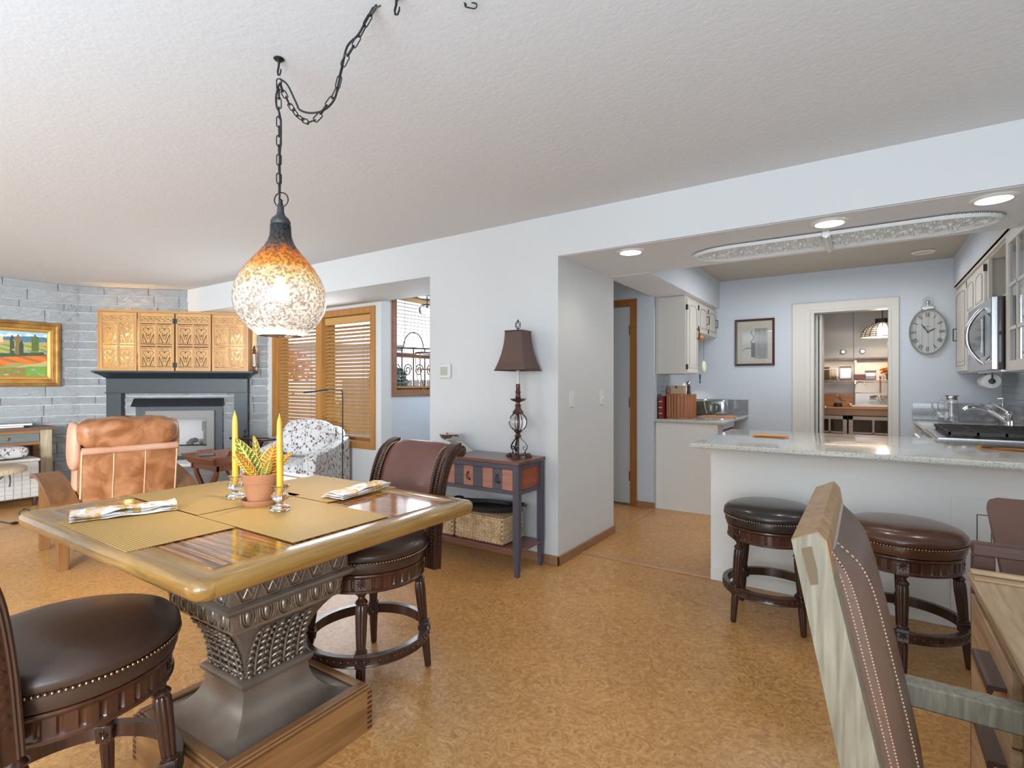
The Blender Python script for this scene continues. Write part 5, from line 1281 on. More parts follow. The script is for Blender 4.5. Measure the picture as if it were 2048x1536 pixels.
# local: chair faces +x; origin at the centre of the chair
t = thing('leather_recliner', 'distressed cognac leather recliner with bowed oak arms, its back to the dining table', 'armchair', (-4.80, 1.665, 0), R(173.4))
for sg in (-1, 1):
    y = sg * .37
    path = [(-.40, .455), (-.24, .505), (-.05, .555), (.15, .583), (.32, .580), (.44, .555)]
    arm = MB(); sp2 = smooth([(x, y, z) for x, z in path], 5)
    arm.strip(sp2, .15, .026, (0, 0, 1))
    part('arm_top', arm, m_mis, t, 40)
    part('leg', MB().box(-.36, -.30, y - .03, y + .03, 0, .47, .003), m_mis_z, t); part('leg', MB().box(.33, .39, y - .03, y + .03, 0, .565, .003), m_mis_z, t)
    part('side_rail', MB().box(-.30, .33, y - .014, y + .014, .14, .22).prism([(-.30, .44), (.33, .53), (.33, .57), (-.05, .55), (-.30, .48)], y - .012, y + .012, 'xz'), m_mis, t)
    for k in range(7): part('slat', B(-.24 + k * .075, -.21 + k * .075, y - .008, y + .008, .22, .50), m_mis_z, t)
part('stretcher', MB().box(.34, .37, -.34, .34, .15, .23).box(-.36, -.33, -.34, .34, .15, .23), m_mis, t)
part('seat_cushion', MB().sbox((.06, 0, .38), (.70, .62, .20), 6, 32, 12), m_cog, t, 60)
Rb = Matrix.Rotation(R(-9), 3, 'Y')
def yb(c): q = Rb @ Vector(c); return (q.x - .26, q.y, q.z + .22)
mb = MB(); 
def backp(u, v_, f_):  # u -1..1 across, v 0..1 up
    bul = .018 * (1 - abs(u) ** 6) * (1 - abs(2 * v_ - 1) ** 6)
    return yb(((-.07 - bul) if f_ else .05, u * .285, v_ * .60))
mb.grid(17, 17, lambda i, j: backp(-1 + i / 8, j / 16, True)); mb.grid(17, 17, lambda i, j: backp(-1 + i / 8, j / 16, False))
def rim(fn):
    pts = [(-1 + q / 8, 0) for q in range(16)] + [(1, q / 16) for q in range(16)] + [(1 - q / 8, 1) for q in range(16)] + [(-1, 1 - q / 16) for q in range(16)]
    n = len(pts); v = [fn(u, w_, True) for u, w_ in pts] + [fn(u, w_, False) for u, w_ in pts]
    mb.add(v, [(i, (i + 1) % n, n + (i + 1) % n, n + i) for i in range(n)])
rim(backp)
part('back_shell', mb, m_cog, t, 40)
part('side_piping', MB().tube([backp(-1, q / 12, True) for q in range(13)], .006, 6).tube([backp(1, q / 12, True) for q in range(13)], .006, 6), m_seam, t, 60)
for u in (-.28, .38): part('panel_seam', MB().tube([tuple(Vector(backp(u, q / 12, True)) + Vector((-.001, 0, 0))) for q in range(13)], .004, 6), m_seam, t, 60)
part('back_cushion', MB().sbox(yb((.12, 0, .36)), (.18, .60, .62), 5, 32, 14, Rb), m_cog2, t, 60, label='paler worn leather inner cushion')
def headroll(q):
    q.z += .004 * math.sin(q.y * 26) + .003 * math.sin(q.y * 55 + q.x * 30); q.x += .005 * math.sin(q.y * 38); return q
part('head_roll', MB().sbox(yb((.02, 0, .70)), (.23, .61, .215), 3.6, 48, 20, Rb, headroll), m_cog, t, 70)
part('roll_collar', MB().tube([yb((-.075, -.285 + .57 * q / 10, .60)) for q in range(11)], .026, 10), m_cog2, t, 60)
part('side_wing', MB().sbox(yb((.10, .30, .60)), (.20, .07, .34), 3, 20, 12, Rb), m_cog2, t, 60, label='pale rounded side pad'); part('side_wing', MB().sbox(yb((.10, -.30, .60)), (.20, .07, .34), 3, 20, 12, Rb), m_cog2, t, 60, label='pale rounded side pad')
part('skirt', MB().box(-.30, -.27, -.30, .30, .10, .28), m_cog, t)
# tray table
m_mah = wood('red_mahogany', (.18, .055, .025), (.27, .095, .045), 0, .3, 3, coat=.2)
t = thing('tray_table', 'red-brown butler tray table with handle cut-outs and curved legs by the hearth', 'table', (-5.33, 2.74, 0), 0)
def trayside(x0, y0, x1, y1, hole):
    # outward-splayed side from (x0,y0) to (x1,y1)
    dx_, dy_ = x1 - x0, y1 - y0; l = math.hypot(dx_, dy_); nx_, ny_ = dy_ / l, -dx_ / l; ux, uy = dx_ / l, dy_ / l
    def P(a, h, th): sp__ = .05 * h / .07; return (x0 + ux * (a) + nx_ * (sp__ + th), y0 + uy * a + ny_ * (sp__ + th), .485 + h)
    mb = MB()
    if hole:
        segs = [(-.0, l * .28, 0, .085), (l * .28, l * .72, 0, .03), (l * .28, l * .72, .06, .10), (l * .72, l, 0, .085)]
    else: segs = [(0, l, 0, .065)]
    for (a, b_, h0, h1) in segs:
        e0 = .05 * h0 / .07 * (a == 0); e1 = .05 * h1 / .07 * (a == 0); g0 = .05 * h0 / .07 * (b_ == l); g1 = .05 * h1 / .07 * (b_ == l)
        v = [P(a - e0, h0, 0), P(b_ + g0, h0, 0), P(b_ + g1, h1, 0), P(a - e1, h1, 0), P(a - e0, h0, .014), P(b_ + g0, h0, .014), P(b_ + g1, h1, .014), P(a - e1, h1, .014)]
        mb.add(v, [(3, 2, 1, 0), (4, 5, 6, 7), (0, 1, 5, 4), (1, 2, 6, 5), (2, 3, 7, 6), (3, 0, 4, 7)])
    return mb
hx, hy = .25, .18
part('tray_side', trayside(-hx, -hy, hx, -hy, False), m_mah, t); part('tray_side', trayside(hx, hy, -hx, hy, False), m_mah, t)
part('tray_side', trayside(-hx, hy, -hx, -hy, True), m_mah, t); part('tray_side', trayside(hx, -hy, hx, hy, True), m_mah, t)
part('tray_bottom', B(-hx, hx, -hy, hy, .478, .488), m_mah, t); part('apron', MB().box(-hx + .01, hx - .01, -hy + .01, -hy + .03, .43, .478).box(-hx + .01, hx - .01, hy - .03, hy - .01, .43, .478).box(-hx + .01, -hx + .03, -hy, hy, .43, .478).box(hx - .03, hx - .01, -hy, hy, .43, .478), m_mah, t)
for y in (-hy + .03, hy - .03):
    for sg in (-1, 1):
        part('curved_leg', MB().strip([tuple(p) for p in smooth([(sg * .20, y, .44), (sg * .185, y, .38), (sg * .12, y, .31), (sg * .055, y, .24), (sg * .05, y, .16), (sg * .11, y, .08), (sg * .20, y, .03), (sg * .23, y, .012)], 3)], .022, [.055] * 8 + [.05] * 8 + [.045] * 6, (1, 0, .4)), m_mah, t, 40)
part('stretcher', MB().box(-.04, .04, -hy + .03, hy - .03, .19, .21), m_mah, t)
# ---------------------------------------------------------------- floral club chair
t = thing('floral_armchair', 'pale club chair printed with brown leaf vines, with a loose back pillow, by the window', 'armchair', (-4.86, 3.27, 0), R(28))
def AR(sg):
    mb = MB(); x0 = sg * .32; w_ = .10
    prof = [(-.40, .12), (-.40, .50), (-.385, .56), (-.34, .585), (-.10, .60), (.15, .635), (.36, .68), (.40, .685), (.42, .66), (.42, .12)]
    v = []; n = len(prof)
    ins_ = ((-.5, .0), (-.5, 1), (-.36, 1.0), (.36, 1.0), (.5, 1), (.5, 0))
    for (xx, hh) in ((-.5, -.012), (-.38, 0), (.38, 0), (.5, -.012)):
        for (y, z) in prof: v.append((x0 + xx * w_ * 1.25, y + (hh if y > 0 else -hh), z + (hh if z > .2 else 0)))
    f = []
    for k in range(3):
        for i in range(n): f.append((k * n + i, k * n + (i + 1) % n, (k + 1) * n + (i + 1) % n, (k + 1) * n + i))
    f.append(tuple(range(n - 1, -1, -1))); f.append(tuple(range(3 * n, 4 * n)))
    return mb.add(v, f)
part('arm', AR(-1), m_flor, t, 40); part('arm', AR(1), m_flor, t, 40)
part('seat_cushion', MB().sbox((0, -.08, .41), (.54, .70, .17), 7, 36, 14), m_flor, t, 60); part('seat_base', MB().box(-.27, .27, -.40, .38, .12, .33, .01), m_flor, t)
part('back_frame', MB().sbox((0, .36, .50), (.66, .14, .62), 6, 32, 14, Matrix.Rotation(R(-8), 3, 'X')), m_flor, t, 60)
part('back_pillow', MB().sbox((0, .22, .68), (.56, .22, .40), 3.4, 40, 18, Matrix.Rotation(R(-20), 3, 'X')), m_flor, t, 70)
for sx_ in (-1, 1):
    for y in (-.35, .35): part('leg', MB().lathe([(.016, 0), (.024, .12)], 10, sx_ * .28, y, 0), m_dark, t)
t = thing('floor_lamp', 'thin black reading floor lamp with a straight arm behind the floral chair', 'lamp', (-4.39, 3.46, 0), 0)
part('base', MB().lathe([(.12, 0), (.12, .012), (.02, .018)], 32), m_black, t, 40); part('pole', MB().tube([(0, 0, .01), (0, 0, .74), (0, 0, 1.10), (-.003, 0, 1.18), (-.02, 0, 1.200)], .0065, 8), m_black, t, 60)
part('pivot', MB().lathe([(.010, .60), (.012, .615), (.012, .645), (.010, .66)], 12), m_black, t, 40)
part('arm', MB().tube([(-.01, 0, 1.198), (-.10, 0, 1.205), (-.22, 0, 1.203), (-.27, -.002, 1.195)], .005, 8), m_black, t, 60)
part('lamp_head', MB().add([(-.26, -.018, 1.188), (-.26, .018, 1.188), (-.26, .018, 1.206), (-.26, -.018, 1.206), (-.62, -.024, 1.160), (-.62, .024, 1.160), (-.62, .024, 1.175), (-.62, -.024, 1.175)],
     [(0, 1, 2, 3), (7, 6, 5, 4), (0, 4, 5, 1), (1, 5, 6, 2), (2, 6, 7, 3), (3, 7, 4, 0)]), m_black, t)
# folding snack table beside the window
t = thing('folding_side_table', 'dark wooden folding side table with slanted legs between the mantel and the floral chair', 'table', (-6.02, 3.50, 0), R(6))
part('tabletop', MB().box(-.26, .32, -.17, .17, .605, .63, .003), m_dark, t)
for y in (-.13, .13):
    part('leg', MB().strip([(-.24, y, .60), (.20, y, 0.0)], .03, .035, (1, 0, .5)), m_dark, t); part('leg', MB().strip([(.24, y * .8, .60), (-.20, y * .8, 0.0)], .03, .03, (1, 0, -.5)), m_dark, t)
part('cross_rail', MB().box(-.16, .24, -.13, -.10, .50, .54).box(-.02, .02, -.13, .13, .28, .31), m_dark, t)
single('tablet', MB().box(-.10, .10, -.07, .07, 0, .008, .003), m_blackgloss, 'thin dark tablet lying on the folding side table', 'tablet', loc=(-5.85, 3.52, .631), rot=(0, 0, R(20)))
mb = MB().lathe([(.03, 0), (.032, .004), (.006, .01), (.004, .05), (.012, .06), (.014, .075), (.005, .085)], 16).tube([(0, 0, .05), (.02, 0, .085), (.05, 0, .075), (.065, 0, .04), (.064, 0, .01)], .0022, 6)
single('wire_figurine', mb, m_iron, 'small wire and dark bead figurine standing on the folding side table', 'figurine', 60, loc=(-6.16, 3.44, .631))
# ---------------------------------------------------------------- breakfast nook pieces seen past the pier
t = thing('glass_pendant', 'ribbed clear glass globe pendant high in the breakfast nook window', 'lamp', (-4.02, 4.30, 2.06))
part('canopy', MB().lathe([(.10, .16), (.10, .18), (.02, .185)], 24), m_black, t); part('stem', MB().tube([(0, 0, .06), (0, 0, .385)], .006, 8), m_black, t)
part('glass_globe', MB().lathe([(.03, .085), (.075, .075), (.098, .03), (.09, -.02), (.06, -.045)], 36, cap=False, fn=lambda r, a, z: r * (1 + .05 * math.cos(12 * a))), m_glass, t, 70)
t = thing('wire_basket_chandelier', 'rusty open wire cage chandelier half hidden behind the thermostat wall', 'lamp', (-3.88, 4.20, 1.30))
m_rust = M('rusty_gold_wire', (.30, .16, .06), .5, .5)
part('top_ring', MB().lathe([(.10, .28), (.165, .28), (.165, .30), (.10, .30), (.10, .28)], 32, cap=False), m_cop, t)
for k in range(8):
    a = PI / 4 * k; part('cage_wire', MB().tube([(.155 * math.cos(a), .155 * math.sin(a), .28), (.15 * math.cos(a), .15 * math.sin(a), .12), (.13 * math.cos(a), .13 * math.sin(a), .0), (.06 * math.cos(a), .06 * math.sin(a), -.12), (.0, 0, -.16)], .004, 6), m_rust, t, 60)
part('hoop', MB().tube([(.151 * math.cos(q), .151 * math.sin(q), .12) for q in [2 * PI * k / 32 for k in range(32)]], .004, 6, closed=True), m_rust, t, 60)
part('hanging_stem', MB().tube([(0, 0, .29), (0, 0, 1.02)], .005, 6).box(-.12, .12, -.004, .004, .286, .294), m_rust, t)
# ---------------------------------------------------------------- kitchen ceiling: plaster medallion and recessed lights
m_plas = M('white_plaster_relief', (.68, .68, .66), .7)
def relief_mesh(Lh, Wh, nx, ny):
    """half of an elongated panel: x from 0 (centre joint) to Lh (rounded end)"""
    xs = np.linspace(0, Lh, nx); ys = np.linspace(-Wh, Wh, ny); X_, Y_ = np.meshgrid(xs, ys)
    cx = Lh - Wh * 1.6
    e = np.where(X_ > cx, np.sqrt(((X_ - cx) / 1.6) ** 2 + Y_ ** 2), np.abs(Y_)); d = Wh - e     # distance to the rim
    hgt = np.zeros_like(X_)
    hgt = np.maximum(hgt, .020 * np.clip(1 - np.abs(d - .012) / .012, 0, 1) ** .5); hgt = np.maximum(hgt, .013 * np.clip(1 - np.abs(d - .032) / .008, 0, 1) ** .5)
    rnd = random.Random(8); S_ = []
    for k in range(9):
        x0 = .03 + k * (Lh - .10) / 8.; sg = -1 if k % 2 else 1
        for q in range(22):
            a = q * .33; r = .058 * (1 - q / 24.)
            S_.append((x0 + r * math.cos(a) * 1.1, sg * (.05 + r * math.sin(a) * .95) * Wh / .19, .0085 - q * .0002))
        for q in range(9): S_.append((x0 + .03 + .06 * q / 9, sg * (-.085 + .07 * q / 9) * Wh / .19 + .015 * math.sin(q), .0095 * (1 - abs(q - 4) / 7)))
        S_.append((x0 + .035, -sg * .11 * Wh / .19, .017)); S_.append((x0, sg * .05 * Wh / .19, .014)); S_.append((x0 + .055, sg * .125 * Wh / .19, .014)); S_.append((x0 + .02, 0, .012))
    for (sx_, sy_, r) in S_:
        hgt = np.maximum(hgt, np.where(d > .034, 1, 0) * (.018 if r > .0105 else .014) * np.sqrt(np.clip(1 - ((X_ - sx_) ** 2 + (Y_ - sy_) ** 2) / r ** 2, 0, 1)))
    mb = MB(); mb.v = [(float(X_[j, i]), float(Y_[j, i]), -float(.006 + hgt[j, i])) for j in range(ny) for i in range(nx)]
    for j in range(ny - 1):
        for i in range(nx - 1):
            if (d[j, i] > 0 or d[j + 1, i + 1] > 0) : mb.f.append((j * nx + i, (j + 1) * nx + i, (j + 1) * nx + i + 1, j * nx + i + 1))
    mb.c = [None] * len(mb.f); mb.mi = [0] * len(mb.f)
    return mb.mesh('carved_panel', m_plas, 40)
RM = relief_mesh(.79, .195, 170, 84)
t = thing('ceiling_medallion', 'long white plaster ceiling medallion with carved scrolling leaves under the kitchen beam', 'medallion', (-.188, 3.735, HB - .003))
put('carved_panel', RM, t, (.01, 0, 0)); o = put('carved_panel', RM, t, (-.01, 0, 0)); o.rotation_euler = (0, 0, PI)
part('centre_joint', MB().box(-.022, .022, -.20, .20, -.034, 0, .006).box(-.010, .010, -.205, .205, -.042, -.03, .004), m_plas, t)
m_lit = M('lit_led_disc', (1, 1, 1), .5, emis=((1, .98, .94), 14))
for k, (dx_, dy_, zz, lb) in enumerate(((-1.305, 3.37, HB, 'round recessed light in the kitchen beam, nearest the hall wall'), (-.162, 3.37, HB, 'round recessed light in the kitchen beam, at the medallion joint'),
                                   (.511, 3.37, HB, 'round recessed light in the kitchen beam, at the right edge over the counter'), (.44, 6.05, 2.465, 'dim recessed light in the taupe ceiling near the back kitchen wall'))):
    t = thing('recessed_light', lb, 'light', (dx_, dy_, zz - .003), 0, 'recessed kitchen lights')
    part('trim_ring', MB().lathe([(.066, -.001), (.070, -.009), (.082, -.009), (.092, -.001)], 48, cap=False), m_white, t, 50)
    part('lens', MB().lathe([(.002, -.0045), (.067, -.0045)], 40, cap=False), m_lit if k < 3 else M('unlit_lens', (.5, .46, .38), .4), t)
# ---------------------------------------------------------------- peninsula
m_pan = M('off_white_peninsula_paint', (.74, .715, .665), .5)
t = thing('kitchen_peninsula', 'off-white panelled peninsula cabinet with framed door under the speckled counter', 'cabinet', (-.829, 3.543, 0), 0)
part('body', MB().box(0, 1.87, .0, .80, 0, .872), m_pan, t)
part('base_moulding', MB().box(.0, 1.87, -.008, 0, 0, .062, .002).box(.0, 1.87, -.011, 0, .062, .072, .002), m_pan, t)
dd = part('door_panel', MB().box(1.20, 1.86, -.006, 0, .08, .68), m_pan, t)
mb = MB()
for (a, b_, c, e) in ((1.30, 1.76, .16, .60),):
    mb.box(a, a + .004, -.008, 0, c, e).box(b_ - .004, b_, -.008, 0, c, e).box(a, b_, -.008, 0, c, c + .004).box(a, b_, -.008, 0, e - .004, e)
for (a, b_, c, e) in ((1.355, 1.705, .21, .55),): mb.box(a, a + .004, -.008, 0, c, e).box(a, b_, -.008, 0, e - .004, e).box(b_ - .004, b_, -.008, 0, c, e)
part('glaze_groove', mb, m_glaze, dd)
part('counter_bracket', MB().box(1.02, 1.16, -.20, 0, .862, .871), m_black, t)
def slab(x0, x1, y0, y1, zt, th=.036):
    mb = MB(); pr = [(-.02, zt), (-.006, zt - .002), (0, zt - .010), (0, zt - th + .010), (-.006, zt - th + .002), (-.02, zt - th)]
    v = []
    for (o, z) in pr: v += [(x0 - o, y0 - o, z), (x1 + o, y0 - o, z), (x1 + o, y1 + o, z), (x0 - o, y1 + o, z)]
    fs = [tuple(range(3, -1, -1))[::-1], tuple(range(len(v) - 4, len(v)))[::-1]]
    for k in range(len(pr) - 1):
        for q in range(4): fs.append((k * 4 + q, k * 4 + 4 + q, k * 4 + 4 + (q + 1) % 4, k * 4 + (q + 1) % 4))
    return mb.add(v, fs)
single('peninsula_worktop', slab(-.872, 1.045, 3.215, 4.385, .911), m_quartz, 'speckled pale quartz worktop of the peninsula with rounded front edge', 'worktop', 30)
def sash(label, x, y, rz, w_, d_, cols, n=5, h=.006, seed=1):
    rnd = random.Random(seed); mb = MB()
    for k in range(n):
        a = rnd.uniform(-.5, .5); ll = w_ * rnd.uniform(.5, .95); z0 = .0012 + k * h / n
        pts = [(-ll / 2, -d_ * .3), (ll / 2 * rnd.uniform(.8, 1), -d_ * rnd.uniform(.1, .4)), (ll / 2, d_ * rnd.uniform(0, .4)), (-ll / 3, d_ * .4), (-ll / 2, d_ * .1)]
        c, s_ = math.cos(a * .5), math.sin(a * .5); mb.cur = cols[k % len(cols)]
        mb.prism([(p[0] * c - p[1] * s_, p[0] * s_ + p[1] * c) for p in pts], z0, z0 + h / n + .0006)
    return single('folded_cloth', mb, m_print, label, 'cloth', loc=(x, y, .9118), rot=(0, 0, rz), group='orange cloths on the peninsula')
sash('orange folded napkin lying near the open end of the peninsula worktop', -.52, 3.86, R(-2), .24, .13, [(.80, .26, .02), (.70, .30, .06), (.85, .33, .04)], 5, .009, 4)
sash('orange cloth with a dark lining at the right edge of the peninsula worktop', .69, 3.79, R(-20), .40, .20, [(.62, .20, .02), (.05, .03, .02), (.72, .28, .03)], 5, .012, 6)
# ---------------------------------------------------------------- cabinets
def arch_door(mb, gl, x0, x1, z0, z1, y, arch=True):
    """slab door facing -y with an arched glazed-line panel; mb door mesh, gl groove mesh"""
    mb.box(x0, x1, y - .018, y, z0, z1, .003)
    a, b_, c, e = x0 + .05, x1 - .05, z0 + .05, z1 - .05; rr = min(.035, (b_ - a) * .3)
    pts = [(a, c)]
    pts += [(b_, c)]
    if arch: pts += [(b_, e - rr)] + [((a + b_) / 2 + (b_ - a) / 2 * math.cos(q), e - rr + rr * math.sin(q)) for q in [PI * k / 12 for k in range(1, 12)]] + [(a, e - rr)]
    else: pts += [(b_, e), (a, e)]
    gl.tube([(px, y - .0185, pz) for px, pz in pts], .0022, 4, closed=True)
    cx, cz = (a + b_) / 2, (c + e) / 2
    mb.prism([(cx + (px - cx) * .80, cz + (pz - cz) * .88) for px, pz in pts], y - .022, y - .018, 'xz')
def pull(x, y, z, L_=.10, vert=True):
    mb = MB(); h = L_ / 2
    for s_ in (-1, 1): mb.tube([(x, y, z + s_ * h), (x, y - .026, z + s_ * h)], .0042, 6)
    for s_ in (-1, 1): mb.ell((x, y - .003, z + s_ * h), (.007, .004, .007), 8, 6)
    return mb.tube([(x, y - .026, z - h), (x, y - .026, z + h)], .0045, 6)
def hinge(x, y, z): return MB().box(x - .006, x + .006, y - .022, y - .002, z - .025, z + .025)
# left wall: tall end cabinet, then two short ones; local frame faces +x world: root rz = 90
t = thing('wall_cabinet', 'cream wall cabinet with plain tall side and arched door over the wooden bread box', 'cabinet', (-1.765, 5.25, 1.362), R(90))
# local x -> +Y world, local y -> -X world; the front is at local y = -.315
part('carcass', MB().box(0, .42, -.297, 0, 0, .79, .002), m_cream, t); part('crown', MB().box(-.008, .42, -.312, 0, .79, .812, .003), m_cream, t)
part('side_groove', MB().box(-.0015, 0, -.28, -.016, .0, .002).box(-.0015, 0, -.018, -.016, 0, .775).box(-.0015, 0, -.28, -.016, .773, .777), m_glaze, t)
db, gb = MB(), MB(); arch_door(db, gb, .015, .40, .012, .745, -.297); d = part('door', db, m_cream, t, 30); part('glaze_line', gb, m_glaze, d)
part('handle', pull(.355, -.315, .42), m_bronze, d, 40); part('hinge', hinge(.012, -.297, .66), m_bronze, d); part('hinge', hinge(.012, -.297, .07), m_bronze, d)
t = thing('wall_cabinet', 'pair of short cream arched-door wall cabinets with dark pulls beside the tall one', 'cabinet', (-1.765, 5.67, 1.795), R(90))
part('carcass', MB().box(0, .82, -.297, 0, 0, .357, .002), m_cream, t); part('crown', MB().box(0, .828, -.312, 0, .357, .379, .003), m_cream, t)
for k in range(2):
    db, gb = MB(), MB(); arch_door(db, gb, .015 + k * .405, .40 + k * .405, .01, .32, -.297); d = part('door', db, m_cream, t, 30); part('glaze_line', gb, m_glaze, d)
    part('handle', pull(.34 + k * .405, -.315, .165, .085), m_bronze, d, 40)
    for z in (.05, .27): part('hinge', hinge(.012 + k * .405, -.297, z), m_bronze, d)
# left base cabinet and dishwasher
t = thing('base_cabinet', 'plain off-white base cabinet end panel beside the hall doorway', 'cabinet', (-1.768, 5.262, 0), 0)
part('carcass', MB().box(0, .60, 0, .22, 0, .872), m_pan, t)
part('toe_strip', B(0, .60, -.003, 0, 0, .012), m_pan, t)
t = thing('dishwasher', 'grey dishwasher with bar handle under the left kitchen counter', 'dishwasher', (-1.20, 5.49, 0), R(90))
part('body', MB().box(0, .62, .0, .55, .02, .872), m_steel, t); part('door_front', MB().box(.005, .615, -.02, 0, .10, .79, .004), M('slate_steel', (.16, .165, .18), .35, .6), t); part('control_strip', MB().box(.005, .615, -.018, 0, .80, .868, .003), m_steel, t)
part('bar_handle', MB().tube([(.04, -.045, .765), (.58, -.045, .765)], .009, 8), m_steel, t)
single('left_worktop', slab(-1.768, -1.105, 5.205, 6.497, .911), m_quartz, 'speckled grey quartz worktop along the left kitchen wall', 'worktop', 30)
m_tile = M('glossy_grey_glass_tile', (.15, .155, .16), .16, var=((.27, .27, .27), 5, (1, 1, 1)), coat=.6)
m_grout = M('pale_grout', (.52, .52, .50), .8)
m_metaledge = M('tile_edge_trim', (.25, .25, .25), .35, .8)
def splash(label, origin, rz, Lx, Hz, tw=.152, th=.051, trim=True):
    t = thing('tile_backsplash', label, 'backsplash', origin, rz)
    part('grout_bed', B(0, Lx, -.006, 0, 0, Hz), m_grout, t)
    rows = max(1, int(Hz / (th + .003))); me = MB().box(0, 1, -.004, 0, 0, 1).mesh('tile', m_tile)
    for r_ in range(rows):
        x = -(tw + .003) / 2 * (r_ % 2) + .004
        while x < Lx - .01:
            a, b_ = max(x, .004), min(x + tw, Lx - .004); x += tw + .003
            if b_ - a < .012: continue
            o = put('tile', me, t, (a, -.006, .003 + r_ * (th + .003))); o.scale = (b_ - a, 1, th)
    if trim: part('edge_trim', MB().box(0, Lx, -.011, 0, Hz, Hz + .004).box(Lx, Lx + .004, -.011, 0, 0, Hz + .004).box(-.004, 0, -.011, 0, 0, Hz + .004), m_metaledge, t)
splash('low grey glass tile upstand behind the teapot on the back wall', (-1.765, W1, .912), 0, .655, .165)
splash('grey glass tiles above the bread box on the left kitchen wall', (-1.769, 5.27, .912), R(90), .42, .448, trim=False)
splash('low grey glass tile upstand behind the water jug on the back wall', (.385, W1, .912), 0, .66, .165)
splash('grey glass tiles on the right kitchen wall beyond the tap', (1.049, W1 - .01, .912), R(-90), 1.9, .455, trim=False)
# things on the left counter
m_chery = wood('cherry_wood_box', (.27, .085, .028), (.38, .14, .05), 2, .35, 5)
t = thing('bread_box', 'cherry wood corner bread box with rounded tambour front on the left counter', 'box', (-1.575, 5.47, .9118), 0)
pl = [(-.115, .13), (-.115, -.11), (-.10, -.13), (.02, -.13), (.09, -.10), (.118, -.03), (.118, .13)]
part('body', MB().prism([(x * .97, y * .97) for x, y in pl], 0.012, .235), m_chery, t); part('base_board', MB().prism(pl, 0, .012), m_chery, t); part('top_board', MB().prism([(x * 1.03, y * 1.03) for x, y in pl], .235, .247), m_chery, t)
mb = MB()
for k in range(len(pl) - 1):
    (xa, ya), (xb, yb_) = pl[k], pl[k + 1]; l = math.hypot(xb - xa, yb_ - ya); n_ = max(1, int(l / .03))
    for q in range(n_):
        u = (q + .5) / n_; mb.lathe([(.012, .014), (.012, .233)], 8, (xa + (xb - xa) * u) * .965, (ya + (yb_ - ya) * u) * .965, 0)
part('tambour_strip', mb, m_chery, t, 40)
m_red = M('dark_red_cover', (.20, .02, .02), .4)
bk = thing('cookbook', 'dark red book stack edge standing between the bread box and the wall', 'book', (-1.722, 5.36, .9118), 0)
part('cover', MB().box(-.018, .018, -.10, .14, 0, .225), m_red, bk); part('spine_band', MB().box(-.0185, .0185, -.1015, -.10, .05, .056).box(-.0185, .0185, -.1015, -.10, .11, .116).box(-.0185, .0185, -.1015, -.10, .17, .176), m_white, bk)
m_kraft = M('pale_wood_crate', (.45, .30, .17), .6)
t = thing('recipe_box', 'small pale wooden lidded box sitting on top of the bread box', 'box', (-1.60, 5.43, 1.160), R(4))
part('body', MB().box(-.075, .075, -.05, .05, 0, .072, .002), m_kraft, t); part('lid', MB().box(-.078, .078, -.053, .053, .074, .086, .002), m_kraft, t); part('clasp', B(-.01, .01, -.056, -.053, .06, .08), m_bronze, t)
single('small_jar', MB().lathe([(.02, 0), (.026, .01), (.028, .05), (.02, .06), (.022, .07), (.004, .075)], 20), M('brown_stoneware', (.22, .12, .08), .4), 'small brown stoneware jar left of the little wooden box', 'jar', 50, loc=(-1.678, 5.38, 1.160))
t = thing('salt_mill', 'dark pepper mill with a round metal top on the bread box', 'mill', (-1.505, 5.50, 1.160))
part('mill_body', MB().lathe([(.018, 0), (.019, .01), (.014, .05), (.017, .075), (.012, .085)], 24), m_black, t, 50); part('mill_head', MB().ell((0, 0, .108), (.024, .024, .024), 16, 10), m_steel, t, 70)
t = thing('teapot', 'olive green teapot with pale strap handle next to the bread box', 'teapot', (-1.47, 5.98, .9118))
m_olv = M('olive_ceramic', (.085, .085, .06), .25, coat=.4)
part('body', MB().sbox((0, 0, .085), (.26, .16, .165), 5, 28, 12), m_olv, t, 60); part('lid_seam', MB().tube([(0.02, -.082, .165), (.03, -.084, .10), (.05, -.083, .03)], .004, 6), M('cream_stripe', (.55, .5, .36), .5), t); part('handle', MB().tube([(.12, -.04, .13), (.175, -.045, .12), (.18, -.045, .06), (.12, -.04, .05)], .010, 8), m_olv, t, 60)
single('toaster', MB().sbox((0, 0, .09), (.26, .16, .18), 6, 28, 12), m_steel, 'small steel toaster behind the olive teapot', 'toaster', 60, loc=(-1.42, 6.28, .912))
mb = MB(); mb.prism([(-.20, -.03), (.16, -.075), (.19, -.04), (.15, .05), (-.12, .055), (-.2, .02)], .001, .010); mb.prism([(-.16, -.02), (.14, -.06), (.15, .03), (-.1, .045)], .0105, .019)
single('folded_cloth', mb, M('peach_cotton', (.62, .30, .17), .8), 'peach folded cloth lying on the left kitchen counter', 'cloth', loc=(-1.28, 5.80, .9118), rot=(0, 0, R(4)))
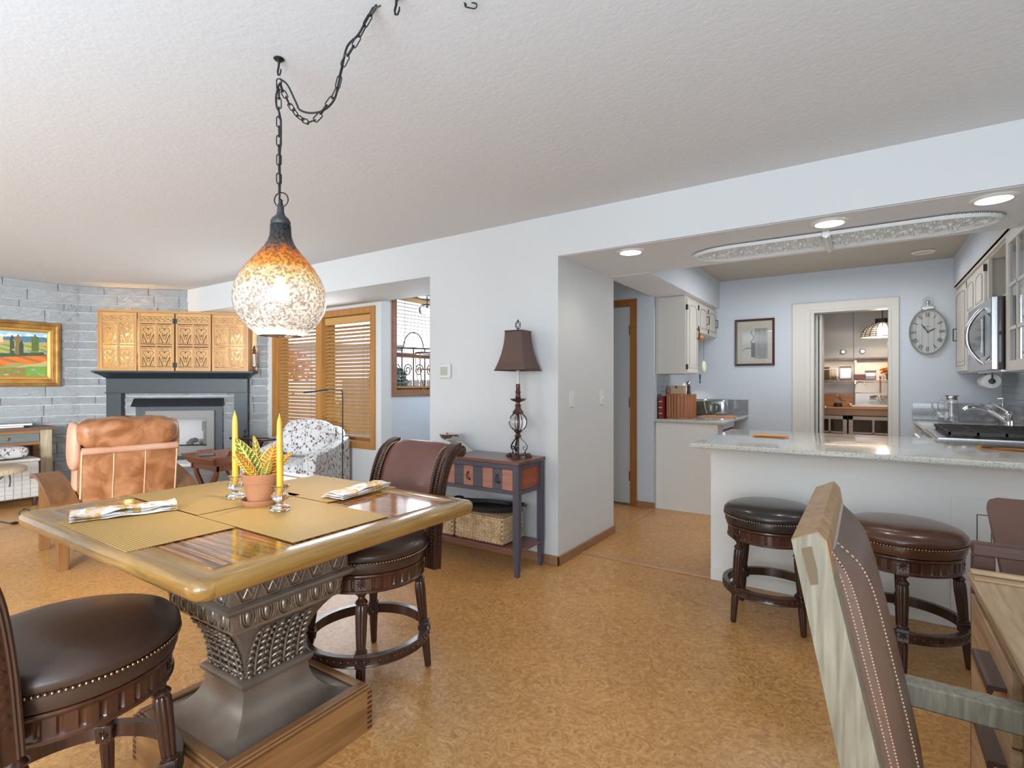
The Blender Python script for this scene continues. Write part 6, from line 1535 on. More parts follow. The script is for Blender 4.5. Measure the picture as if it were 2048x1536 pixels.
# hanging ornaments by the left cabinets
t = thing('hanging_plate', 'pale oval plate hanging at the edge of the tall cream cabinet', 'plate', (-1.405, 5.70, 1.44))
part('plate', MB().ell((0, 0, 0), (.024, .05, .065), 20, 12), M('pale_yellow_ceramic', (.66, .64, .45), .3), t, 60); part('cord', MB().tube([(0, 0, .06), (0, .002, .30)], .0015, 5), m_bronze, t)
mb = MB()
for k in range(8):
    a = PI / 4 * k; mb.ell((0, .022 * math.cos(a), .022 * math.sin(a)), (.005, .013, .006), 8, 6, Matrix.Rotation(a, 3, 'X'))
mb.ell((0, 0, 0), (.008, .009, .009), 10, 6).ell((0, 0, -.05), (.008, .010, .02), 8, 6)
single('star_ornament', mb, m_cop, 'small copper star ornament hanging below the pale plate', 'ornament', 60, loc=(-1.44, 5.69, 1.335))
single('orange_ornament', MB().ell((0, 0, 0), (.03, .06, .022), 12, 8).ell((0, .04, -.02), (.012, .03, .012), 8, 6), M('orange_glaze', (.75, .24, .03), .4), 'small orange carved ornament hanging under the short cream cabinets', 'ornament', 60, loc=(-1.47, 5.84, 1.765))
# framed print on the back wall
t = thing('framed_print', 'pencil still-life print in a dark brown frame and cream mat on the blue kitchen wall', 'picture', (-1.248, W1, 1.470), 0)
FW, FH = .413, .53
part('frame', framemesh(FW, FH, [(0, -.002), (0, -.022), (.008, -.026), (.022, -.022), (.024, -.012)]), M('dark_walnut_frame', (.055, .018, .010), .3, coat=.3), t, 20)
part('mat_board', B(.022, FW - .022, -.010, -.006, .022, FH - .022), M('cream_mat_board', (.62, .57, .48), .8), t)
mb = MB(); iw, ih = .27, .345
def pp(i, j): return (.072 + iw * i / 60, -.0105, .078 + ih * j / 76)
mb.grid(61, 77, pp); rnd = random.Random(4)
for k in range(len(mb.f)):
    j, i = divmod(k, 60); u, v_ = (i + .5) / 60, (j + .5) / 76; g_ = .36 if u > .5 else .60
    if u > .5: g_ -= .05 * math.sin(v_ * 7) + .03 * math.sin(u * 30)
    if .36 < u < .52 and .05 < v_ < .52: g_ = .15
    if abs(u - .42 - .05 * math.sin(v_ * 20)) < .018 and .5 < v_ < .93: g_ = .12
    if abs(v_ - .36 + .45 * (u - .25) ** 2 * 4) < .012 and u < .36: g_ = .12
    if u > .52 and .28 < v_ < .31: g_ = .30
    g_ += rnd.uniform(-.02, .02); mb.c[k] = (g_, g_ * .96, g_ * .88)
part('drawing', mb, m_print, t); part('glass_pane', B(.022, FW - .022, -.013, -.0118, .022, FH - .022), m_glass, t)
# wall clock: pocket-watch shape with numerals
t = thing('wall_clock', 'silver-rimmed pocket-watch style wall clock with grey plank face on the back wall', 'clock', (.505, W1, 1.768), 0)
RXc, RZc = .148, .225
m_rim = M('aged_silver_rim', (.55, .55, .53), .28, .9)
def oval3(r, y, n=72): return [(RXc * r * math.cos(2 * PI * k / n), y, RZc * r * math.sin(2 * PI * k / n)) for k in range(n)]
rg = [oval3(1.0, -.002), oval3(1.0, -.03), oval3(.985, -.042), oval3(.955, -.045), oval3(.93, -.038), oval3(.925, -.016)]
part('rim', MB().add([p for r_ in rg for p in r_], [(k * 72 + i, k * 72 + (i + 1) % 72, (k + 1) * 72 + (i + 1) % 72, (k + 1) * 72 + i) for k in range(5) for i in range(72)]), m_rim, t, 50)
edges = [-.93, -.62, -.30, .02, .35, .68, .93]
for k in range(6):
    a, b_ = edges[k] + .006, edges[k + 1] - .006; n_ = 8
    up = [(RXc * (a + (b_ - a) * q / n_), RZc * .93 * math.sqrt(max(0, 1 - ((a + (b_ - a) * q / n_) / .94) ** 2))) for q in range(n_ + 1)]
    part('face_plank', MB().prism(up + [(x, -z) for x, z in reversed(up)], -.014 - .0008 * (k % 2), -.006, 'xz'), M('clock_face_%d' % k, tuple(c * (1 + .05 * ((k * 7) % 3 - 1)) for c in (.40, .40, .39)), .8, var=((.47, .47, .455), 8, (6, 1, .4))), t)
ROM = ['XII', 'I', 'II', 'III', 'IIII', 'V', 'VI', 'VII', 'VIII', 'IX', 'X', 'XI']
m_ink = M('dark_grey_numeral', (.045, .045, .045), .6)
for h_, s_ in enumerate(ROM):
    mb = MB(); ang = -R(30 * h_); gw = .010; tot = sum({'I': .009, 'V': .017, 'X': .017}[c] for c in s_); x = -tot / 2
    mb.X = Matrix.Translation((.74 * RXc * math.sin(-ang), 0, .74 * RZc * math.cos(ang))) @ Matrix.Rotation(-ang, 4, 'Y')
    for c in s_:
        hh = .021
        def bar(xa, za, xb, zb, w_): mb.prism([(xa - w_, za), (xa + w_, za), (xb + w_, zb), (xb - w_, zb)], -.0165, -.0150, 'xz')
        if c == 'I': bar(x + .0045, -hh, x + .0045, hh, .0022); x += .009
        if c == 'V': bar(x + .0085, -hh, x + .0025, hh, .0022); bar(x + .0085, -hh, x + .0145, hh, .0012); x += .017
        if c == 'X': bar(x + .0145, -hh, x + .0025, hh, .0022); bar(x + .0025, -hh, x + .0145, hh, .0012); x += .017
    mb.X = None; part('numeral', mb, m_ink, t)
def hand(L_, w_, deg, y):
    a = R(deg); mb = MB(); mb.X = Matrix.Rotation(a, 4, 'Y'); mb.prism([(-w_ * .3, -.012), (w_ * .3, -.012), (w_, L_ * .55), (w_ * .25, L_), (-w_ * .25, L_), (-w_, L_ * .55)], y - .0015, y, 'xz'); mb.X = None; return mb
part('hour_hand', hand(.068, .006, 62, -.020), m_black, t); part('minute_hand', hand(.094, .0055, -33, -.023), m_black, t); part('hand_pin', MB().lathe([(.007, -.026), (.007, -.016)], 16, ax='y'), m_black, t)
part('crown_block', MB().box(-.050, .050, -.034, -.004, RZc * .97, RZc + .022, .004).box(-.035, .035, -.03, -.006, RZc + .02, RZc + .034, .004), m_rim, t, 40)
part('crown_knob', MB().lathe([(.010, .255), (.008, .268), (.014, .275), (.018, .290), (.014, .303), (.004, .308)], 24, 0, -.02, 0), m_rim, t, 60)
part('bow_ring', MB().tube([(.040 * math.cos(q), -.02, .298 + .040 * math.sin(q)) for q in [2 * PI * k / 40 for k in range(40)]], .003, 6, closed=True), m_rim, t, 60)
fc = bpy.data.curves.new('face_lettering', 'FONT'); fc.body = 'KENSINGTON\nLONDON'; fc.size = .010; fc.align_x = 'CENTER'
fc.body = 'KENSINGTON'; fo = bpy.data.objects.new('face_lettering', fc); COL.objects.link(fo)
fc.extrude = .0003
bpy.context.view_layer.update(); fm_ = bpy.data.meshes.new_from_object(fo); bpy.data.objects.remove(fo); fm_.materials.clear(); fm_.materials.append(m_ink)
put('face_lettering', fm_, t, (0, -.0162, .048), (R(90), 0, 0))
# ---------------------------------------------------------------- right-hand upper cabinets, microwave, range
# root rz = -90: local x -> -Y world, local y -> +X world; fronts face local -y (world -X)
t = thing('wall_cabinet', 'cream arched-door wall cabinets around the microwave, with an open shelf', 'cabinet', (.73, 6.49, 1.36), R(-90))
part('carcass', MB().box(0, .66, 0, .318, 0, .82).box(.66, 1.46, 0, .318, .45, .82).box(1.46, 2.14, .30, .318, .45, .82).box(1.46, 2.14, 0, .318, .45, .468).box(1.46, 2.14, 0, .318, .79, .82).box(1.46, 1.50, -.001, .02, .468, .79).box(2.10, 2.14, -.001, .318, .468, .79), m_cream, t)
part('crown', MB().box(-.0, 3.2, -.035, .318, .82, .845, .004).box(0, 3.2, -.018, .3, .80, .822, .003), m_cream, t)
db, gb = MB(), MB(); arch_door(db, gb, .02, .62, .015, .775, 0); d = part('door', db, m_cream, t, 30); part('glaze_line', gb, m_glaze, d); part('handle', pull(.10, -.018, .36, .11), m_bronze, d, 40)
for k in range(2):
    db, gb = MB(), MB(); arch_door(db, gb, .68 + k * .385, 1.055 + k * .385, .46, .775, 0); d = part('door', db, m_cream, t, 30); part('glaze_line', gb, m_glaze, d)
    part('hinge', hinge(.675 + k * .775, 0, .74), m_bronze, d)
m_brd = wood('orange_pine_board', (.50, .22, .06), (.62, .33, .12), 2, .5, 4)
for k in range(3): single('cutting_board', B(0, .018, -.12, .10, 0, .26 + .02 * k), m_brd, ['nearest', 'middle', 'farthest'][k] + ' of the upright orange wooden boards in the open shelf above the microwave', 'board', loc=(.80 + .03 * k, 4.58 + .03 * k, 1.829), rot=(0, R(4), R(20)), group='wooden boards in the open shelf')
t = thing('wall_cabinet', 'cream wall cabinet with open mullioned door at the right edge above the counter', 'cabinet', (.73, 4.325, 1.34), R(-90))
part('carcass', MB().box(0, .9, .30, .318, 0, .84).box(0, .02, 0, .318, 0, .84).box(.88, .9, 0, .318, 0, .84).box(0, .9, 0, .318, 0, .02).box(0, .9, 0, .318, .82, .84).box(.02, .88, .02, .30, .40, .418), m_cream, t)
d = part('door', MB().box(.0, .06, -.02, 0, 0, .82, .003).box(.44, .50, -.02, 0, 0, .82).box(.06, .44, -.02, 0, 0, .06).box(.06, .44, -.02, 0, .76, .82).box(.06, .44, -.016, -.004, .24, .26).box(.06, .44, -.016, -.004, .50, .52).box(.245, .26, -.016, -.004, .06, .76), m_cream, t)
part('pane', B(.06, .44, -.009, -.006, .06, .76), m_glass, d)
# microwave
t = thing('microwave', 'stainless over-range microwave with a bowed bar handle and black side', 'microwave', (.65, 5.225, 1.352), R(-90))
mwL, mwH = .865, .452
part('casing', MB().box(0, mwL, .03, .39, 0, mwH, .004), M('black_brown_casing', (.022, .012, .008), .15, coat=.5), t)
part('front_frame', MB().box(0, .04, 0, .03, 0, mwH).box(.64, mwL, 0, .03, 0, mwH, .003).box(.04, .64, 0, .03, 0, .09).box(.04, .64, 0, .03, .36, mwH), m_steel, t)
part('door_glass', MB().box(.04, .64, -.004, .03, .09, .36, .003), m_blackgloss, t); part('window_trim', MB().tube([(.06, -.006, .12), (.58, -.006, .12), (.58, -.006, .34), (.06, -.006, .34)], .003, 6, closed=True), m_steel, t)
part('bar_handle', MB().tube(smooth([(.62, -.004, .41), (.62, -.035, .375), (.62, -.075, .30), (.62, -.085, .226), (.62, -.075, .15), (.62, -.035, .078), (.62, -.004, .045)], 5), .012, 10), m_steel, t, 60)
part('keypad', MB().box(.69, .84, -.003, 0, .06, .36), m_blackgloss, t); part('maker_badge', MB().lathe([(.010, -.003), (.012, .0)], 16, .34, 0, .405, ax='y'), m_chrome, t)
part('vent_panel', MB().box(.03, mwL - .03, .05, .36, -.012, 0), m_steel, t)
# range
t = thing('gas_range', 'stainless gas range with black cast iron grates behind the peninsula', 'range', (.40, 5.30, 0), R(-90))
rgL = .90
part('body', MB().box(0, rgL, .02, .64, .0, .895), m_steel, t); part('cooktop', MB().box(0, rgL, -.005, .645, .895, .915, .003), m_steel, t, label='polished steel top with raised lip')
part('control_panel', MB().prism([(-.045, .80), (.02, .80), (.02, .90), (-.02, .90)], 0, rgL, 'yz'), m_steel, t)
for k in range(6): part('knob', MB().lathe([(.024, -.075), (.026, -.07), (.026, -.045), (.02, -.035)], 20, .09 + k * .145, 0, .85, ax='y'), m_steel, t, 40)
part('oven_handle', MB().tube([(.08, -.07, .745), (.82, -.07, .745)], .011, 8).tube([(.12, -.07, .745), (.12, .02, .745)], .008, 6).tube([(.78, -.07, .745), (.78, .02, .745)], .008, 6), m_steel, t); part('oven_door', MB().box(.02, .88, -.02, .02, .15, .78, .004), m_steel, t)
m_cast = M('cast_iron_grate', (.030, .022, .020), .45, .2)
for k in range(3):
    gm = MB(); x0, x1 = .02 + k * .29, .02 + k * .29 + .28
    for (a, b_) in ((x0, x0 + .014), (x1 - .014, x1)): gm.box(a, b_, .05, .60, .930, .952)
    for yy in (.05, .19, .325, .46, .586): gm.box(x0, x1, yy, yy + .013, .932, .952)
    for xx in (.07, .13, .19): gm.box(x0 + xx, x0 + xx + .010, .05, .60, .936, .951)
    for yy in (.06, .58):
        for xx in (x0, x1 - .014): gm.box(xx, xx + .014, yy, yy + .014, .915, .932)
    part('grate', gm, m_cast, t)
for k in range(3):
    for yy in (.18, .47): part('burner_cap', MB().lathe([(.045, .915), (.045, .926), (.03, .932)], 20, .16 + k * .29, yy, 0), m_cast, t, 40)
part('griddle_rail', MB().box(.20, .75, .06, .11, .916, .93), m_cast, t)
single('counter_filler', MB().box(.44, 1.045, 4.387, 4.397, .0, .905), m_pan, 'narrow off-white filler strip between the peninsula and the range', 'panel')
# right back counter, jug, tap, paper towel
t = thing('base_cabinet', 'cream base cabinet in the back right kitchen corner beside the range', 'cabinet', (.43, 5.31, 0), 0)
part('carcass', B(0, .61, 0, 1.18, 0, .872), m_pan, t); part('door_panel', MB().box(-.018, 0, .02, .57, .12, .85, .003).box(-.018, 0, .60, 1.16, .12, .85, .003), m_cream, t)
single('right_worktop', slab(.395, 1.045, 5.305, 6.497, .911), m_quartz, 'speckled quartz worktop in the back right kitchen corner under the jug', 'worktop', 30)
t = thing('water_jug', 'clear glass water jug with a steel lid standing by the back wall tiles', 'jug', (.655, 6.22, .9118))
part('jug_body', MB().lathe([(.004, .003), (.052, .003), (.056, .012), (.053, .08), (.046, .17), (.044, .20), (.048, .222), (.045, .222), (.041, .20), (.043, .17), (.050, .08), (.052, .014), (.004, .012)], 48), m_glass, t, 60)
part('handle', MB().tube([(-.047, 0, .195), (-.078, 0, .20), (-.096, 0, .17), (-.092, 0, .12), (-.070, 0, .085), (-.052, 0, .075)], .0065, 10), m_glass, t, 60)
part('lid', MB().lathe([(.038, .205), (.042, .215), (.042, .235), (.055, .240), (.056, .246), (.01, .248)], 32), m_chrome, t, 40)
t = thing('kitchen_tap', 'chrome pull-out kitchen tap with a low arched spout at the right of the back counter', 'tap', (.955, 5.70, .9118), 0)
part('base_plate', MB().box(-.035, .035, -.13, .13, 0, .008, .003), m_chrome, t); part('tap_body', MB().lathe([(.028, .008), (.024, .02), (.022, .09), (.026, .10), (.024, .125), (.012, .135)], 28), m_chrome, t, 50)
part('spout', MB().tube([(p[0], p[1], p[2]) for p in smooth([(0, 0, .045), (-.05, -.0, .085), (-.12, .0, .135), (-.19, .0, .158), (-.245, .0, .155), (-.275, .0, .135)], 5)], [.020] * 5 + [.018] * 5 + [.017] * 5 + [.018] * 5 + [.021] * 6, 14), m_chrome, t, 60)
part('lever', MB().tube([(0, 0, .12), (-.04, 0, .150), (-.10, 0, .195), (-.125, 0, .203)], [.010, .007, .006, .009], 8), m_chrome, t, 60); part('side_spray', MB().lathe([(.02, 0), (.016, .02), (.013, .09), (.018, .11)], 16, .0, -.10, .008), m_chrome, t, 50)
t = thing('paper_towel', 'white paper towel roll on an under-cabinet holder below the cream cabinet', 'paper towel', (.875, 5.84, 1.285), 0)
part('roll', MB().lathe([(.022, 0), (.058, .002), (.06, .005), (.06, .265), (.058, .268), (.022, .27)], 40, ax='y'), M('white_paper', (.66, .66, .65), .9, bump=(90, .3, .003)), t, 50)
part('core_cap', MB().lathe([(.004, -.008), (.020, -.006), (.023, .0), (.018, .004)], 24, ax='y'), m_bronze, t, 40); part('holder_arm', MB().tube([(0, -.012, 0), (0, -.012, .076)], .006, 6).tube([(0, .28, 0), (0, .28, .076)], .006, 6).tube([(0, -.012, 0), (0, .28, 0)], .006, 6).box(-.02, .02, -.02, .29, .072, .078), m_bronze, t)
t = thing('soap_dispenser', 'clear and grey pump bottle standing against the right kitchen wall tiles', 'bottle', (.97, 6.02, .9118))
part('bottle_body', MB().lathe([(.02, 0), (.024, .004), (.024, .14), (.012, .16)], 20), m_glass, t, 50); part('pump', MB().lathe([(.010, .16), (.010, .19), (.004, .195), (.004, .23)], 12).tube([(0, 0, .228), (-.035, 0, .225)], .005, 6), m_steel, t)
# ---------------------------------------------------------------- pantry through the doorway
t = thing('wall_cabinet', 'white two-door pantry wall cabinet with round rosette knobs', 'cabinet', (-.80, 8.20, 1.60), 0)
part('carcass', B(0, 1.5, .0, .40, 0, .78), m_wall, t)
for k, (a, b_) in enumerate(((.0, .672), (.678, 1.5))):
    d = part('door', MB().box(a, b_, -.02, -.001, 0, .78, .003), m_wall, t)
    part('knob', MB().lathe([(.008, -.045), (.026, -.045), (.034, -.038), (.034, -.034), (.012, -.03), (.012, -.02)], 24, (.565 if k == 0 else .775), 0, .085, ax='y').tube([((.565 if k == 0 else .775) + .02 * math.cos(q), -.046, .085 + .02 * math.sin(q)) for q in [2 * PI * k2 / 16 for k2 in range(16)]], .004, 5, closed=True), m_rim, d, 40)
m_pwood = wood('orange_butcher_block', (.42, .16, .035), (.55, .25, .07), 0, .35, 3)
t = thing('base_cabinet', 'grey pantry base cabinet with glazed grid doors below an orange wood top', 'cabinet', (-.85, 8.12, 0), 0)
m_gryw = wood('grey_washed_wood', (.42, .36, .33), (.50, .44, .40), 0, .6, 4)
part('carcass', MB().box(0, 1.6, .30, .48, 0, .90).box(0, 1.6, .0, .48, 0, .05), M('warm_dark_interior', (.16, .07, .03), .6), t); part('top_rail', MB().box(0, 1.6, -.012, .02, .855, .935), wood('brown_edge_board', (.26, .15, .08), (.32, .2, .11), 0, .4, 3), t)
part('worktop', MB().box(0, 1.6, -.02, .48, .935, .958, .003), m_pwood, t); part('upstand', MB().box(0, .725, .46, .48, .958, 1.13).box(1.255, 1.6, .46, .48, .958, 1.13), m_pwood, t)
for k, (a, b_) in enumerate(((.12, .655), (.675, 1.42))):
    mb = MB().box(a, a + .045, -.01, .012, .10, .845).box(b_ - .045, b_, -.01, .012, .10, .845).box(a, b_, -.01, .012, .80, .845).box(a, b_, -.01, .012, .10, .15)
    for q in (1, 2): xx = a + .045 + (b_ - a - .09) * q / 3; mb.box(xx - .011, xx + .011, -.007, .009, .15, .80)
    for zz in (.63, .47, .31): mb.box(a + .045, b_ - .045, -.007, .009, zz - .011, zz + .011)
    d = part('door', mb, m_gryw, t); part('pane', B(a + .045, b_ - .045, .0, .003, .15, .80), m_glass, d)
single('coffee_grinder', MB().box(-.06, .06, -.06, .06, 0, .18, .01).lathe([(.05, .18), (.02, .26), (.03, .30)], 16), m_mah, 'brown wooden object standing inside the glazed pantry cabinet', 'object', loc=(.12, 8.28, .051))
single('interior_shelf_load', MB().box(-.5, .45, -.06, .06, .0, .018), m_pwood, 'orange wood shelf board inside the glazed pantry cabinet', 'shelf', loc=(-.1, 8.32, .47))
t = thing('enamel_sink', 'old white enamel pantry sink with high back and wall-mounted chrome tap', 'sink', (-.10, 8.22, .9585), 0)
m_enam = M('white_enamel', (.70, .67, .62), .2, coat=.4)
part('splash_back', MB().box(-.02, .50, .36, .385, 0, .60, .006), M('pale_steel_splash', (.60, .50, .42), .3, .3), t); part('sink_back', MB().box(-.02, .50, .30, .355, 0, .19, .012), m_enam, t); part('basin', MB().box(-.05, .53, .0, .30, 0, .028, .008).box(.03, .45, .04, .27, .028, .034), m_enam, t)
part('wall_tap', MB().tube([(.16, .295, .13), (.21, .24, .14), (.30, .24, .14), (.36, .295, .13)], .014, 8).tube([(.26, .24, .14), (.26, .20, .11), (.26, .12, .10), (.26, .10, .075)], .013, 8).box(.15, .37, .22, .26, .10, .115, .004), m_chrome, t, 50)
part('tall_spout', MB().tube([(.27, .30, .19), (.27, .30, .38), (.27, .29, .40)], .009, 8).ell((.27, .29, .40), (.014, .014, .022), 10, 8), m_rim, t, 60)
part('filter_spout', MB().tube([(-.02, .30, .20), (-.01, .28, .30), (.04, .26, .335), (.09, .25, .32), (.11, .25, .28)], .006, 8), m_chrome, t, 60)
t = thing('wire_shelf', 'chrome wire shelf on slotted wall standards under the pantry cabinet', 'shelf', (-.85, 8.36, 1.315), 0)
mb = MB()
for k in range(5): mb.tube([(0, k * .055, 0), (1.28, k * .055, 0)], .003, 5)
for k in range(26): mb.tube([(k * .05, 0, .003), (k * .05, .22, .003)], .002, 4)
mb.tube([(0, 0, -.03), (1.28, 0, -.03)], .003, 5)
part('wire_deck', mb, m_chrome, t); part('wall_standard', MB().box(.73, .755, .245, .258, -.42, .27).box(1.225, 1.25, .245, .258, -.42, .27), m_steel, t)
part('bracket', MB().box(.735, .75, .0, .245, -.05, -.005).box(1.23, 1.245, 0, .245, -.05, -.005), m_steel, t)
m_grain = M('tan_dry_goods', (.38, .22, .09), .8, var=((.55, .38, .2), 60, (1, 1, 1)))
def canister(label, x, w_, h, fill, lid, fillm=None):
    t = thing('storage_canister', label, 'canister', (x, 8.45, 1.3205), 0, 'canisters on the pantry wire shelf')
    part('clear_walls', MB().box(-w_ / 2, w_ / 2, -.06, .06, 0, h, .008), m_glass, t); part('contents', MB().box(-w_ / 2 + .006, w_ / 2 - .006, -.054, .054, .006, h * fill), fillm or m_grain, t)
    if lid: part('lid', MB().box(-w_ / 2 - .003, w_ / 2 + .003, -.063, .063, h, h + .022, .004), M('grey_lid', (.35, .32, .31), .5) if 'grey_lid' not in bpy.data.materials else bpy.data.materials['grey_lid'], t)
canister('leftmost clear canister with grey lid and tan contents on the wire shelf', -.47, .13, .16, .86, True)
canister('low open-topped clear canister between the two lidded ones on the wire shelf', -.345, .10, .155, .3, False)
canister('clear canister with grey lid, nearly empty, left of the small red box', -.22, .14, .165, .15, True)
canister('squat clear canister with grey lid stacked right of the red box', .06, .12, .10, .5, True)
single('small_red_box', MB().box(-.065, .065, -.05, .05, 0, .07, .006), M('dark_red_lacquer', (.22, .035, .02), .3), 'small dark red box on the pantry wire shelf', 'box', loc=(-.06, 8.42, 1.3205))
mb = MB().lathe([(.03, 0), (.042, .02), (.036, .06), (.03, .075)], 20)
t = thing('flower_vase', 'bunch of orange-red artificial flowers in a glass vase on the wire shelf', 'flowers', (.235, 8.43, 1.3205)); part('vase', mb, m_glass, t, 60)
rnd = random.Random(12); fl = MB()
for k in range(24):
    a, r_, z = rnd.uniform(0, 6.28), rnd.uniform(0, .075), rnd.uniform(.09, .17); fl.ell((r_ * math.cos(a), r_ * .6 * math.sin(a), z), (.018, .016, .014), 7, 5)
part('blossom', fl, M('orange_red_petals', (.55, .09, .02), .6, var=((.70, .28, .04), 20, (1, 1, 1))), t, 60); part('stem', MB().tube([(0, 0, .01), (.01, 0, .10)], .006, 5).tube([(.01, 0, .01), (-.02, 0, .11)], .004, 5), M('olive_stem', (.10, .10, .03), .7), t)
for k, c in enumerate(((.60, .55, .50), (.30, .25, .24), (.55, .22, .15), (.62, .60, .55), (.40, .38, .36))):
    b = thing('small_book', ['pale grey first', 'dark second', 'rusty third', 'cream fourth', 'grey fifth'][k] + ' of the thin books upright at the right of the wire shelf', 'book', (.345 + k * .024, 8.45, 1.3205), 0, 'thin books on the wire shelf')
    part('cover', MB().box(-.010, .010, -.05, .05, 0, .135 - .006 * (k % 2)), M('thin_book_%d' % k, c, .6), b); part('pages', MB().box(-.007, .007, -.051, .048, .003, .130 - .006 * (k % 2)), m_white, b)
for k in range(3): single('cutting_board', MB().box(-.01, .01, -.10, .10, 0, .27 - .03 * k, .003), m_pwood, ['tallest', 'middle', 'shortest'][k] + ' of the boards leaning at the left end of the pantry counter', 'board', loc=(-.60 + .045 * k, 8.42, .9600), rot=(0, R(-3), R(25)), group='boards leaning in the pantry')
t = thing('glass_percolator', 'little glass and black coffee siphon left of the pantry sink', 'coffee maker', (-.30, 8.26, .9585))
part('base', MB().lathe([(.05, 0), (.05, .035), (.04, .05)], 20), m_black, t, 40); part('flask', MB().ell((0, 0, .10), (.038, .038, .045), 16, 10).lathe([(.012, .13), (.014, .18)], 12), m_glass, t, 60); part('arm', MB().tube([(.03, 0, .10), (.10, -.01, .07), (.13, -.02, .03)], .007, 6).ell((.14, -.02, .025), (.026, .026, .024), 12, 8), m_chrome, t, 60)
single('wall_tag', MB().box(-.03, .03, -.003, 0, -.045, .0).box(-.02, -.012, -.006, -.003, -.12, -.02).box(.0, .006, -.006, -.003, -.14, -.02), m_white, 'small white tag with hanging tools on the pantry wall', 'tag', loc=(.50, 8.618, 1.33))
m_cagew = M('dark_cage_wire', (.035, .028, .022), .5, .4)
t = thing('cage_pendant', 'dome pendant lamp with dark wire cage over glowing glass in the pantry', 'lamp', (.170, 7.55, 1.800))
dome = [(.215 * math.cos(a) if a < 1.57 else 0, .190 * math.sin(a)) for a in [R(5 + 67 * k / 8) for k in range(9)]]
part('glass_dome', MB().lathe([(r * .985, z) for r, z in dome], 48, cap=False), M('pearl_glass', (.9, .85, .78), .35, trans=.65), t, 70)
mb = MB()
for k in range(20): a = 2 * PI * k / 20; mb.tube([(r * math.cos(a), r * math.sin(a), z) for r, z in dome], .0042, 5)
for (r, z) in dome: mb.tube([((r + .001) * math.cos(q), (r + .001) * math.sin(q), z) for q in [2 * PI * k / 40 for k in range(40)]], .0036, 5, closed=True)
part('wire_cage', mb, m_cagew, t, 60); part('cap', MB().lathe([(.072, .178), (.072, .228), (.01, .232)], 32), m_cap, t, 40); part('stem', MB().tube([(0, 0, .23), (0, 0, .618)], .005, 6), m_cap, t)
part('bulb', MB().ell((0, 0, .10), (.026, .026, .032), 14, 10), M('pantry_bulb', (1, .85, .6), .4, emis=((1, .78, .5), 9)), t, 70)
point('pantry_pendant_glow', (.170, 7.55, 1.86), 7, (1, .84, .66), .02); point('pantry_bulb_low', (.17, 7.50, 1.74), 5, (1, .84, .68), .03)
area('pantry_strip_light', (-.1, 8.42, 1.585), (0, 0, 0), (1.1, .05), 3.2, (1, .72, .48))
# bifold door folded open at the left jamb
t = struct('door_2', MB().box(-.452, -.425, 6.64, 6.97, .02, 2.02, .003), M('warm_white_door', (.60, .58, .54), .45))
part('door_leaf', MB().box(-.415, -.388, 6.64, 6.97, .02, 2.02, .003).box(-.388, -.384, 6.70, 6.91, .15, 1.9), bpy.data.materials['warm_white_door'], t); part('door_knob', MB().ell((-.37, 6.90, 1.0), (.018, .018, .018), 12, 8), m_chrome, t, 60)
# ---------------------------------------------------------------- desk, leather chair and the chair beyond
m_ash = wood('light_limed_oak', (.30, .18, .085), (.46, .31, .175), 1, .45, 8)
m_ash_x = wood('light_limed_oak_cross', (.30, .18, .085), (.46, .31, .175), 0, .45, 8)
m_gry_oak = wood('greyed_oak_end_grain', (.15, .125, .085), (.26, .225, .16), 2, .55, 16)
m_hand = M('brown_leather_pull', (.075, .035, .025), .4)
t = thing('writing_desk', 'light oak desk with raised rim and brown leather-look pulls at the right edge', 'desk', (.235, .62, 0), 0)
DL = 1.285
part('desktop', MB().box(.0, .95, .0, DL, .722, .744, .003).box(.02, .93, .02, DL - .02, .705, .722), m_ash, t)
part('rim', MB().box(0.004, .95, DL - .022, DL, .744, .756, .003).box(.004, .95, DL - .075, DL - .045, .744, .750, .002), m_ash_x, t)
part('pedestal', MB().box(.022, .90, DL - .50, DL - .022, .0, .705), m_ash, t)
for k, (z0, z1) in enumerate(((.545, .695), (.30, .54), (.05, .295))):
    d = part('drawer', MB().box(.004, .022, DL - .495, DL - .028, z0, z1, .002), m_ash, t)
    part('pull', MB().prism([(-.028, z1 - .056), (-.026, z1 - .050), (.004, z1 - .050), (.004, z1 - .058), (-.016, z1 - .060), (-.020, z1 - .070), (-.027, z1 - .068)], DL - .465, DL - .285, 'xz'), m_hand, d)
part('modesty_panel', B(.86, .88, 0, DL - .46, .25, .705), m_ash, t); part('side_frame', MB().box(.03, .90, 0, .03, 0, .705), m_ash, t)
m_oakg = wood('honey_oak_chair_face', (.27, .14, .05), (.42, .24, .10), 2, .35, 8)
m_bl = M('taupe_brown_leather', (.100, .055, .036), .36, var=((.135, .075, .050), 2.5, (1, 1, 1)), bump=(150, .15, .003))
m_stit = M('tan_stitching', (.55, .34, .22), .6)
# side profile of the back in the plane y = const: frame slab from top to seat, tilted; x,z
CY0, CY1 = .84, 1.30
t = thing('leather_desk_chair', 'light oak desk chair with brown stitched leather back, close at the lower right', 'chair', (0, 0, 0), 0)
ox, oy = .15, 1.07
t.location = (ox, oy, 0)
def LP(x, y, z): return (x - ox, y - oy, z)
fr0, fr1 = (-.087, 1.041), (-.055, 1.056)
fb0, fb1 = (.024, .48), (.076, .48)
def quadprism(p, y0, y1, mb):
    return mb.prism([(a - ox, z) for a, z in p], y0 - oy, y1 - oy, 'xz')
for (y0, y1) in ((CY0, CY0 + .045), (CY1 - .045, CY1)):
    mb = MB(); quadprism([fr0, fr1, (-.046, 1.046), fb1, fb0], y0, y1, mb)
    quadprism([fb0, fb1, (.05, 0), (.0, 0)], y0, y1, mb)
    part('rear_post', mb, m_gry_oak, t, label='greyed oak post')
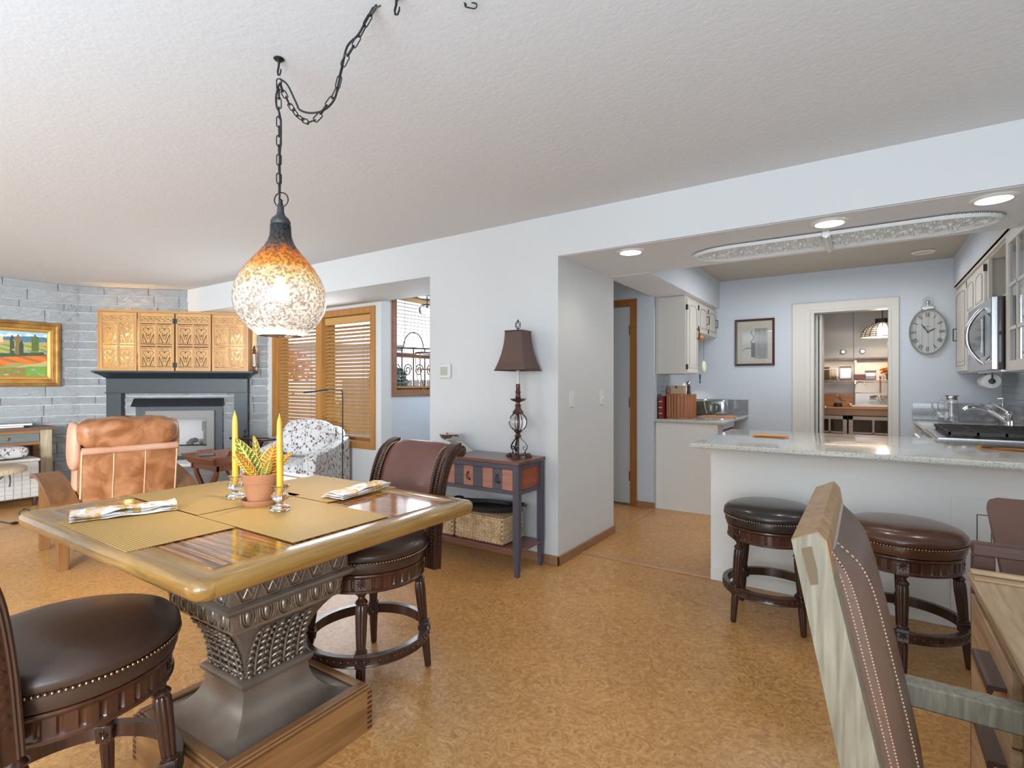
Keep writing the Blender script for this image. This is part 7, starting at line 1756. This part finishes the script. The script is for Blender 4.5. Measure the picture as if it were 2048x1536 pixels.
mb = MB(); quadprism([(fr0[0] + .0, fr0[1] + .0008), (-.0545, 1.0572), (-.0435, 1.045), (-.030, .965), (-.070, .955)], CY0 + .0015, CY1 - .0015, mb); part('top_rail', mb, m_oakg, t)
mb = MB(); quadprism([(-.070, .955), (-.046, .960), (.05, .53), (.028, .53)], CY0 + .045, CY1 - .045, mb); part('back_board', mb, m_oakg, t)
# mortise slot on the post end
mb = MB()
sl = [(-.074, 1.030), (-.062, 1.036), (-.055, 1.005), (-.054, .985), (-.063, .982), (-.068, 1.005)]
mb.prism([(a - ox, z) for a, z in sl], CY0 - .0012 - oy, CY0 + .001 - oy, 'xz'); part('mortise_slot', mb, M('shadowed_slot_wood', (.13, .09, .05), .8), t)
# leather cushion: padded slab on the front of the frame
nv2, nu2 = 25, 21
def cush(u, v_, s_):   # u across y, v down from top, s thickness 0..1
    z = 1.022 - v_ * .50; xb = -.046 + (1.035 - z) * .205
    th = .040 * (1 - (abs(2 * v_ - 1)) ** 10 * .8) * (1 - abs(u) ** 12 * .5) + .004 * math.sin(v_ * 3)
    y = (CY0 + CY1) / 2 + u * ((CY1 - CY0) / 2 - .040)
    return LP(xb + th * s_, y, z)
mb = MB(); mb.grid(nu2, nv2, lambda i, j: cush(-1 + 2 * i / (nu2 - 1), j / (nv2 - 1), 1)); mb.grid(nu2, nv2, lambda i, j: cush(-1 + 2 * i / (nu2 - 1), j / (nv2 - 1), 0))
rim(cush_r := (lambda u, w_, f_: cush(u, w_, 1 if f_ else 0)))
part('back_cushion', mb, m_bl, t, 50)
def stitch(pts, name='stitching'):
    sm = smooth(pts, 8); mb = MB()
    L_ = 0
    for k in range(0, len(sm) - 1): 
        if k % 2 == 0: mb.tube([sm[k], sm[k].lerp(sm[k + 1], .95)], .0010, 5)
    return mb
st_ = MB()
for off in (.0, .008):
    pts = [tuple(Vector(cush(-1, v_, 1)) + Vector((.000 - off * .6, -.0012 + off * .25, 0))) for v_ in [k / 30 for k in range(31)]]
    if off == 0: part('stitching', stitch(pts), m_stit, t)
side = [tuple(Vector(cush(-1, v_, .45 + .35 * v_)) + Vector((0, -.0008, 0))) for v_ in [.06 + .9 * k / 24 for k in range(25)]]
part('stitching', stitch(side), m_stit, t)
front = [tuple(Vector(cush(-.72, v_, 1)) + Vector((.001, 0, 0))) for v_ in [k / 24 for k in range(25)]]
part('stitching', stitch(front), m_stit, t)
part('seat_cushion', MB().sbox(LP(.30, (CY0 + CY1) / 2, .45), (.44, .37, .09), 6, 32, 12), m_bl, t, 60)
part('seat_frame', MB().box(.06 - ox, .52 - ox, CY0 + .02 - oy, CY1 - .02 - oy, .36, .41), m_oakg, t)
for y in (CY0, CY1 - .045): part('arm', MB().box(.045 - ox, .58 - ox, y + .002 - oy, y + .043 - oy, .645, .690, .004), m_gry_oak, t)
for y in (CY0, CY1 - .045): part('front_leg', MB().box(.48 - ox, .53 - ox, y - oy, y + .045 - oy, 0, .645, .003), m_gry_oak, t)
# chair beyond the desk
m_dkw = wood('dark_walnut_frame', (.070, .030, .022), (.10, .05, .035), 0, .4, 4)
t = thing('armchair', 'dark walnut armchair with reclined brown leather back beyond the desk at the right edge', 'chair', (.62, 2.30, 0), 0)
part('arm', MB().box(-.36, .30, -.285, -.245, .765, .80, .003).box(-.36, -.31, -.285, -.245, .40, .765, .003).box(.25, .30, -.285, -.245, .40, .765), m_dkw, t)
part('leg', MB().box(-.36, -.31, -.285, -.245, 0, .40), m_dkw, t); part('leg', MB().box(.25, .30, -.285, -.245, 0, .40), m_dkw, t); part('leg', MB().box(-.24, -.19, .24, .28, 0, .40), m_dkw, t); part('leg', MB().box(.25, .30, .24, .28, 0, .40), m_dkw, t)
part('seat_rail', MB().box(-.26, .29, -.28, .27, .36, .41), m_dkw, t)
def pan(x0, x1, ya, za, yb_, zb, th):
    d_ = Vector((0, yb_ - ya, zb - za)).normalized(); n_ = Vector((0, -d_.z, d_.y)) * th
    r = .03; prof = [(x0 + r, 0), (x1, 0), (x1, 1), (x0 + r, 1), (x0 + .008, .97), (x0, .93), (x0, .05), (x0 + .01, .015)]
    v = []
    for s_ in (0, 1):
        for (x, q) in prof: v.append((x, ya + (yb_ - ya) * q + n_.y * s_, za + (zb - za) * q + n_.z * s_))
    n = len(prof); return MB().add(v, [tuple(range(n - 1, -1, -1)), tuple(range(n, 2 * n))] + [(i, (i + 1) % n, n + (i + 1) % n, n + i) for i in range(n)])
m_lb = M('cocoa_leather', (.125, .062, .045), .4, bump=(150, .1, .003))
part('back_panel', pan(-.27, .34, -.16, .62, .16, .845, .03), m_lb, t); part('lower_panel', pan(-.24, .32, -.22, .44, .10, .70, .03), M('dark_cocoa_leather', (.03, .018, .017), .4), t)
part('back_strut', MB().box(-.20, -.16, .08, .12, .40, .66).box(.22, .26, .08, .12, .40, .66), m_dkw, t)
# ---------------------------------------------------------------- outside the nook windows
single('patio_paving', B(-16, -4.6, 4.1, 16, -.25, -.15), M('pale_patio_concrete', (.50, .49, .47), .9), 'pale concrete patio outside the nook windows', 'patio')['kind'] = 'structure'
t = thing('privacy_fence', 'grey board fence seen through the blinds', 'fence', (-9.4, 7.4, -.15), R(42))
m_fnc = wood('grey_fence_board', (.22, .21, .20), (.30, .29, .28), 2, .8, 4)
fb_m = MB().box(0, .14, 0, .02, 0, 1.5).mesh('fence_board', m_fnc)
for k in range(30): put('fence_board', fb_m, t, (k * .15, 0, 0))
part('fence_rail', MB().box(0, 4.5, .02, .06, .3, .4).box(0, 4.5, .02, .06, 1.1, 1.2), m_fnc, t)
def tree(label, loc, h, r, col, col2, seed, trunk=True):
    rnd = random.Random(seed); t = thing('garden_tree', label, 'tree', loc, 0, 'garden plants outside the windows')
    mb = MB()
    for k in range(900):
        a, b_ = rnd.uniform(0, 6.28), rnd.uniform(-1, 1); q = rnd.uniform(.5, 1) ; rr = math.sqrt(1 - b_ * b_)
        c = (r * q * rr * math.cos(a), r * q * rr * math.sin(a), h + r * q * b_ * .8); s_ = rnd.uniform(.03, .07) * (r / .6) ** .5
        d1 = Vector((rnd.uniform(-1, 1), rnd.uniform(-1, 1), rnd.uniform(-1, 1))).normalized() * s_; d2 = d1.orthogonal().normalized() * s_ * .6; C_ = Vector(c)
        mb.cur = tuple(x * rnd.uniform(.7, 1.3) for x in (col if rnd.random() < .6 else col2))
        mb.add([tuple(C_ - d1), tuple(C_ + d2), tuple(C_ + d1), tuple(C_ - d2)], [(0, 1, 2, 3)])
    part('foliage', mb, m_leaf, t, kind='stuff')
    if trunk: part('trunk', MB().tube([(0, 0, 0), (.03, .02, h * .5), (0, 0, h)], [.05, .04, .025], 8), m_wea, t)
tree('red-leaved maple seen through the left nook blind', (-10.2, 6.3, -.15), 1.7, .75, (.50, .14, .09), (.55, .20, .10), 1)
tree('green garden shrub seen through the right nook blind', (-10.6, 8.4, -.15), .6, .6, (.13, .20, .08), (.22, .27, .12), 2)
tree('leafy blue-green climbing plant on a trellis outside the small window', (-5.55, 5.15, -.15), 1.45, .28, (.07, .15, .09), (.13, .22, .13), 3)
t = thing('garden_trellis', 'black iron scroll trellis outside the small side window', 'trellis', (-5.3, 4.95, -.15), R(60))
mb = MB()
for k in range(5): mb.tube([(k * .16, 0, 0), (k * .16, 0, 1.9)], .010, 5)
for z in (.5, 1.3, 1.9): mb.tube([(0, 0, z), (.64, 0, z)], .012, 5)
for k in range(4): mb.tube([(.08 + k * .16 + .06 * math.cos(q) * (1 - q / 14), 0, 1.6 + .09 * math.sin(q) * (1 - q / 14)) for q in [k2 * .5 for k2 in range(22)]], .008, 5)
mb.tube([(.32 + .14 * math.cos(q), 0, 1.9 + .22 * math.sin(q)) for q in [PI * k / 10 for k in range(11)]], .008, 5)
part('iron_bars', mb, m_iron, t, 60)
t = thing('patio_chair', 'dark iron patio chair seen low through the left nook blind', 'chair', (-7.35, 5.15, -.15), R(-40))
mb = MB()
for sx_ in (-.22, .22):
    mb.tube([(sx_, -.2, 0), (sx_, -.18, .42)], .012, 6); mb.tube([(sx_, .2, 0), (sx_, .2, .45), (sx_ * .8, .26, .98)], .012, 6); mb.tube([(sx_ * 1.15, .2, .66), (sx_ * 1.2, -.15, .66), (sx_, -.18, .42)], .011, 6)
for k in range(5): mb.tube([(-.15 + .075 * k, .21, .46), (-.12 + .06 * k, .27, .95)], .007, 5)
mb.tube([(.18 * math.cos(q), .265, .93 + .10 * math.sin(q)) for q in [PI * k / 10 for k in range(11)]], .012, 6)
part('iron_frame', mb, m_iron, t, 60); part('seat', MB().box(-.24, .24, -.2, .22, .42, .45), m_iron, t)
t = thing('patio_umbrella', 'closed-down white patio umbrella seen through the left nook blind', 'umbrella', (-8.6, 5.3, -.15))
part('canopy', MB().lathe([(.02, 1.62), (.75, 1.30), (.76, 1.26)], 8, cap=False), M('white_canvas', (.7, .7, .68), .8), t); part('pole', MB().tube([(0, 0, 0), (0, 0, 1.64)], .02, 8), m_wea, t)
t = thing('neighbour_house', 'white neighbouring house wall beyond the garden', 'building', (-15.0, 9.5, -.15), R(45))
part('wall', MB().box(-3.5, 3.5, 0, .3, 0, 2.5), M('white_siding', (.72, .74, .78), .8), t); part('eave', MB().box(-3.7, 3.7, -.4, .5, 2.5, 2.65), m_fnc, t)
